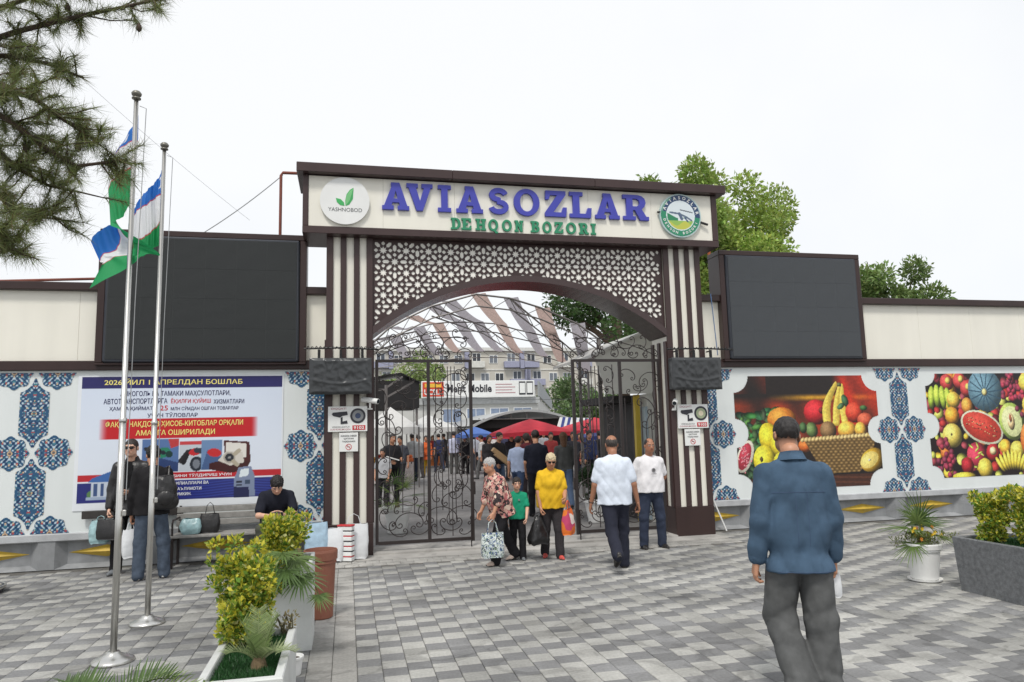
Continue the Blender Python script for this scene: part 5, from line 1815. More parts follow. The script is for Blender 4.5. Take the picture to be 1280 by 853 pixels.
def flag(stations, Y0, label, nu=70, nv=60):
    """stations along the fly: four points from top edge to bottom edge as (x, z, depth)"""
    P = np.array(stations, float)                      # (S, 4, 3)
    Sn = len(P)
    def cr(A, t):
        n = len(A)
        i = min(int(t * (n - 1)), n - 2)
        f = t * (n - 1) - i
        p0, p1, p2, p3 = A[max(i - 1, 0)], A[i], A[i + 1], A[min(i + 2, n - 1)]
        return .5 * ((2 * p1) + (-p0 + p2) * f + (2 * p0 - 5 * p1 + 4 * p2 - p3) * f * f + (-p0 + 3 * p1 - 3 * p2 + p3) * f ** 3)
    vs = []
    cols = []
    for i in range(nu + 1):
        row = cr(P, i / nu)
        for j in range(nv + 1):
            v = j / nv
            p = cr(row, v)
            p = p + np.array([0, .012 * math.sin(i * .55 + v * 5) + .006 * math.sin(i * 1.3), 0])
            vs.append(p)
            c_ = (40, 112, 196) if v < .32 else (190, 40, 52) if v < .345 else (232, 234, 236) if v < .655 else (190, 40, 52) if v < .68 else (36, 156, 92)
            if v < .30 and .12 < i / nu < .24 and math.hypot((i / nu - .18) * 1.6, v - .16) < .085 and math.hypot((i / nu - .205) * 1.6, v - .16) > .07: c_ = (236, 238, 240)
            cols.append(c_)
    fs = []
    for i in range(nu):
        for j in range(nv):
            a = i * (nv + 1) + j
            fs.append((a, a + 1, a + nv + 2, a + nv + 1))
    me = np_mesh('flag', np.array(vs), fs, mat('flag cloth', rough=.7, var=.03, attr='Col', transl=.3), lin(np.array(cols) / 255.))
    o = put('flag', me)
    setp(o, label, 'flag', 'national flags')
    return o
def st(Y, *pts): return [tuple(unproj(px, py, Y + d)) for px, py, d in pts]
FY = 6.80
flag([st(FY, (173, 143, .0), (172, 176, .0), (170, 208, .0), (168, 242, .0)),
      st(FY, (163, 163, .06), (162, 178, .05), (162, 210, .03), (161, 258, .04)),
      st(FY, (151, 183, .10), (147, 189, .08), (148, 219, .06), (154, 270, .04)),
      st(FY, (143, 206, .16), (139, 216, .12), (139, 228, .10), (146, 276, .02)),
      st(FY, (139, 240, .22), (137, 244, .20), (136, 250, .16), (138, 282, .0)),
      st(FY, (142, 272, .24), (146, 280, .22), (152, 290, .12), (162, 292, -.02)),
      st(FY, (142, 278, .22), (150, 300, .20), (166, 304, .08), (200, 318, -.06)),
      st(FY, (133, 284, .14), (145, 312, .14), (160, 318, .06), (182, 318, -.02)),
      st(FY, (122, 290, .08), (130, 318, .08), (142, 322, .04), (160, 334, -.02)),
      st(FY, (113, 302, .02), (124, 326, .02), (128, 331, .02), (112, 361, .0))], FY,
     'twisted blue, white and green flag flying from the nearer flagpole')
FY = 8.05
flag([st(FY, (206, 205, 0), (206, 238, 0), (205, 270, 0), (204, 306, 0)),
      st(FY, (197, 224, .1), (196, 246, .08), (197, 282, .06), (196, 308, .08)),
      st(FY, (184, 238, .02), (183, 256, .0), (184, 294, .0), (183, 318, .02)),
      st(FY, (174, 250, .12), (171, 264, .10), (171, 302, .08), (170, 324, .10)),
      st(FY, (161, 272, .04), (160, 284, .04), (161, 312, .02), (162, 332, .02))], FY,
     'drooping blue, white and green flag hanging from the farther flagpole')

# ================================================================ benches
GREYW = mat('weathered grey wood', lin((142, 140, 136)), .8, var=.18, scale=14, bump=.3)
DKW = mat('dark painted wood', lin((52, 48, 46)), .6, var=.15, scale=14)
def bench(x0, x1, label, wood):
    t = thing('park_bench', label, 'bench', ((x0 + x1) / 2, 11.35, 0), group='benches along the left wall')
    for i in range(4):
        b = MB()
        y = 11.14 + i * .105
        b.bbox(x0, x1, y, y + .095, .415, .45, .006)
        b.build('seat_slat', wood, t)
    for i in range(3):
        b = MB()
        z = .53 + i * .095
        y = 11.585 + i * .016
        b.bbox(x0, x1, y, y + .03, z, z + .082, .006)
        b.build('back_slat', wood, t)
    for x in (x0 + .04, x1 - .04):
        for y in (11.17, 11.55):
            b = MB()
            b.bar((x, y, 0), (x, y, .41), .03, .04)
            b.build('leg', IRON, t)
        b = MB()
        b.bar((x, 11.13, .39), (x, 11.6, .39), .035, .04)
        b.build('seat_rail', IRON, t)
        b = MB()
        b.bar((x, 11.60, .36), (x, 11.66, .82), .03, .03)
        b.build('back_post', IRON, t)
        b = MB()
        b.tube([(x, 11.16, .45), (x, 11.15, .62), (x, 11.2, .66), (x, 11.63, .66)], .014, 6)
        b.build('armrest', IRON, t)
    return t
bench(-2.42, -.72, 'grey slatted bench with the sitting man under the banner', GREYW)
pk = MB()
pk.bbox(-3.70, -2.35, 11.66, 11.70, .69, .80, .006)
pk.box(-3.6, -3.54, 11.70, 11.76, .72, .77)
pk.box(-2.55, -2.49, 11.70, 11.76, .72, .77)
setp(pk.build('wall_plank', DKW, loc=(-3.0, 11.68, .69)), 'long dark plank fixed low on the wall behind the two standing men', 'plank')

# ================================================================ planters and pots
def trough(x0, x1, y0, y1, h, wall, m, label, name='planter', turf_z=.05, taper=0.0):
    t = thing(name, label, 'planter', ((x0 + x1) / 2, (y0 + y1) / 2, 0))
    b = MB()
    def ring_(ix, z, tp): return [(x0 + ix + tp, y0 + ix + tp, z), (x1 - ix - tp, y0 + ix + tp, z), (x1 - ix - tp, y1 - ix - tp, z), (x0 + ix + tp, y1 - ix - tp, z)]
    L_ = [ring_(0, 0, taper), ring_(0, h - .008, 0), ring_(.006, h, 0), ring_(wall - .005, h, 0), ring_(wall, h - .008, 0), ring_(wall, h - turf_z - .06, 0)]
    vs = [p for r in L_ for p in r]
    fs = []
    for i in range(len(L_) - 1):
        for j in range(4): fs.append((i * 4 + j, i * 4 + (j + 1) % 4, i * 4 + 4 + (j + 1) % 4, i * 4 + 4 + j))
    fs += [(3, 2, 1, 0), (20, 21, 22, 23)]
    b.add(vs, fs)
    b.build('trough', m, t)
    b = MB()
    b.box(x0 + wall + .001, x1 - wall - .001, y0 + wall + .001, y1 - wall - .001, h - turf_z - .055, h - turf_z)
    tu = b.build('turf_bed', mat('turf base', lin((40, 66, 40)), .95, var=.2, scale=30), t)
    rg = np.random.default_rng(int(abs(x0 * 100)) + 1)
    ar = (x1 - x0 - 2 * wall) * (y1 - y0 - 2 * wall)
    n = int(min(9000, ar * 16000))
    gx, gy = rg.uniform(x0 + wall + .01, x1 - wall - .01, n), rg.uniform(y0 + wall + .01, y1 - wall - .01, n)
    gh, ga = rg.uniform(.018, .04, n), rg.uniform(0, 6.28, n)
    z0 = h - turf_z
    w_ = .0035
    lx, ly = rg.normal(0, .012, n), rg.normal(0, .012, n)
    v = np.stack([np.stack([gx - w_ * np.cos(ga), gy - w_ * np.sin(ga), np.full(n, z0)], -1), np.stack([gx + w_ * np.cos(ga), gy + w_ * np.sin(ga), np.full(n, z0)], -1),
                  np.stack([gx + lx, gy + ly, z0 + gh], -1)], 1).reshape(-1, 3)
    c_ = lin(np.array([52, 92, 54]) / 255.) * np.repeat(rg.uniform(.6, 1.5, n), 3)[:, None] * np.array([1, 1, .9])
    o = put('turf', np_mesh('turf', v - np.array(LOC[t.name]), np.arange(3 * n).reshape(-1, 3), LEAF, c_, smooth=False), t)
    o['kind'] = 'stuff'
    return t
PLW = mat('white planter stone', lin((206, 208, 206)), .6, var=.08, scale=5, bump=.2, dirt=.10)
PLG = mat('grey granite planter', lin((108, 110, 112)), .55, var=.28, scale=26, bump=.35, bscale=80)
trough(-.79, -.335, 4.30, 5.40, .50, .05, PLW, 'low white planter with turf and the nearest yellow-green bush')
trough(-.70, -.285, 6.60, 7.12, .73, .035, PLW, 'tall white planter box between the near planter and the brown pot')
trough(6.34, 7.05, 4.55, 6.72, .56, .045, PLG, 'grey granite planter with clipped yellow-green bushes at the right', taper=.03)
def pot(x, y, r0, r1, h, m, label, saucer=False, ribs=False):
    t = thing('flower_pot', label, 'pot', (x, y, 0))
    b = MB()
    z = .02 if saucer else 0
    b.lathe([(r0 * .9, z), (r0, z + .01), (r0 + (r1 - r0) * .8, h * .82), (r1 * 1.0, h * .84), (r1 * 1.07, h * .86), (r1 * 1.09, h * .97), (r1 * 1.06, h), (r1 * .98, h), (r1 * .95, h * .96), (r1 * .9, h * .88)], (x, y, 0), 36)
    b.build('pot', m, t, smooth=False)
    if ribs:
        b = MB()
        b.lathe([(r1 * .99, h * .80), (r1 * 1.02, h * .81), (r1 * 1.02, h * .83), (r1, h * .84)], (x, y, 0), 36)
        b.build('rim_band', m, t)
    b = MB()
    b.lathe([(r1 * .92, h * .86), (r1 * .5, h * .90), (.01, h * .91)], (x, y, 0), 24)
    b.build('soil', mat('potting soil', lin((70, 58, 48)), .95, var=.4, scale=40, bump=.8), t)
    if saucer:
        b = MB()
        b.lathe([(r0 * 1.0, 0), (r0 * 1.25, .012), (r0 * 1.28, .03), (r0 * 1.22, .03), (r0 * 1.05, .018)], (x, y, 0), 36)
        b.build('saucer', m, t)
    return t
TERR = mat('brown plastic pot', lin((134, 84, 66)), .55, var=.08, scale=4)
POTW = mat('white plastic pot', lin((224, 224, 222)), .4, var=.03)
pot(-.255, 7.72, .125, .155, .66, TERR, 'tall brown plastic pot beside the paved strip', ribs=True)
pot(6.40, 7.22, .14, .185, .42, POTW, 'white plastic pot with a small palm and yellow flowers', saucer=True, ribs=True)
pot(.90, 13.6, .17, .25, .48, POTW, 'white pot with a fan palm seen through the left gate leaf')
pot(4.75, 13.6, .18, .26, .45, POTW, 'white pot with a leafy plant behind the right gate leaf')
pot(-.395, 5.98, .06, .075, .14, POTW, 'small white pot tucked behind the near white planter')
b = MB()
b.lathe([(.30, 0), (.34, .01), (.36, .06), (.355, .085), (.33, .09), (.30, .075), (.05, .085)], (-4.42, 10.2, 0), 40, m=0)
setp(b.build('rimmed_base', [mat('dark grey disc', lin((58, 60, 64)), .5, var=.1)], loc=(-4.42, 10.2, 0)), 'dark round disc on the paving at the far left edge', 'disc')  # unidentified low round base with a steel rim
b = MB()
b.lathe([(.363, .05), (.372, .055), (.372, .088), (.36, .092), (.356, .086)], (-4.42, 10.2, 0), 40)
rim = b.build('rim', STEEL, bpy.data.objects['rimmed_base'], smooth=True)
# ================================================================ the courtyard behind the gate
def on_ground(px, py, z=0.0):
    d = _f2 + _r3 * ((px - 640) / FOCAL) - _u3 * ((py - 426.5) / FOCAL)
    return Vector((0, 0, CAM_H)) + d * ((z - CAM_H) / d.z)
# arched trusses with cloth strips
RAIL = mat('grey steel truss', lin((120, 116, 114)), .5, metal=.3, var=.1)
STRA = mat('patterned grey cloth', lin((166, 162, 168)), .8, var=.28, scale=24, transl=.5)
STRB = mat('patterned brown cloth', lin((186, 164, 156)), .8, var=.3, scale=24, transl=.5)
def upx(L, Y): return [np.array(unproj(px, py, Y)) for px, py in L]
A1 = upx([(455, 440), (470, 425), (487, 410), (513, 396), (540, 383), (559, 378), (595, 368), (637, 373), (676, 385), (722, 405), (748, 424)], 14.0)
A2 = upx([(458, 440), (466, 432), (500, 417), (520, 410), (540, 405), (562, 403), (590, 403), (620, 405), (645, 412), (680, 420), (703, 428), (724, 446)], 19.0)
A3 = upx([(470, 452), (510, 447), (545, 443), (575, 440), (603, 439), (627, 439), (651, 441), (681, 446), (703, 453), (735, 466)], 26.0)
canopy = thing('canopy_frame', 'arched steel canopy frame spanning the market lane behind the gate', 'canopy', (3.0, 14, 0))
for A_ in (A1, A2, A3):
    q = MB(); q.tube(A_, .020, 6); q.build('top_chord', RAIL, canopy)
    q = MB(); q.tube([p - (0, 0, .24) for p in A_], .016, 6); q.build('bottom_chord', RAIL, canopy)
    for i in range(len(A_) - 1):
        for k in range(2):
            a = A_[i] + (A_[i + 1] - A_[i]) * k * .5
            b_ = A_[i] + (A_[i + 1] - A_[i]) * (k * .5 + .5)
            q = MB(); q.bar(a - (0, 0, .24 * k), b_ - (0, 0, .24 * (1 - k)), .013, .013); q.build('lattice_bar', RAIL, canopy)
    for p in (A_[0], A_[-1]):
        q = MB(); q.bar((p[0], p[1], 0), tuple(p), .07, .07); q.build('post', RAIL, canopy)
for P in ([A1[4], (A2[6] + A2[7]) / 2 - (0, 0, .1), A3[6]], [A1[1], A2[3] - (0, 0, .1), A3[2]], [A1[7], A2[10], A3[8]]):
    q = MB(); q.tube(P, .02, 6); q.build('purlin', RAIL, canopy)
    q = MB(); q.tube([p - (0, 0, .2) for p in P], .016, 6); q.build('purlin', RAIL, canopy)
    for i in range(16):
        f0, f1 = i / 16, (i + 1) / 16
        def at_(f): return P[0] + (P[1] - P[0]) * f * 2 if f < .5 else P[1] + (P[2] - P[1]) * (f * 2 - 1)
        q = MB(); q.bar(at_(f0) - (0, 0, .2 * (i % 2)), at_(f1) - (0, 0, .2 * (1 - i % 2)), .012); q.build('lattice_bar', RAIL, canopy)
STP = [((470, 425), (510, 447), 0), ((487, 410), (550, 445), 0), ((513, 396), (572, 441), 1), ((540, 383), (601, 440), 0), ((560, 377), (625, 440), 0), ((597, 368), (649, 442), 1), ((638, 373), (681, 446), 0), ((678, 386), (703, 453), 2), ((722, 405), (735, 464), 0)]
WHICH = ['leftmost, by the left pillar', 'second from the left pillar', 'third from the left pillar', 'fourth from the left pillar', 'fifth from the left, left of the centre', 'sixth from the left, under the arch peak', 'third from the right pillar', 'second from the right pillar', 'nearest the right pillar']
def near_on(A_, x):
    for i in range(len(A_) - 1):
        if A_[i][0] <= x <= A_[i + 1][0]:
            f = (x - A_[i][0]) / (A_[i + 1][0] - A_[i][0])
            return A_[i] + (A_[i + 1] - A_[i]) * f
    return A_[-1] if x > A_[-1][0] else A_[0]
for i, (tp, bt, kd) in enumerate(STP):
    a, c_ = np.array(unproj(*tp, 14.0)), np.array(unproj(*bt, 26.0))
    mx_ = a[0] + (c_[0] - a[0]) * 5 / 12
    mid = near_on(A2, mx_)
    mid = np.array([mx_, 19.0, mid[2]])
    rows = []
    for seg, (p0, p1) in enumerate(((a, mid), (mid, c_))):
        for k in range(13):
            if seg and k == 0: continue
            g_ = k / 12
            p = p0 + (p1 - p0) * g_
            rows.append(p - (0, 0, (.07, .12)[seg] * 4 * g_ * (1 - g_)) + (0, 0, .03))
    w_ = .16
    vs, fs = [], []
    for p in rows:
        for s_ in (-1, -.33, .33, 1): vs.append((p[0] + s_ * w_, p[1], p[2] - .02 * (1 - s_ * s_)))
    for j in range(len(rows) - 1):
        for s_ in range(3):
            k = j * 4 + s_
            fs.append((k, k + 1, k + 5, k + 4))
    q = MB(); q.add(vs, fs)
    o = q.build('cloth_strip', STRB if kd else STRA, loc=tuple(rows[0]), smooth=True)
    setp(o, ('brown' if kd else 'grey') + ' patterned cloth strip over the lane, ' + WHICH[i], 'cloth', 'cloth strips on the canopy arches')

# kiosk on the right behind the gate
kio = thing('kiosk', 'white gabled kiosk with yellow post just inside the gate on the right', 'kiosk', (5.9, 13.2, 0))
KW = mat('kiosk wall', lin((212, 212, 206)), .6, var=.05, scale=2)
q = MB()
q.poly([(4.62, 3.22), (5.62, 3.66), (7.2, 2.98), (7.2, 2.45), (4.86, 2.45)], 13.1, 13.16)
q.build('gable', KW, kio)
q = MB()
q.add([(4.55, 13.02, 3.20), (5.62, 13.02, 3.67), (5.62, 15.7, 3.67), (4.55, 15.7, 3.20), (4.55, 13.02, 3.15), (5.62, 13.02, 3.61), (5.62, 15.7, 3.61), (4.55, 15.7, 3.15)],
      [(0, 1, 2, 3), (7, 6, 5, 4), (0, 4, 5, 1), (3, 2, 6, 7), (0, 3, 7, 4)])
q.add([(5.62, 13.02, 3.67), (7.4, 13.02, 2.90), (7.4, 17, 2.90), (5.62, 17, 3.67), (5.62, 13.02, 3.61), (7.4, 13.02, 2.84), (7.4, 17, 2.84), (5.62, 17, 3.61)],
      [(0, 1, 2, 3), (7, 6, 5, 4), (0, 4, 5, 1), (3, 2, 6, 7), (1, 5, 6, 2)])
q.build('roof', mat('kiosk roof', lin((190, 190, 186)), .5, var=.08), kio)
q = MB(); q.box(5.70, 7.2, 13.17, 15.6, 0, 2.45); q.build('wall', KW, kio)
q = MB(); q.box(5.15, 5.69, 13.6, 15.6, 2.30, 2.44); q.build('awning_box', mat('dark awning', lin((46, 44, 46)), .7), kio)
q = MB(); q.box(5.62, 5.69, 13.7, 15.6, .0, 2.29); q.build('opening_shade', mat('shop shade', lin((52, 50, 50)), .7, var=.3), kio)  # solid dark panel, the shade inside the opening painted as colour
q = MB(); q.box(5.50, 5.60, 13.3, 13.4, 0, 2.44); q.build('yellow_post', mat('yellow post', lin((206, 178, 66)), .45, var=.08), kio)
q = MB(); q.box(5.64, 5.69, 13.15, 13.6, .05, 2.2); q.build('door_edge', mat('pale blue panel', lin((170, 186, 196)), .5), kio)
fw = MB(); fw.bbox(5.86, 6.24, 13.13, 13.172, .95, 1.90, .006); wf = fw.build('window', DKP, kio)
q = MB(); q.box(5.90, 6.20, 13.124, 13.129, .99, 1.38); q.build('pane', GLASSD, wf)
q = MB(); q.box(5.90, 6.20, 13.124, 13.129, 1.42, 1.86); q.build('pane', GLASSD, wf)
q = MB(); q.box(5.84, 6.20, 13.12, 13.168, 2.0, 2.42); q.build('notice', mat('grey notice', lin((150, 150, 150)), .5, var=.2, scale=12), kio)

# parasols and tent roofs of the stalls
def parasol(x, y, w_, d_, ze, zp, m, label, name='market_parasol', val=None):
    t = thing(name, label, 'parasol', (x, y, 0), group='stall parasols')
    n = 8
    vs = [(x, y, zp)]
    for r, z in ((.35, zp - (zp - ze) * .30), (.7, zp - (zp - ze) * .66), (1.0, ze)):
        for i in range(4):
            for k in range(n // 4 * 2):
                f = k / (n // 4 * 2)
                cs = [(-1, -1), (1, -1), (1, 1), (-1, 1)]
                a, b_ = cs[i], cs[(i + 1) % 4]
                u = (a[0] + (b_[0] - a[0]) * f, a[1] + (b_[1] - a[1]) * f)
                vs.append((x + u[0] * r * w_ / 2, y + u[1] * r * d_ / 2, z - (.06 * 4 * f * (1 - f) * -1 if False else .0) + .05 * 4 * f * (1 - f) * r))
    m_ = n // 4 * 2 * 4
    fs = [(0, 1 + i, 1 + (i + 1) % m_) for i in range(m_)]
    for r in range(2):
        for i in range(m_): fs.append((1 + r * m_ + i, 1 + (r + 1) * m_ + i, 1 + (r + 1) * m_ + (i + 1) % m_, 1 + r * m_ + (i + 1) % m_))
    k0 = len(vs)
    for i in range(m_): vs.append((vs[1 + 2 * m_ + i][0], vs[1 + 2 * m_ + i][1], vs[1 + 2 * m_ + i][2] - .14))
    for i in range(m_): fs.append((1 + 2 * m_ + i, k0 + i, k0 + (i + 1) % m_, 1 + 2 * m_ + (i + 1) % m_))
    q = MB(); q.add(vs, fs); q.build('canopy', m, t)
    q = MB(); q.tube([(x, y, 0), (x, y, zp - .03)], .025, 8); q.build('pole', RAIL, t)
    for i, (a, b_) in enumerate(((-1, -1), (1, -1), (1, 1), (-1, 1))):
        q = MB(); q.bar((x, y, zp - .05), (x + a * w_ / 2 * .98, y + b_ * d_ / 2 * .98, ze - .02), .018); q.build('rib', RAIL, t)
    return t
PRED = mat('red canvas', lin((206, 56, 72)), .75, var=.08, transl=.25)
PBLUE = mat('blue canvas', lin((86, 120, 190)), .75, var=.08, transl=.25)
PNAVY = mat('navy canvas', lin((52, 64, 128)), .75, var=.08, transl=.2)
PWHT = mat('white canvas', lin((222, 222, 220)), .75, var=.05, transl=.3)
parasol(6.72, 26.5, 2.65, 2.5, 1.70, 2.22, PRED, 'red stall parasol in the middle of the gateway')
parasol(9.8, 28.0, 3.1, 2.6, 1.72, 2.25, PRED, 'red stall parasol behind the right gate leaf')
parasol(6.5, 31.5, 1.6, 1.8, 1.55, 1.78, PRED, 'lower red parasol behind the middle red parasol')
parasol(5.3, 30.5, 1.4, 1.8, 1.66, 2.0, PBLUE, 'light blue stall parasol left of the red ones')
parasol(9.7, 26.2, 2.6, 2.0, 1.50, 1.68, PNAVY, 'navy blue low parasol under the right red one')
def tent(x0, x1, y0, y1, ze, zp, m, label, val=True):
    t = thing('market_tent', label, 'tent', ((x0 + x1) / 2, (y0 + y1) / 2, 0), group='white market tents')
    xm, ym = (x0 + x1) / 2, (y0 + y1) / 2
    q = MB()
    q.add([(x0, y0, ze), (x1, y0, ze), (x1, y1, ze), (x0, y1, ze), (xm, ym, zp)], [(0, 1, 4), (1, 2, 4), (2, 3, 4), (3, 0, 4)])
    q.build('roof', m, t)
    if val:
        q = MB()
        n = 14
        for (a, b_) in (((x0, y0), (x1, y0)), ((x1, y0), (x1, y1)), ((x0, y1), (x0, y0))):
            vs, fs = [], []
            for i in range(n * 2 + 1):
                f = i / (n * 2)
                vs += [(a[0] + (b_[0] - a[0]) * f, a[1] + (b_[1] - a[1]) * f, ze + .002), (a[0] + (b_[0] - a[0]) * f, a[1] + (b_[1] - a[1]) * f, ze - (.26 if i % 2 else .20))]
            for i in range(n * 2): fs.append((2 * i, 2 * i + 1, 2 * i + 3, 2 * i + 2))
            q.add(vs, fs)
        q.build('valance', m, t)
    for a, b_ in ((x0, y0), (x1, y0), (x1, y1), (x0, y1)):
        q = MB(); q.bar((a, b_, 0), (a, b_, ze), .05); q.build('post', RAIL, t)
tent(.6, 2.35, 24.5, 27.5, 2.0, 2.75, PWHT, 'white peaked market tent seen through the left gate leaf, near the pillar')
tent(2.9, 5.4, 36.5, 40, 2.05, 2.75, PWHT, 'wide white market tent beyond the shoppers, behind the left gate leaf')
tent(-2.6, .2, 25, 28, 2.2, 3.1, PWHT, 'white market tent hidden mostly by the left striped pillar')
# stalls: tables with goods
def stall(x0, x1, y, label, cloth, goods, seed):
    t = thing('market_stall', label, 'stall', ((x0 + x1) / 2, y, 0), group='market stalls')
    q = MB(); q.box(x0, x1, y, y + .9, .72, .78); q.build('table_top', DKW, t)
    q = MB()
    n = 20
    vs, fs = [], []
    for i in range(n + 1):
        x = x0 + (x1 - x0) * i / n
        vs += [(x, y - .01 - .02 * math.sin(i * 2.2), .79), (x, y - .03 - .03 * math.sin(i * 2.2), .08)]
    for i in range(n): fs.append((2 * i, 2 * i + 1, 2 * i + 3, 2 * i + 2))
    q.add(vs, fs); q.build('cloth', cloth, t)
    rg = random.Random(seed)
    CN = {(170, 60, 50): 'red', (200, 150, 60): 'yellow', (70, 110, 60): 'green', (190, 190, 180): 'pale', (110, 70, 110): 'purple', (210, 110, 60): 'orange'}
    for i in range(goods):
        x = x0 + .15 + (x1 - x0 - .3) * i / max(1, goods - 1)
        c_ = rg.choice([(170, 60, 50), (200, 150, 60), (70, 110, 60), (190, 190, 180), (110, 70, 110), (210, 110, 60)])
        m = mat('goods %d %d %d' % c_, lin(c_), .7, var=.2, scale=20)
        h_ = rg.uniform(.12, .42)
        q = MB()
        q.bbox(x - .16, x + .16, y + .15, y + .6, .782, .782 + h_ * .5, .02)
        for k in range(7):
            q.lathe([(.02, -.05), (.055, -.02), (.06, .02), (.02, .055)], (x + rg.uniform(-.1, .1), y + .38 + rg.uniform(-.15, .15), .80 + h_ * .5 + .03), 8)
        o = q.build('goods_box', m, loc=(x, y + .38, .78))
        setp(o, 'small %s crate, %s in the row on the %s' % (CN[c_], ['leftmost', 'second', 'third', 'fourth', 'fifth', 'rightmost'][i], {1: 'table under the middle red parasol', 2: 'table under the right red parasol', 3: 'table under the far tent', 4: 'table under the near tent'}[seed]), 'crate', 'crates of goods on the stalls')
stall(6.2, 8.4, 27.2, 'stall table under the middle red parasol', PRED, 6, 1)
stall(9.0, 11.2, 27.6, 'stall table under the right red parasol', PNAVY, 6, 2)
stall(2.9, 5.0, 38.0, 'stall table under the far white tent', mat('orange cloth', lin((196, 112, 60)), .8, var=.3, scale=5), 6, 3)
stall(.7, 2.3, 26.0, 'stall table under the near white tent by the pillar', mat('print cloth', lin((190, 180, 178)), .8, var=.3, scale=5), 5, 4)

# arched dark hall with a tin roof
hall = thing('market_hall', 'low market hall with curved tin roof and dark interior behind the red parasols', 'hall', (9.5, 40, 0))
HX, HW = 9.0, 2.9
TIN = mat('tin roof', lin((176, 178, 178)), .4, metal=.3, var=.1, scale=3)
n = 24
def hz(f): return 2.08 + .78 * (1 - (2 * f - 1) ** 2)
vs = []
for y in (36, 48):
    for i in range(n + 1):
        f = i / n
        vs.append((HX - HW + 2 * HW * f, y, hz(f)))
    for i in range(n + 1):
        f = i / n
        vs.append((HX - HW + 2 * HW * f, y, hz(f) - .12))
k = n + 1
fs = []
for i in range(n): fs += [(i, i + 1, 2 * k + i + 1, 2 * k + i), (k + i, i, i + 1, k + i + 1)[::-1], (k + i, k + i + 1, 3 * k + i + 1, 3 * k + i)]
q = MB(); q.add(vs, fs); q.build('roof', TIN, hall)
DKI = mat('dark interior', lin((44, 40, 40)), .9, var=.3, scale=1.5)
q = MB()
q.add([(HX - HW + .1, 37, 0), (HX + HW - .1, 37, 0), (HX + HW - .1, 37, 2.2), (HX - HW + .1, 37, 2.2)], [(0, 1, 2, 3)])  # flat sheet painted dark for the shade inside the hall
q.add([(HX - HW + .1, 36.4, 1.95), (HX + HW - .1, 36.4, 1.95), (HX + HW - .1, 36.4, 2.38), (HX - HW + .1, 36.4, 2.38)], [(0, 1, 2, 3)])  # dark fascia above it
q.build('shade_and_fascia', DKI, hall)
for i in range(7):
    f = (i + .5) / 7
    x = HX - HW + 2 * HW * f
    q = MB(); q.bar((x, 36.2, 2.40), (x, 36.2, max(2.45, hz(f) - .1)), .05); q.build('strut', RAIL, hall)
q = MB(); q.bar((HX - HW + .6, 36.2, 2.40), (HX + HW - .6, 36.2, 2.40), .06); q.build('tie_beam', RAIL, hall)
for i in range(5):
    q = MB()
    x = 10.75 + i * .3
    q.add([(x, 35.6, 2.42 - .02 * i), (x + .15, 35.6, 2.41 - .02 * i), (x - .3, 34.7, 1.75), (x - .45, 34.7, 1.75)], [(0, 1, 2, 3)])
    q.build('awning_stripe', PNAVY, hall)
q = MB(); q.add([(10.6, 35.63, 2.42), (12.3, 35.63, 2.34), (11.9, 34.73, 1.735), (10.1, 34.73, 1.735)], [(0, 1, 2, 3)]); q.build('awning', PWHT, hall)

# dark stage-like awning at the left
sd_ = thing('dark_shed', 'big dark shed with black front behind the top of the left gate leaf', 'shed', (2.0, 33, 0))
q = MB(); q.box(.2, 3.1, 32, 36, 2.9, 4.1); q.build('fascia', mat('black tarpaulin', lin((30, 29, 30)), .8, var=.2), sd_)
q = MB(); q.add([(.1, 31.9, 4.10), (2.3, 31.9, 4.45), (3.2, 31.9, 4.0), (3.2, 36, 4.0), (2.3, 36, 4.5), (.1, 36, 4.1)], [(0, 1, 4, 5), (1, 2, 3, 4)]); q.build('roof', TIN, sd_)
for x in (.4, 1.7, 3.0):
    q = MB(); q.bar((x, 32.2, 0), (x, 32.2, 2.9), .1); q.build('post', RAIL, sd_)
lp = thing('lamp_post', 'grey metal post with two crossed arms behind the left gate leaf', 'post', (1.15, 24, 0))
q = MB(); q.tube([(1.22, 23.5, 0), (1.22, 23.5, 3.35)], .05, 8); q.build('pole', RAIL, lp)
for a, b_ in (((1.22, 23.5, 2.95), (2.1, 23.5, 3.45)), ((1.2, 23.5, 3.25), (1.75, 23.5, 3.62)), ((.95, 23.5, 3.2), (1.25, 23.5, 3.2))):
    q = MB(); q.bar(a, b_, .06); q.build('arm', RAIL, lp)

# shop building with the phone-shop sign
SHW = mat('shop wall', lin((196, 196, 192)), .7, var=.08, scale=1.2)
shop = thing('shop_building', 'low pale shop building with grey parapet carrying the phone shop sign', 'building', (8, 46, 0))
q = MB(); q.box(1.5, 12.2, 46, 58, 0, 3.9); q.build('wall', SHW, shop)
q = MB(); q.box(1.4, 12.3, 45.8, 46.0, 3.55, 3.95); q.build('eaves', mat('eaves grey', lin((170, 172, 172)), .6), shop)
q = MB(); q.add([(12.2, 45.9, 5.0), (12.32, 45.9, 5.0), (17.2, 60, 4.3), (17.1, 60, 4.3), (12.2, 45.9, 4.0), (12.32, 45.9, 4.0), (17.2, 60, 3.5), (17.1, 60, 3.5)],
                [(0, 3, 2, 1), (4, 5, 6, 7), (0, 1, 5, 4), (1, 2, 6, 5), (2, 3, 7, 6), (3, 0, 4, 7)]); q.build('side_parapet', mat('side parapet', lin((148, 152, 154)), .6, var=.1), shop)
q = MB(); q.add([(12.21, 46, 0), (17.0, 60, 0), (17.0, 60, 3.5), (12.21, 46, 4.0)], [(0, 1, 2, 3)]); q.build('side_wall', SHW, shop)
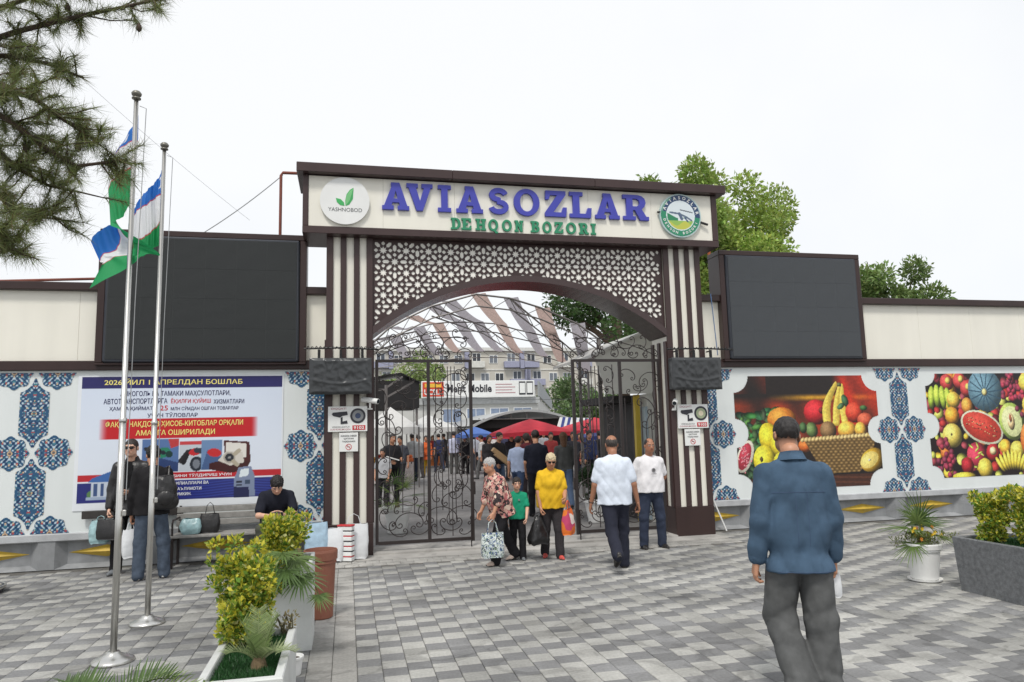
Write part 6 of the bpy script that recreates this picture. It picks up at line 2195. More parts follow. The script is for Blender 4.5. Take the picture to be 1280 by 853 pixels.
for i in range(4):
    x = 5.9 + i * 1.55
    fw = MB(); fw.bbox(x, x + 1.25, 45.93, 46.01, 2.35, 3.3, .01); wf = fw.build('window', WHITEM, shop)
    for k in range(2):
        q = MB(); q.box(x + .06 + k * .58, x + .60 + k * .58, 45.915, 45.928, 2.42, 3.24); q.build('pane', mat('blue pane', lin((128, 142, 166)), .15, var=.15), wf)
sg = thing('shop_sign', 'long white phone-shop sign with red patch and black lettering above the stalls', 'sign', (8, 45.5, 4))
q = MB(); q.bbox(4.55, 11.9, 45.5, 45.7, 3.95, 5.02, .02); q.build('board', WHITEM, sg)
q = MB(); q.box(4.62, 5.95, 45.47, 45.495, 4.05, 4.95); q.build('red_panel', mat('red panel', lin((206, 74, 50)), .5, var=.2, scale=4), sg)
q = MB(); q.box(4.75, 5.8, 45.455, 45.468, 4.62, 4.85); q.build('yellow_stripe', mat('yellow stripe', lin((226, 180, 60)), .5), sg)
q = MB(); lettering(q, 'UCELL', 4.72, 5.85, 4.15, 4.5, 45.46, bold=.03); q.build('lettering', WHITEM, sg)
q = MB(); lettering(q, 'Merit Mobile', 6.15, 9.05, 4.28, 4.78, 45.49, bold=.03); q.build('lettering', DKP, sg)
for i in range(4):
    q = MB(); q.box(9.3, 10.6 - .2 * (i % 2), 45.485, 45.497, 4.22 + i * .18, 4.26 + i * .18); q.build('small_print', PINKP, sg)
for i in range(2):
    q = MB(); q.bbox(10.85 + i * .5, 11.28 + i * .5, 45.47, 45.497, 4.1, 4.95, .02); ph_ = q.build('phone_picture', DKP, sg)
    q = MB(); q.box(10.89 + i * .5, 11.24 + i * .5, 45.455, 45.468, 4.2, 4.85); q.build('screen', WHITEM, ph_)
q = MB()
q.tube([(3.0, 42, 4.3), (6, 42, 3.9), (9, 42, 3.62), (13, 42, 3.6), (17, 42, 4.3)], .012, 5)
setp(q.build('wire', mat('dark wire', lin((80, 80, 82)), .6), loc=(3, 42, 4.3)), 'dark slack cable crossing in front of the shop wall', 'cable')

# apartment block far behind
APW = mat('panel wall', lin((192, 188, 178)), .8, var=.10, scale=.25)
apt = thing('apartment_building', 'long five-storey panel apartment block far behind the market', 'building', (28, 120, 0))
q = MB(); q.box(-14, 44, 120, 132, 0, 15.3); q.build('wall', APW, apt)
q = MB(); q.box(-14.2, 44.2, 119.6, 132.2, 15.31, 15.9); q.build('roof_edge', mat('roof edge', lin((206, 206, 202)), .8), apt)
for f_ in range(1, 5):
    q = MB(); q.box(-14, 44, 119.9, 119.995, f_ * 3.05 - .16, f_ * 3.05 + .06); q.build('floor_band', mat('floor band', lin((212, 210, 204)), .8), apt)
WM = MB(); WM.bbox(0, 1.5, 0, .1, 0, 1.45, .02); WME = WM.mesh('window', WHITEM)
PMs = [mat('far glass %d' % i, lin(c_), .15, var=.2) for i, c_ in enumerate(((70, 76, 86), (110, 116, 124), (52, 56, 62)))]
PN = []
for m in PMs:
    q = MB(); q.box(.1, .7, -.012, -.004, .1, 1.35); q.box(.8, 1.4, -.012, -.004, .1, 1.35); PN.append(q.mesh('pane', m))
BALW = mat('balcony white', lin((206, 206, 200)), .7, var=.15, scale=2)
BALB = mat('balcony blue', lin((150, 152, 174)), .7, var=.1)
BM = []
for m in (BALW, BALB):
    q = MB(); q.bbox(0, 2.6, -.9, 0, 0, 1.05, .02); BM.append(q.mesh('balcony', m))
q = MB(); q.bbox(0, .7, -.95, 0, 0, 2.85, .02); BPB = q.mesh('balcony_screen', BALB)
rg = random.Random(11)
for fl in range(5):
    x = -12.0
    z = fl * 3.05
    while x < 42:
        if rg.random() < .45:
            o = put('balcony', BM[0 if rg.random() < .7 else 1], apt, Vector((x, 119.9, z + .25)) - LOC[apt.name])
            wo = put('window', WME, apt, Vector((x + .6, 119.9, z + 1.32)) - LOC[apt.name])
            put('pane', rg.choice(PN), wo)
            if rg.random() < .5: put('balcony_screen', BPB, apt, Vector((x + (2.65 if rg.random() < .5 else -.75), 119.9, z + .1)) - LOC[apt.name])
            x += 3.5
        else:
            wo = put('window', WME, apt, Vector((x, 119.9, z + 1.0)) - LOC[apt.name])
            put('pane', rg.choice(PN), wo)
            x += 2.5
# cardboard boxes, stroller-like trolley
CARD = mat('cardboard', lin((176, 146, 108)), .85, var=.08, scale=6)
# ================================================================ plants
def leaf_cloud(P, N_, size, cols, rg, aspect=.45, fold=.25):
    """one small folded leaf of four triangles per point; N_ = rough pointing directions"""
    n = len(P)
    d = N_ + rg.normal(0, .55, (n, 3))
    d /= np.linalg.norm(d, axis=1)[:, None] + 1e-9
    a = rg.normal(0, 1, (n, 3))
    s = np.cross(d, a)
    s /= np.linalg.norm(s, axis=1)[:, None] + 1e-9
    u = np.cross(s, d)
    L_ = (size * rg.uniform(.7, 1.3, n))[:, None]
    W_ = L_ * aspect
    base = P
    tip = P + d * L_
    mid = P + d * L_ * .5 - u * L_ * fold * .3
    l = P + d * L_ * .48 + s * W_ * .5 + u * L_ * fold * .4
    r = P + d * L_ * .48 - s * W_ * .5 + u * L_ * fold * .4
    v = np.stack([base, l, tip, r], 1).reshape(-1, 3)
    i = np.arange(n)[:, None] * 4
    f = np.concatenate([i + np.array([0, 2, 1]), i + np.array([0, 3, 2])]).reshape(-1, 3)
    return v, f, np.repeat(cols, 4, 0)

def clump_points(centres, radii, n, rg, shell=.55):
    k = rg.integers(0, len(centres), n) if np.ndim(radii) == 0 else rg.choice(len(centres), n, p=np.asarray(radii) ** 2 / (np.asarray(radii) ** 2).sum())
    d = rg.normal(0, 1, (n, 3))
    d /= np.linalg.norm(d, axis=1)[:, None]
    r = (shell + (1 - shell) * rg.random(n)) ** .7
    rad = np.asarray(radii)[k] if np.ndim(radii) else np.full(n, radii)
    return np.asarray(centres)[k] + d * (r * rad)[:, None], d, k

def greens(rg, n, base, spread=.35, yellow=None, yf=0.0):
    c_ = lin(np.array(base) / 255.) * rg.uniform(1 - spread, 1 + spread, n)[:, None]
    c_ = c_ * (1 + rg.normal(0, .06, (n, 3)))
    if yellow is not None:
        m = rg.random(n) < yf
        c_[m] = lin(np.array(yellow) / 255.) * rg.uniform(.7, 1.15, m.sum())[:, None]
    return np.clip(c_, .002, 1)

def leafy_tree(x, y, h, crown_z, rx, rz_, n, label, base, seed, leaf=.14, group=None, top=None, name='leafy_tree', cl=26, lean=0):
    rg = np.random.default_rng(seed)
    t = thing(name, label, 'tree', (x, y, 0), group=group)
    b = MB()
    bark = mat('bark', lin((92, 78, 66)), .9, var=.3, scale=9, bump=.8)
    b.tube([(x, y, 0), (x + .1, y, crown_z * .5), (x + lean * .5, y, crown_z), (x + lean, y, h * .93)], [.24, .19, .12, .02], 10)
    b.build('trunk', bark, t)
    cs, rs = [], []
    for i in range(cl):
        a, e = rg.uniform(0, 6.283), rg.uniform(-1, 1)
        rr = math.sqrt(max(0, 1 - e * e))
        q = rg.uniform(.35, .95)
        c_ = np.array([x + lean * (.5 + e * .5) + math.cos(a) * rx * rr * q * rg.uniform(.75, 1.15), y + math.sin(a) * rx * rr * q, crown_z + (h - crown_z) * .5 + e * rz_ * q * rg.uniform(.8, 1.1)])
        cs.append(c_)
        rs.append(rg.uniform(.16, .34) * rx)
        if i % 2 == 0:
            b = MB()
            b.tube([(x + lean * .3, y, crown_z + (c_[2] - crown_z) * .2), (x + (c_[0] - x) * .5, y + (c_[1] - y) * .5, crown_z + (c_[2] - crown_z) * .7), tuple(c_)], [.08, .045, .012], 6)
            b.build('limb', bark, t)
    P, d, k = clump_points(cs, rs, n, rg, .25)
    P[:, 2] += rg.normal(0, .05, n)
    ok = P[:, 2] > crown_z * .75
    P, d, k = P[ok], d[ok], k[ok]
    n = len(P)
    tone = rg.uniform(.75, 1.3, cl)[k]
    c_ = greens(rg, n, base, .3) * tone[:, None]
    d2 = d * .6 + np.array([0, 0, .1])
    v, f, cc = leaf_cloud(P, d2, leaf, c_, rg, .5)
    put('crown', np_mesh('crown', v - np.array(LOC[t.name]), f, LEAF, cc, smooth=False), t)
    return t
leafy_tree(12.9, 23, 10.9, 5.0, 2.9, 3.4, 26000, 'tall bright green tree rising behind the right end of the gate sign', (152, 172, 88), 1, .17, cl=34)
leafy_tree(10.5, 22, 10.7, 5.5, 2.3, 3.0, 18000, 'green tree between the gate sign and the right screen', (142, 164, 84), 2, .17, cl=24)
leafy_tree(22.6, 26, 9.2, 3.5, 2.9, 3.1, 22000, 'dark green tree behind the wall right of the right screen', (122, 144, 84), 3, .2, cl=30, lean=-1.0)
leafy_tree(6.9, 17.5, 5.7, 3.5, 1.8, 1.5, 6000, 'dark leafy tree over the kiosk roof inside the gate', (66, 92, 46), 4, .12, cl=18)
leafy_tree(31, 96, 8.0, 1.0, 6.0, 4.0, 5000, 'distant green tree at the right end of the apartment block', (98, 120, 76), 5, .5, cl=18)
leafy_tree(9, 100, 11.5, 5.0, 6.0, 4.0, 5000, 'distant pale green tree in front of the apartment block', (140, 158, 96), 6, .5, cl=18)
leafy_tree(14.2, 36, 3.7, 1.2, 2.2, 1.3, 5000, 'low green tree beyond the right red parasol', (92, 116, 66), 8, .18, cl=14)

# ---------------------------------------------------------------- pine hanging in from the upper left
def pine():
    rg = np.random.default_rng(21)
    t = thing('pine_tree', 'pine tree whose needled branches hang into the upper left of the sky', 'tree', (-5.3, 4.6, 0))
    bark = mat('pine bark', lin((72, 60, 52)), .95, var=.35, scale=12, bump=.8)
    b = MB()
    b.tube([(-5.3, 4.6, 0), (-5.25, 4.6, 3), (-5.2, 4.65, 6), (-5.25, 4.6, 9)], [.2, .17, .13, .04], 10)
    b.build('trunk', bark, t)
    tips = []
    def branch(pts, r, name='limb'):
        q = MB()
        q.tube(pts, list(np.linspace(r, r * .35, len(pts))), 6)
        q.build(name, bark, t)
    def U(px, py, Y): return unproj(px, py, Y)
    main = [[(-40, 60), (20, 40), (80, 25), (140, 12), (205, -2)], [(-60, 90), (0, 105), (45, 125), (80, 150), (122, 178)], [(-60, 110), (10, 150), (50, 180), (95, 208), (160, 200)],
            [(-60, 150), (-10, 180), (20, 210), (60, 232), (98, 240)], [(-60, 190), (-10, 235), (15, 262), (30, 275), (66, 268)], [(-60, 230), (-20, 270), (0, 295), (18, 318)],
            [(-60, 30), (0, 10), (60, -10), (120, -30)], [(-50, 70), (10, 70), (60, 80), (105, 98)]]
    for bi, pl in enumerate(main):
        Y0 = 4.3 + rg.uniform(-.35, .5)
        pts = [U(px, py, Y0 + .06 * i) for i, (px, py) in enumerate(pl)]
        pts = [Vector((-5.22, 4.62, pts[0].z + .45))] + pts
        branch(pts, .022)
        for i in range(1, len(pl)):
            a, c_ = np.array(pl[i - 1], float), np.array(pl[i], float)
            for k in range(10):
                f = rg.random()
                p = a + (c_ - a) * f
                ln = rg.uniform(12, 46)
                an = rg.uniform(0, 6.283)
                q = p + ln * np.array([math.cos(an) + .5, math.sin(an) * .8])
                yy = Y0 + .06 * i
                e = U(q[0], q[1], yy + rg.uniform(-.25, .25))
                s = U(p[0], p[1], yy)
                m_ = (s + e) / 2 + Vector((0, 0, rg.uniform(-.03, .03)))
                branch([s, m_, e], .006, 'twig')
                tips.append((e, (e - s).normalized()))
                if rg.random() < .6: tips.append((m_ + (e - m_) * .45, (e - s).normalized()))
        tips.append((pts[-1], (pts[-1] - pts[-2]).normalized()))
    V_, F_, K_ = [], [], []
    n0 = 0
    for e, d in tips:
        e, d = np.array(e), np.array(d)
        n = rg.integers(62, 100)
        base = e - d * rg.uniform(0, .16, n)[:, None]
        dr = d * rg.uniform(.1, 1.1, n)[:, None] + rg.normal(0, .55, (n, 3))
        dr /= np.linalg.norm(dr, axis=1)[:, None]
        L_ = rg.uniform(.07, .125, n)[:, None]
        s = np.cross(dr, rg.normal(0, 1, (n, 3)))
        s /= np.linalg.norm(s, axis=1)[:, None]
        w_ = .0015
        v = np.stack([base - s * w_, base + s * w_, base + dr * L_ + np.array([0, 0, -.008])], 1).reshape(-1, 3)
        V_.append(v)
        c_ = greens(rg, n, (112, 122, 72), .5)
        br = rg.random(n) < .10
        c_[br] = lin(np.array((112, 92, 60)) / 255.)
        K_.append(np.repeat(c_, 3, 0))
    V_ = np.concatenate(V_)
    put('crown', np_mesh('crown', V_ - np.array(LOC[t.name]), np.arange(len(V_)).reshape(-1, 3), LEAF, np.concatenate(K_), smooth=False), t)
    rgc = random.Random(4)
    for i in range(9):
        e = tips[rgc.randrange(len(tips))][0]
        q = MB()
        q.lathe([(.005, -.03), (.017, -.015), (.018, .0), (.010, .02), (.003, .03)], tuple(e), 10)
        q.build('cone', bark, t)
pine()

# ---------------------------------------------------------------- variegated euonymus bushes
def bush(x, y, z, pts, label, seed, n=2600, leaf=.042, stems=6, group='yellow-green variegated bushes', plain=None, name='euonymus_bush'):
    rg = np.random.default_rng(seed)
    n = int(n * 1.5)
    t = thing(name, label, 'bush', (x, y, z), group=group)
    cs = np.array([(p[0], p[1], p[2]) for p in pts], float)
    rs = np.array([p[3] for p in pts])
    wood = mat('bush stem', lin((96, 92, 70)), .9, var=.3)
    for i in range(stems):
        c_ = cs[i % len(cs)]
        q = MB()
        q.tube([(x + rg.normal(0, .03), y + rg.normal(0, .03), z - .02), ((x + c_[0]) / 2 + rg.normal(0, .02), (y + c_[1]) / 2, (z + c_[2]) / 2), tuple(c_ + (0, 0, rs[i % len(cs)] * .7))], [.009, .006, .003], 5)
        q.build('stem', wood, t)
    P, d, k = clump_points(cs, rs, n, rg, .45)
    out = rg.random(n)
    c_ = greens(rg, n, (104, 138, 54), .4)
    y1, y2 = lin(np.array((222, 214, 78)) / 255.), lin(np.array((230, 230, 160)) / 255.)
    g2 = lin(np.array((160, 184, 76)) / 255.)
    hi = np.clip((P[:, 2] - cs[:, 2].min()) / (np.ptp(cs[:, 2]) + .15), 0, 1)
    m = out < .30 + .14 * hi
    c_[m] = y1 * rg.uniform(.65, 1.15, m.sum())[:, None]
    m = (out > .47) & (out < .60)
    c_[m] = g2 * rg.uniform(.7, 1.1, m.sum())[:, None]
    m = out > .93
    c_[m] = y2 * rg.uniform(.8, 1.1, m.sum())[:, None]
    if plain is not None: c_ = greens(rg, n, plain, .4)
    v, f, cc = leaf_cloud(P, d * .8 + np.array([0, 0, .55]), leaf, c_, rg, .58, .3)
    cc = cc.copy()
    vr = (rg.random(n) < .4) & (plain is None)                                   # leaves with a pale rim: tip and side points differ
    for s_ in (1, 3):
        cc[s_::4][vr] = y1 * .9
    put('foliage', np_mesh('foliage', v - np.array(LOC[t.name]), f, LEAF, cc, smooth=False), t)
    return t
def clumps(cx, cy, z0, z1, w0, w1, n, seed, r=.075):
    rg = np.random.default_rng(seed)
    o = []
    for i in range(n):
        f = rg.random()
        w_ = w0 + (w1 - w0) * f
        a = rg.uniform(0, 6.283)
        q = math.sqrt(rg.random())
        o.append((cx + math.cos(a) * w_ * q, cy + math.sin(a) * w_ * q, z0 + (z1 - z0) * f, r * rg.uniform(.7, 1.2)))
    return o
bush(-.60, 5.05, .45, clumps(-.655, 5.22, .54, 1.0, .11, .15, 30, 1, .08) + clumps(-.64, 5.12, .48, .72, .08, .13, 12, 2, .065) + [(-.83, 5.15, 1.10, .04), (-.72, 5.2, 1.10, .05), (-.58, 5.2, 1.06, .05), (-.84, 5.15, 1.0, .035), (-.84, 5.15, .86, .035)],
     'yellow-green bush in the low white planter at the front', 1, 3800, .040)
bush(-.55, 6.9, .68, clumps(-.53, 6.88, .74, 1.02, .11, .18, 24, 3, .085) + clumps(-.60, 6.56, .52, .78, .05, .10, 10, 33, .065) + [(-.50, 6.95, 1.08, .05), (-.38, 6.95, 1.05, .05), (-.64, 6.95, 1.02, .05)], 'yellow-green bush in the tall white planter, hiding the sitting man in part', 2, 3000, .042)
bush(6.57, 6.42, .50, clumps(6.57, 6.42, .60, 1.0, .07, .14, 24, 5, .08), 'dense clipped bush at the near corner of the grey granite planter', 3, 2800, .042)
bush(6.72, 6.10, .50, clumps(6.70, 6.10, .60, 1.05, .09, .17, 28, 6, .085), 'clipped bush cut by the right picture edge in the grey planter', 4, 3000, .042)
bush(6.85, 5.3, .50, clumps(6.85, 5.3, .62, 1.0, .08, .17, 20, 7, .085), 'third clipped bush of the grey planter, outside the right edge', 5, 1600, .042)

# ---------------------------------------------------------------- palms
PALMC = [(104, 128, 66), (128, 148, 84), (84, 108, 58)]
def leaflet(b, p, d, up, L_, w_, droop, col, seg=4):
    p, d, up = Vector(p), Vector(d).normalized(), Vector(up).normalized()
    s = d.cross(up)
    if s.length < 1e-4: s = d.cross(Vector((1, 0, 0)))
    s.normalize()
    vs = []
    for i in range(seg + 1):
        f = i / seg
        q = p + d * L_ * f + Vector((0, 0, -droop * f * f * L_))
        ww = w_ * (1 - f) ** .6 * min(1, .35 + f * 3)
        vs += [tuple(q - s * ww), tuple(q + up * ww * .35 * -1), tuple(q + s * ww)]
    fs = []
    for i in range(seg):
        a = i * 3
        fs += [(a, a + 1, a + 4, a + 3), (a + 1, a + 2, a + 5, a + 4)]
    b.add(vs, fs, 0, col)
def fan_palm(x, y, z, label, seed, leaves, R_=.30, name='fan_palm', trunk=.12, n=18):
    """leaves: list of (dx, dy, dz, blade scale) petiole ends"""
    rg = random.Random(seed)
    t = thing(name, label, 'palm', (x, y, z), group='potted palms')
    q = MB()
    q.lathe([(.05, -.03), (.045, trunk * .5), (.03, trunk)], (x, y, z), 10)
    q.build('trunk', mat('palm fibre', lin((110, 94, 70)), .95, var=.3, scale=30, bump=.8), t)
    for dx, dy, dz, sc in leaves:
        b = MB()
        c0 = lin(np.array(rg.choice(PALMC)) / 255.)
        e = Vector((x + dx, y + dy, z + dz))
        s0 = Vector((x, y, z + trunk * .8))
        m_ = (s0 + e) / 2 + Vector((0, 0, .05))
        k0 = len(b.v)
        b.tube([s0, m_, e], [.006, .005, .004], 5, col=c0 * .9)
        ax = (e - m_).normalized()
        side = ax.cross(Vector((0, 0, 1)))
        if side.length < .05: side = Vector((1, 0, 0))
        side.normalize()
        nrm = side.cross(ax).normalized()
        for i in range(n):
            a = math.radians(-105 + 210 * i / (n - 1)) + rg.uniform(-.04, .04)
            d = ax * math.cos(a) + side * math.sin(a) + nrm * .12
            leaflet(b, e, d, nrm, R_ * sc * (.72 + .28 * math.cos(a)) * rg.uniform(.9, 1.08), (.013 if n > 20 else .010) * sc, .18 * rg.uniform(.4, 1.6), c0 * rg.uniform(.75, 1.25))
        b.build('frond', LEAF, t)
    return t
def feather_palm(x, y, z, label, seed, fronds, L_=.19, name='feather_palm', wl=.0075, cols=None):
    rg = random.Random(seed)
    t = thing(name, label, 'palm', (x, y, z), group='potted palms')
    q = MB()
    q.lathe([(.05, -.05), (.05, .02), (.03, .08)], (x, y, z), 10)
    q.build('trunk', mat('palm fibre', lin((110, 94, 70)), .95, var=.3, scale=30, bump=.8), t)
    for az, el, ln, dr in fronds:
        b = MB()
        c0 = lin(np.array(rg.choice(cols or PALMC)) / 255.)
        d = Vector((math.cos(az) * math.cos(el), math.sin(az) * math.cos(el), math.sin(el)))
        pts = []
        for i in range(13):
            f = i / 12
            pts.append(Vector((x, y, z + .04)) + d * ln * f + Vector((0, 0, -dr * ln * f * f)))
        b.tube(pts, list(np.linspace(.007, .002, 13)), 5, col=c0 * .9)
        for i in range(2, 13):
            for rr in range(2):
                ax = (pts[i] - pts[i - 1]).normalized()
                side = ax.cross(Vector((0, 0, 1))).normalized()
                up = side.cross(ax).normalized()
                for s_ in (-1, 1):
                    dd = ax * .55 + side * s_ * .75 + up * .5
                    p = pts[i - 1] + (pts[i] - pts[i - 1]) * (.5 * rr)
                    leaflet(b, p, dd, up, L_ * (1 - .55 * abs(i / 12 - .45)) * rg.uniform(.85, 1.1), wl, .15 * rg.uniform(.2, 1.5), c0 * rg.uniform(.7, 1.3))
        b.build('frond', LEAF, t)
    return t
# in the tall planter and the low planter
fan_palm(-.42, 6.75, .70, 'fan palm leaning out of the tall white planter towards the brown pot', 3, [(.00, -.24, .08, 1.0), (.05, -.40, -.04, .9), (-.10, -.32, .14, .95), (-.06, -.46, .02, .9), (.20, -.42, -.20, .5)], .32, n=26)
feather_palm(-.50, 4.66, .44, 'small spiky palm in the low white planter in front of its bush', 4, [(math.radians(a), e, l, d) for a, e, l, d in ((100, 1.3, .36, .15), (60, 1.15, .34, .25), (150, 1.2, .34, .25), (10, .8, .30, .6), (-50, .9, .32, .5), (200, .9, .30, .5), (-110, 1.1, .3, .3), (90, 1.0, .32, .3), (30, 1.25, .36, .2))], .115, wl=.0045, cols=[(150, 164, 116), (128, 148, 92), (168, 178, 136)])
fan_palm(-.72, 4.12, .42, 'bright green fan palm at the bottom edge beside the low planter', 5, [(.02, .05, .10, 1.0), (.12, .02, .06, .9), (-.14, .02, .03, .8), (.2, -.1, -.02, .8)], .34, n=16)
feather_palm(-1.1, 3.95, .50, 'feathery palm fronds rising at the bottom edge below the nearer flagpole', 6, [(math.radians(a), e, l, d) for a, e, l, d in ((180, .42, .52, .45), (5, .42, .50, .45), (95, .35, .3, .5), (150, .7, .40, .5), (30, .7, .40, .5))])
pot(-1.1, 3.95, .16, .22, .50, POTW, 'white pot of the feathery palm just below the picture edge')
pot(-.72, 3.98, .12, .17, .42, POTW, 'white pot of the bright green fan palm below the picture edge')
# white pot on the right: small palm, leaves and yellow flowers
fan_palm(6.40, 7.22, .38, 'small fan palm standing in the white pot at the right', 7, [(-.04, .0, .26, .9), (.01, .0, .30, 1.0), (-.14, .02, .20, 1.0), (.16, -.02, .12, 1.0), (.12, .05, .22, .6), (-.16, -.05, .04, .7), (.06, .02, .22, .9)], .42, n=21)
def flowers(x, y, z, label, seed):
    rg = np.random.default_rng(seed)
    t = thing('yellow_flowers', label, 'flowers', (x, y, z))
    n = 900
    cs = [(x + rg.normal(0, .10), y + rg.normal(0, .10), z + rg.uniform(.02, .14)) for _ in range(22)]
    P, d, k = clump_points(cs, .06, n, rg, .2)
    v, f, cc = leaf_cloud(P, d + np.array([0, 0, .8]), .03, greens(rg, n, (112, 122, 62), .4), rg, .4)
    put('foliage', np_mesh('foliage', v - np.array(LOC[t.name]), f, LEAF, cc, smooth=False), t)
    PET = mat('yellow petal', lin((236, 196, 40)), .6, var=.1)
    PE2 = mat('orange petal', lin((226, 140, 50)), .6, var=.1)
    for i in range(16):
        q = MB()
        c_ = Vector((x + rg.normal(0, .11), y - .06 + rg.normal(0, .08), z + rg.uniform(.08, .22)))
        for a in range(6):
            an = a * math.pi / 3 + rg.uniform(0, .5)
            dd = Vector((math.cos(an), -.3, math.sin(an)))
            ss = Vector((-math.sin(an), 0, math.cos(an))) * .008
            q.add([tuple(c_), tuple(c_ + dd * .016 + ss), tuple(c_ + dd * .024), tuple(c_ + dd * .016 - ss)], [(0, 1, 2, 3)])
        q.build('flower', PET if i % 4 else PE2, t)
flowers(6.40, 7.2, .39, 'yellow and orange flowers around the small palm in the white pot', 3)
# behind the leaves of the gate
fan_palm(.90, 13.6, .44, 'fan palm in the white pot behind the left gate leaf', 9, [(-.15, -.05, .30, 1.1), (.12, -.1, .38, 1.2), (.28, 0, .22, 1.1), (-.30, .05, .16, 1.1), (0, .1, .45, 1.0), (.35, -.1, .05, .9), (-.1, -.2, .12, 1.0)], .36)
bush(4.75, 13.6, .40, clumps(4.75, 13.6, .45, 1.05, .18, .30, 24, 9, .12), 'dark leafy potted plant behind the right gate leaf', 12, 1500, .07, group='potted shrub', plain=(62, 84, 54), name='potted_shrub')
bush(-.40, 5.34, .44, [(-.40, 5.34, .54, .06), (-.36, 5.3, .58, .04), (-.46, 5.3, .56, .05)], 'small dry twiggy weed at the back corner of the low white planter', 14, 70, .025, 9, group='weeds', plain=(150, 140, 100), name='dry_weed')
# ================================================================ people near the gate
WT1 = fabric('pale blue-white tee', (212, 220, 232))
WT2 = fabric('white tee', (226, 224, 226))
YEL = fabric('yellow tee', (226, 182, 44))
GRN = fabric('green tee', (34, 146, 112))
NAVYT = fabric('navy tee', (34, 36, 46))
BLK = fabric('black cloth', (32, 31, 33))
BLK2 = fabric('black trousers', (36, 35, 38))
NAVT = fabric('navy trousers', (42, 44, 56))
JEAN = fabric('dark blue jeans', (50, 57, 74), var=.18)
JEAN2 = fabric('faded jeans', (72, 82, 96), var=.25)
GRYT = fabric('grey baggy trousers', (90, 91, 91), var=.2)
OLIV = fabric('olive trousers', (78, 80, 70))
DENIM = mat('denim', lin((78, 101, 124)), .9, var=.25, scale=7, bump=.6, bscale=420, crease=1.0, streak=.22, spec=.2)
CHK = mat('black checked trousers', lin((50, 47, 50)), .9, var=.35, scale=70)
LEATH = mat('black leather', lin((34, 33, 34)), .38, var=.15, scale=14, bump=.35, bscale=60, crease=.4)
SBLK = mat('black shoe', lin((36, 34, 34)), .4, var=.1)
SWHT = mat('white sneaker', lin((222, 222, 220)), .6, var=.05)
SGRY = mat('grey sneaker', lin((112, 116, 120)), .7, var=.2, scale=30)
SRED = mat('coral shoe', lin((204, 84, 76)), .6, var=.08)
SBEI = mat('beige shoe', lin((206, 186, 172)), .6, var=.05)

def print_fabric(name, cols, scale, base):
    """fabric with a blotchy printed pattern"""
    m = mat(name, lin(base), .85, var=.05)
    t = m.node_tree
    p = t.nodes['Principled BSDF']
    tcn = t.nodes.new('ShaderNodeTexCoord')
    v = t.nodes.new('ShaderNodeTexVoronoi')
    v.inputs['Scale'].default_value = scale
    nz_ = t.nodes.new('ShaderNodeTexNoise')
    nz_.inputs['Scale'].default_value = scale * .7
    ad = t.nodes.new('ShaderNodeMix')
    ad.data_type = 'VECTOR'
    ad.inputs[0].default_value = .12
    t.links.new(tcn.outputs['Object'], nz_.inputs['Vector'])
    t.links.new(tcn.outputs['Object'], ad.inputs[4])
    t.links.new(nz_.outputs['Color'], ad.inputs[5])
    t.links.new(ad.outputs[1], v.inputs['Vector'])
    r = t.nodes.new('ShaderNodeValToRGB')
    r.color_ramp.interpolation = 'CONSTANT'
    el = r.color_ramp.elements
    for i, c_ in enumerate(cols):
        e = el[i] if i < 2 else el.new(i / len(cols))
        e.position = i / len(cols)
        e.color = (*lin(c_), 1)
    sx = t.nodes.new('ShaderNodeSeparateColor')
    t.links.new(v.outputs['Color'], sx.inputs[0])
    t.links.new(sx.outputs[0], r.inputs['Fac'])
    t.links.new(r.outputs['Color'], p.inputs['Base Color'])
    return m
FLOR = print_fabric('floral blouse', [(40, 34, 36), (206, 160, 146), (178, 104, 104), (214, 190, 172), (60, 48, 50), (196, 140, 130)], 26, (180, 150, 140))
BAGP = print_fabric('patterned bag cloth', [(206, 216, 216), (60, 84, 130), (214, 220, 214), (120, 140, 120), (40, 48, 66), (196, 206, 206)], 48, (200, 206, 206))
ORGP = print_fabric('orange bag print', [(226, 108, 44), (226, 120, 48), (230, 214, 206), (214, 96, 60), (196, 70, 110), (228, 116, 44)], 9, (226, 110, 44))

def dfold(X, Y, Z):
    ax_ = np.abs(X)
    rid = lambda t: 1 - 2 * np.abs(np.sin(t))
    f = .0038 * rid(X * 22 + 1.2 * np.sin(Z * 7)) * np.clip((1.27 - Z) * 4, 0, 1) * np.clip((.19 - ax_) * 14, 0, 1)
    f = f + .004 * rid(Z * 13 + ax_ * 26 + X * 6) * np.exp(-((ax_ - .15) / .06) ** 2 - ((Z - 1.2) / .13) ** 2)
    f = f + .0042 * rid(Z * 23 + X * 14 + Y * 12) * np.clip((ax_ - .17) * 18, 0, 1) * (np.exp(-((Z - 1.10) / .09) ** 2) + .9 * np.exp(-((Z - .93) / .07) ** 2))
    return f + .0026 * rid(Z * 15 + X * 8 + 2 * np.sin(X * 9)) * np.exp(-((Z - .93) / .08) ** 2)
def pfoldf(X, Y, Z):
    rid = lambda t: 1 - 2 * np.abs(np.sin(t))
    f = .005 * rid(Z * 17 + np.abs(X) * 17 + Y * 8) * np.exp(-((Z - .78) / .07) ** 2)
    f = f + .005 * rid(Z * 21 - X * 11 + Y * 14) * np.exp(-((Z - .48) / .11) ** 2)
    f = f + .006 * rid(Z * 30 + X * 10 + Y * 6) * np.exp(-((Z - .13) / .07) ** 2)
    return f + .003 * rid(X * 30 + Z * 6 + Y * 9)
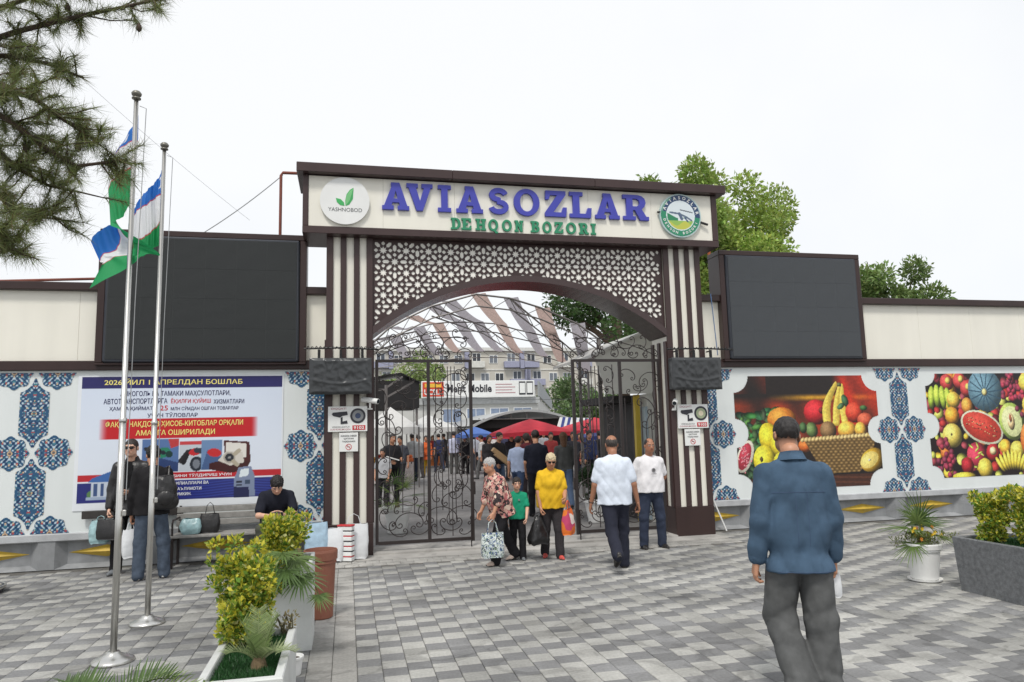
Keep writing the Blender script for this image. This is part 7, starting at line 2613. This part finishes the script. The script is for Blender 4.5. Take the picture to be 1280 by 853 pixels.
# tall man in denim, seen from behind
den, di = person('man from behind in blue denim overshirt and grey trousers, largest figure in the foreground', (2.95, 4.42, 0), D2(-16), 1.84, DENIM, GRYT, SBLK,
    ('crop', (34, 30, 29)), 'tan', 3, dict(L=leg_pose(11, 5, 38, -26, 10), R=leg_pose(0, 2, 3, 0)),
    dict(L=arm_pose(-6, 10, 14, -4, .45), R=arm_pose(-2, 8, 16, 0, .6)), (3, 8, 2), 'long', .004, .78, .014, .0085, True, twr=.0035, pwr=.005, collar=True, headkind='adult', baggy=.016, tfold=dfold, pfold=pfoldf, legk=.016)
# yoke seam, hem line and cuffs
up = di['up']
def seam(pts, r=.0022, name='seam', m=None):
    q = MB(); q.tube(pts, r, 5); return q.build(name, m or mat('seam thread', lin((64, 82, 110)), .8), den, local=True)
for s_, sd in ((1, 'R'), (-1, 'L')):
    sp, e, w_, fd, ap = di['G'][sd]
    q = MB()
    c_ = w_ - fd * .02
    F3 = frame_of(fd, (0, 1, 0))
    def rg_(off, r): return [tuple(c_ + F3 @ np.array([r * math.cos(a), r * math.sin(a), off])) for a in np.linspace(0, 2 * math.pi, 17)[:-1]]
    R0, R1, R2, R3 = rg_(-.006, .050), rg_(.055, .056), rg_(.055, .048), rg_(-.006, .044)
    fs = []
    for A0, A1 in ((0, 1), (1, 2), (3, 0)):
        for i in range(16): fs.append((A0 * 16 + i, A0 * 16 + (i + 1) % 16, A1 * 16 + (i + 1) % 16, A1 * 16 + i))
    q.add(R0 + R1 + R2 + R3, fs)
    q.build('cuff', DENIM, den, smooth=False, local=True)
topo = [c for c in den.children if c.name.startswith('top')][0]
def on_back(x, z):
    ok, p, n_, _ = topo.ray_cast(Vector((x, -1, z)), Vector((0, 1, 0)))
    return tuple(p + n_ * .0006) if ok else None
for zf, xs in ((lambda x: 1.285 - .25 * x * x, np.linspace(-.17, .17, 24)), (lambda x: .80, np.linspace(-.17, .17, 24))):
    P = [q for q in (on_back(x, zf(x)) for x in xs) if q]
    if len(P) > 3: seam(P, .0022)
for x in (-.035, .035):
    P = [q for q in (on_back(x, z) for z in np.linspace(1.28, .95, 20)) if q]
    if len(P) > 3: seam(P, .0016, 'pleat')
# walking man in the pale tee, from behind
wk, wi = person('balding man from behind in pale tee and navy trousers, striding into the gate', (3.40, 9.05, 0), D2(-12), 1.70, WT1, NAVT, SBLK, ('bald', (60, 54, 50)), 'brown', 2,
    dict(L=leg_pose(-14, -3, 42, -42), R=leg_pose(10, 2, 6, 4)), dict(L=arm_pose(2, 15, 12, -6, .3), R=arm_pose(-4, 16, 14, -6, .5)), (0, 4, 0), 'short', .03, .84, .016, .0095, twr=.005, pwr=.005)
q = MB()
sp, e, w_, fd, ap = wi['G']['L']
F3 = frame_of(fd, (0, 1, 0))
q.tube([tuple(w_ + F3 @ np.array([.029 * math.cos(a), .029 * math.sin(a), .01])) for a in np.linspace(0, 2 * math.pi, 17)], .006, 5)
q.build('wristwatch', BLACKP, wk, local=True)
# man standing with hands behind his back
sm, si = person('man in white tee with chest print, standing with hands behind his back', (4.50, 10.42, 0), D2(177), 1.62, WT2, JEAN, SBLK, ('thin', (44, 38, 36)), 'brown', -2,
    dict(L=leg_pose(2, 7, 2), R=leg_pose(2, 7, 2)), dict(L=arm_pose(-16, 20, -4, 34, .6), R=arm_pose(-16, 20, -4, 34, .6)), (0, 2, 0), 'short', .03, .88, .012, .0095, pwr=.004)
q = MB()
q.lathe([(.034, 0), (.034, .002), (.022, .002), (.022, 0)], (0, 0, 0), 18)
q.v = [tuple(si['up']((v[0] - .01, .152 - v[2] + .012, 1.24 + v[1]))) for v in q.v]
q.box(-.055, .04, .1635, .1655, 1.185, 1.195)
q.build('chest_print', GREYP, sm, local=True)
# woman in yellow
yw, yi = person('woman in a yellow tee and sunglasses with cropped blond hair, carrying an orange bag', (2.84, 10.12, 0), D2(172), 1.47, YEL, CHK, SRED, ('short', (200, 184, 150)), 'tan', 5,
    dict(R=leg_pose(-4, 2, 12, -6), L=leg_pose(9, 3, 6)), dict(R=arm_pose(6, 10, 10, 8, .75), L=arm_pose(4, 12, 62, 12, .8)), (0, 16, 0), 'short', .052, .84, .014, .0095, woman=True, sunglasses=True, twr=.005)
q = MB()
for i, hw in enumerate((.05, .035)):
    q.box(-hw, hw, .205, .208, 1.295 - i * .03, 1.308 - i * .03)
# old woman in the floral blouse, in profile
ow, oi = person('stooped grey-haired woman in a floral blouse walking left with a patterned bag', (2.08, 9.98, 0), D2(112), 1.47, FLOR, BLK2, SBEI, ('short', (176, 174, 172)), 'tan', 16,
    dict(R=leg_pose(-16, 2, 14, -14), L=leg_pose(20, 2, 12, 6)), dict(L=arm_pose(12, 8, 14, 0, .8), R=arm_pose(4, 8, 22, 0, .5)), (4, 4, 0), 'elbow',   .045, .80, .024, .0095, woman=True, twr=.006)
# boy
by, bi = person('small boy in a green tee and black trousers walking beside the old woman', (2.36, 10.2, 0), D2(166), 1.11, GRN, BLK2, SGRY, ('short', (40, 32, 28)), 'fair', 0,
    dict(R=leg_pose(-4, 2, 4), L=leg_pose(8, 2, 6)), dict(L=arm_pose(14, 12, 22, 10, .6), R=arm_pose(2, 10, 8, 0, .5)), (8, 4, 0), 'short', .0, .88, .016, .0095, headkind='child')
q = MB()
q.lathe([(.022, 0), (.022, .002)], (0, 0, 0), 14)
q.v = [tuple(bi['up']((v[0] - .05, .133 - v[2] + .01, 1.30 + v[1]))) for v in q.v]
q.build('chest_badge', GREYP, by, local=True)
# man with sunglasses
sg_, sgi = person('man in black sunglasses and dark leather jacket facing the camera, holding bags', (-2.90, 11.05, 0), D2(176), 1.80, LEATH, BLK, SGRY, ('crop', (46, 38, 34)), 'fair', 0,
    dict(L=leg_pose(2, 5, 2), R=leg_pose(2, 7, 3)), dict(R=arm_pose(2, 10, 16, 4, .8), L=arm_pose(10, 6, 70, 40, .5)), (0, 0, 0), 'long', .006, .80, .016, .0095, sunglasses=True, collar=True)
q = MB()
vs = [sgi['up'](p) for p in ((-.045, .118, 1.46), (.045, .118, 1.46), (.055, .142, 1.30), (.05, .146, 1.08), (-.05, .146, 1.08), (-.055, .142, 1.30))]
q.add([tuple(v) for v in vs], [(0, 1, 2, 5), (5, 2, 3, 4)])
q.build('undershirt', fabric('black undershirt', (24, 24, 26)), sg_, local=True)
# man with backpack
bp, bpi = person('man from behind in black jacket and blue jeans, talking by the flagpole', (-2.50, 10.5, 0), D2(14), 1.70, BLK, JEAN2, SWHT, ('mop', (24, 22, 22)), 'tan', 2,
    dict(L=leg_pose(0, 5, 2), R=leg_pose(2, 9, 3)), dict(L=arm_pose(2, 9, 12, 0, .75), R=arm_pose(14, 8, 70, 30, .5)), (8, 6, 0), 'long', .018, .84, .018, .0095)
# man on the bench with his phone
st_, sti = person('man in a navy tee sitting bent over his phone on the bench', (-1.02, 11.42, 0), D2(186), 1.76, NAVYT, OLIV, SBLK, ('mop', (30, 26, 25)), 'fair', 34,
    dict(L=leg_pose(84, 16, 84), R=leg_pose(84, 14, 86)), dict(L=arm_pose(26, 12, 66, 40, .7), R=arm_pose(26, 12, 66, 40, .7)), (0, 40, 0), 'short', .024, .86, .014, .0095, seat=.56)
hl, hr_ = sti['world'](sti['G']['L'][2] + sti['G']['L'][3] * .08), sti['world'](sti['G']['R'][2] + sti['G']['R'][3] * .08)
pc = (hl + hr_) / 2
q = MB()
Mx = Matrix.Translation(Vector(pc) + Vector((0, -.02, .03))) @ Matrix.Rotation(D2(-40), 4, 'X')
q.box(-.085, .085, -.04, .04, -.005, .005, M=Mx)
ph1 = q.build('phone', BLACKP, loc=tuple(pc))
setp(ph1, 'flat dark phone held in both hands by the man on the bench', 'phone')
q = MB(); q.box(-.078, .078, -.035, .035, .0055, .0065, M=Mx)
q.build('screen', mat('phone screen', lin((150, 156, 166)), .2), ph1)

# ---------------------------------------------------------------- bags
def bag(name, label, top, w_, d_, h_, m, handle=.16, rz=0.0, bulge=.25, group=None, crumple=.006, sack=False, hm=None, cat='bag'):
    """soft bag whose mouth hangs at `top` (world), handle reaching up from it"""
    t = thing(name, label, cat, tuple(top), rz, group)
    ph = (sum(map(ord, label)) % 50) * .3
    n, k = 28, 12
    vs, fs = [], []
    for j in range(k + 1):
        f = j / k
        z = -h_ * f
        ww = w_ / 2 * (1 + bulge * .5 * math.sin(f * math.pi) - (.10 if f > .93 else 0))
        dd = d_ / 2 * (.45 + .75 * math.sin(min(1, f * 1.25) * math.pi * .55)) * (1 - (.15 if f > .93 else 0))
        if sack: ww, dd = w_ / 2 * (.22 + .95 * min(1, f * 1.15) ** .8 * (1 - .25 * max(0, f - .85) / .15)), d_ / 2 * (.25 + .9 * min(1, f * 1.15) ** .8 * (1 - .3 * max(0, f - .85) / .15))
        for i in range(n):
            a = 2 * math.pi * i / n
            sx, sy = math.cos(a), math.sin(a)
            e = .55
            x = ww * math.copysign(abs(sx) ** e, sx)
            y = dd * math.copysign(abs(sy) ** e, sy)
            r = crumple * (math.sin(a * 5 + f * 7 + ph) + math.sin(a * 9 - f * 11 + ph * 2) * .6 + math.sin(f * 17 + a * 3))
            vs.append((x * (1 + r * 2), y * (1 + r * 4), z + crumple * math.sin(a * 4 + ph)))
    for j in range(k):
        for i in range(n): fs.append((j * n + i, (j + 1) * n + i, (j + 1) * n + (i + 1) % n, j * n + (i + 1) % n))
    fs.append(tuple(k * n + i for i in range(n)))
    q = MB(); q.add(vs, fs); q.build('bag_body', m, t, smooth=True, local=True)
    if handle > 0:
        for s_ in (-1, 1):
            q = MB()
            q.tube([(-w_ * .26, s_ * d_ * .2, -.01), (-w_ * .16, s_ * .006, handle * .75), (0, s_ * .004, handle), (w_ * .16, s_ * .006, handle * .75), (w_ * .26, s_ * d_ * .2, -.01)], .0045, 5)
            q.build('handle', hm or m, t, local=True)
    return t
def hand(info, sd, down=.095): return Vector(info['world'](info['G'][sd][2] + info['G'][sd][3] * down))
PLB = mat('black plastic bag', lin((30, 29, 30)), .28, var=.1, bump=.6, bscale=25)
PLW_ = mat('white plastic bag', lin((226, 228, 230)), .3, var=.04, bump=.5, bscale=25, transl=.15)
PLT = mat('teal plastic bag', lin((158, 190, 194)), .3, var=.25, scale=14, bump=.5, bscale=25, transl=.15)
PLC = mat('clear blue plastic bag', lin((178, 204, 222)), .25, var=.2, scale=10, bump=.6, bscale=25, transl=.25)
bag('shopping_bag', 'white and blue patterned shopping bag in the hand of the grey-haired woman', hand(oi, 'L') + Vector((.0, -.02, -.17)), .30, .13, .32, BAGP, .17, D2(8), .06, crumple=.003)
bag('plastic_bag', 'black plastic bag hanging between the boy and the woman in yellow', hand(yi, 'R') + Vector((-.05, 0, -.04)), .27, .2, .38, PLB, .05, D2(10), .2, crumple=.012, sack=True)
bag('shopping_bag', 'orange printed shopping bag on the arm of the woman in yellow', hand(yi, 'L') + Vector((.03, -.02, -.10)), .22, .12, .34, ORGP, .12, D2(50), .2)
bag('plastic_bag', 'white plastic bag in the hand of the man with the backpack', hand(bpi, 'L') + Vector((0, 0, -.10)), .17, .12, .36, PLW_, .10, D2(20), .4)
bag('plastic_bag', 'teal plastic bag held by the man in sunglasses', hand(sgi, 'R') + Vector((-.10, .03, -.06)), .22, .16, .30, PLT, .06, 0, .5)
bag('handbag', 'black leather bag held by the man in sunglasses', hand(sgi, 'R') + Vector((.06, -.10, -.04)), .34, .12, .26, LEATH, .06, D2(-10), .1, crumple=.003)
bag('handbag', 'black leather handbag standing on the grey bench', (-1.92, 11.33, .72), .24, .13, .265, LEATH, .16, D2(5), .35, crumple=.004)
bag('plastic_bag', 'teal and green tied plastic bag lying on the grey bench', (-2.16, 11.32, .665), .24, .2, .21, PLT, 0.0, D2(-8), .55)
bag('plastic_bag', 'clear blue plastic bag with bottles standing beside the left pillar', (-.42, 10.95, .56), .30, .2, .53, PLC, .14, D2(4), .2)
bag('shopping_bag', 'white bag with red trim leaning at the foot of the left pillar', (-.16, 10.93, .47), .26, .16, .45, PLW_, 0.0, D2(-18), .1, hm=RED)
bag('shopping_bag', 'large white woven sack bag at the foot of the left pillar', (.10, 11.05, .50), .40, .17, .49, PLW_, .15, D2(4), .12)
sb = thing('striped_bag', 'red, white and black striped bag leaning between the two white bags', 'bag', (-.01, 10.90, 0), D2(-25))
zz = .012
for i in range(13):
    hh = .056 if i % 2 == 0 else .015
    q = MB(); q.bbox(-.11, .11, -.055 - .004 * math.sin(i), .055, zz, zz + hh - .001, .006)
    q.build('stripe_band', (WHITEM, RED if i % 4 == 1 else mat('black stripe', lin((44, 42, 50)), .6))[i % 2], sb, local=True)
    zz += hh
q = MB(); q.bbox(-.115, .115, -.06, .06, zz, zz + .022, .006); q.build('red_rim', RED, sb, local=True)
bag('face_mask_bag', 'small white and pale blue plastic bag in the hand of the man in denim', hand(di, 'R') + Vector((.02, .02, -.02)), .07, .05, .15, PLW_, .03, 0, .2)
# backpack
bk = thing('backpack', 'black leather backpack hanging from the shoulder of the man in black jacket', 'backpack', tuple(bpi['world']((0, 0, 0))), D2(14))
u_ = bpi['up']
v, q_ = skin([ell(u_((.15, -.20, 1.13)), (.155, .10, .22), .05), cap(u_((.06, -.19, .99)), u_((.24, -.19, .99)), .085, k=.06), cap(u_((.08, -.18, 1.30)), u_((.20, -.18, 1.30)), .06, k=.05)], .011,
             lambda X, Y, Z: .004 * np.sin(Z * 40 + X * 22))
put('bag_body', np_mesh('bag_body', v * bpi['k'], q_, LEATH), bk)
v, q_ = skin([ell(u_((.16, -.285, 1.06)), (.11, .045, .10), .03)], .010)
put('front_pocket', np_mesh('front_pocket', v * bpi['k'], q_, LEATH), bk)
q = MB(); q.tube([tuple(np.array(u_(p)) * bpi['k']) for p in ((.19, -.14, 1.34), (.20, -.06, 1.47), (.17, .06, 1.46), (.19, .13, 1.32), (.24, .08, 1.10), (.24, -.10, 1.0))], .016, 8)
q.build('strap', LEATH, bk, local=True)

# ================================================================ shoppers inside the market

CARD_ = CARD
def base_person(**kw): return person('shopper', (0, 60, 0), 0, 1.75, BLK, BLK2, SBLK, res=.018, **kw)[0]
ARCH = {
    'stand': lambda: base_person(hair=('short', (36, 30, 28)), arms=dict(L=arm_pose(4, 9, 20, 8), R=arm_pose(8, 9, 30, 10)), fat=.02),
    'walk': lambda: base_person(hair=('short', (36, 30, 28)), legs=dict(L=leg_pose(16, 2, 8, 4), R=leg_pose(-16, 2, 20, -16)), arms=dict(L=arm_pose(-12, 9, 14), R=arm_pose(14, 9, 20)), fat=.01),
    'carry': lambda: base_person(hair=('crop', (40, 34, 32)), arms=dict(L=arm_pose(12, 10, 72, 20), R=arm_pose(10, 10, 66, 22)), legs=dict(L=leg_pose(6, 3, 4), R=leg_pose(-6, 3, 6)), fat=.035),
    'coat': lambda: base_person(hair=('bob', (44, 34, 30)), sleeve='long', hem=.72, loose=.02, woman=True, arms=dict(L=arm_pose(4, 8, 18), R=arm_pose(10, 8, 40, 14)), fat=.02),
    'long': lambda: base_person(hair=('long', (96, 66, 42)), sleeve='long', woman=True, legs=dict(L=leg_pose(10, 2, 6, 2), R=leg_pose(-10, 2, 14, -10)), arms=dict(L=arm_pose(-6, 8, 14), R=arm_pose(8, 8, 30, 10))),
    'jacket': lambda: base_person(hair=('mop', (34, 28, 26)), sleeve='long', loose=.014, arms=dict(L=arm_pose(10, 8, 50, 20), R=arm_pose(6, 8, 24)), legs=dict(L=leg_pose(4, 4, 4), R=leg_pose(-4, 4, 6))),
}
FIRST = {}
def shopper(kind, px, Y, h, rz, top, trou, label):
    if kind not in FIRST:
        r = ARCH[kind]()
        FIRST[kind] = r
    else:
        r = copy_tree(FIRST[kind])
    P = unproj(px, 600, Y)
    r.location = (P.x, Y, 0)
    r.rotation_euler = (0, 0, D2(rz))
    k = h / 1.75
    r.scale = (k, k, k)
    r['label'] = label
    r['group'] = 'shoppers in the market lane'
    for ch in r.children:
        nm = ch.name.split('.')[0]
        c_ = top if nm == 'top' else trou if nm == 'trousers' else None
        if c_ is not None:
            m = c_ if not isinstance(c_, tuple) else fabric('cloth %d %d %d' % c_, c_)
            ch.material_slots[0].link = 'OBJECT'
            ch.material_slots[0].material = m
    return r
SHOP = [
    ('carry', 490, 19.5, 1.78, 200, (38, 38, 42), (34, 34, 36), 'man in black tee holding papers behind the left gate leaf, near the pillar'),
    ('stand', 479, 18.5, 1.42, 160, (176, 178, 182), (44, 44, 48), 'short shopper in pale grey shirt behind the left gate leaf, nearest the pillar'),
    ('walk', 501, 23.5, 1.72, 150, (70, 72, 80), (40, 40, 44), 'man in dark grey top walking past the black-shirted man by the gate'),
    ('stand', 516, 27.5, 1.76, 20, (166, 170, 172), (44, 50, 66), 'man in pale grey tee and dark jeans seen from behind, behind the gate mullion'),
    ('jacket', 524, 29.5, 1.68, 40, (150, 148, 150), (70, 66, 66), 'shopper in light grey jacket beside the grey-shirted man'),
    ('coat', 533, 30, 1.66, 170, (206, 98, 52), (206, 172, 50), 'woman in orange top and yellow skirt behind the left gate leaf'),
    ('walk', 549, 33.5, 1.74, 10, (52, 58, 88), (50, 56, 74), 'man in navy shirt and jeans walking away, behind the left gate leaf'),
    ('stand', 568, 31.5, 1.80, -10, (186, 188, 208), (84, 84, 82), 'tall youth in lavender shirt and grey shorts seen from behind'),
    ('coat', 582, 31, 1.62, 150, (40, 38, 40), (36, 34, 36), 'woman in black by the passage edge of the left gate leaf'),
    ('jacket', 556, 37, 1.7, 60, (60, 56, 58), (50, 50, 54), 'far shopper in dark jacket before the wide white tent'),
    ('long', 541, 38, 1.64, 200, (150, 60, 60), (60, 50, 60), 'far woman in red top before the wide white tent'),
    ('walk', 603, 27.5, 1.66, 60, (206, 208, 208), (110, 110, 110), 'shopper in white tee just right of the left gate leaf'),
    ('coat', 612, 23, 1.66, 190, (52, 50, 52), (46, 44, 46), 'woman in long dark coat beside the man carrying cardboard'),
    ('jacket', 624, 20.5, 1.74, 215, (36, 34, 36), (72, 88, 112), 'man in black jacket and jeans carrying long cardboard boxes'),
    ('stand', 597, 33, 1.72, 180, (170, 176, 186), (60, 62, 70), 'distant shopper in pale blue shirt under the light blue parasol'),
    ('walk', 648, 17.2, 1.66, -40, (172, 186, 214), (62, 78, 108), 'person in light blue shirt and jeans walking away beside the black-shirted man'),
    ('coat', 660, 19.5, 1.70, 20, (98, 44, 50), (50, 44, 48), 'woman in dark red top behind the light blue shirt'),
    ('stand', 671, 15.0, 1.78, -6, (32, 34, 46), (34, 34, 38), 'broad man in black tee from behind, right behind the woman in yellow'),
    ('long', 706, 16.2, 1.72, -8, (78, 80, 80), (84, 102, 130), 'long-haired woman in grey jacket and jeans seen from behind'),
    ('stand', 690, 24, 1.70, 170, (146, 60, 60), (50, 50, 56), 'shopper in red top between the two red parasols'),
    ('jacket', 640, 25.6, 1.68, 190, (44, 42, 46), (44, 44, 48), 'stallholder in dark jacket under the middle red parasol, left side'),
    ('coat', 653, 26.0, 1.62, 170, (120, 116, 118), (44, 44, 48), 'stallholder in grey under the middle red parasol, right side'),
    ('stand', 666, 27, 1.74, 200, (90, 40, 44), (44, 44, 48), 'shopper in maroon at the back of the middle red parasol'),
    ('walk', 718, 22.5, 1.72, 160, (54, 54, 60), (44, 46, 52), 'man in charcoal shirt at the passage edge of the right gate leaf'),
    ('coat', 727, 24.5, 1.64, 150, (176, 66, 60), (44, 44, 48), 'woman in bright red behind the right gate leaf'),
    ('jacket', 738, 21.5, 1.72, 185, (50, 58, 92), (44, 46, 52), 'man in blue jacket behind the right gate leaf, left of the balding man'),
    ('stand', 752, 23, 1.70, 10, (42, 42, 44), (38, 38, 40), 'shopper in black behind the balding man, through the right gate leaf'),
    ('walk', 775, 24, 1.74, 30, (66, 64, 66), (44, 44, 48), 'shopper in dark top hidden mostly by the balding man'),
    ('long', 786, 20, 1.66, 170, (70, 76, 70), (50, 50, 54), 'woman in olive top by the yellow kiosk post'),
    ('jacket', 631, 34, 1.7, 30, (64, 66, 90), (50, 50, 54), 'far shopper in blue under the low red parasol'),
    ('stand', 681, 33, 1.7, 170, (150, 150, 154), (56, 56, 60), 'far shopper in grey beneath the striped awning'),
    ('coat', 619, 36, 1.64, 200, (190, 186, 184), (70, 66, 66), 'far woman in white in front of the dark hall'),
]
for a in SHOP: shopper(*a)
# cardboard boxes in the arms of the man in black
Pc = unproj(626, 575, 20.1)
for k_, (lab, dx, dz) in enumerate((('long cardboard box held slanting by the man in the black jacket', 0, .0), ('second long cardboard box held below the first', .07, -.12))):
    q = MB()
    Mx = Matrix.Translation(Vector((Pc.x + .1 + dx, 19.95 - .02 * k_, 1.02 + dz))) @ Matrix.Rotation(D2(38), 4, 'Y')
    q.box(-.45, .45, -.13, .13, -.055, .055, M=Mx)
    q.box(-.45, .45, -.02, .02, .0555, .057, M=Mx, m=1)
    setp(q.build('cardboard_box', [CARD_, mat('packing tape', lin((196, 172, 130)), .3)], loc=(Pc.x + .1 + dx, 19.95, 1.02 + dz)), lab, 'box', 'cardboard boxes')
q = MB()
v_ = unproj(490, 565, 19.2)
q.box(-.17, .17, -.11, .11, -.012, .012, M=Matrix.Translation(Vector((v_.x + .02, 19.15, 1.16))) @ Matrix.Rotation(D2(18), 4, 'Y'))
setp(q.build('paper_bundle', WHITEM, loc=(v_.x, 19.15, 1.16)), 'flat white paper bundle held by the man in black tee behind the gate', 'papers')
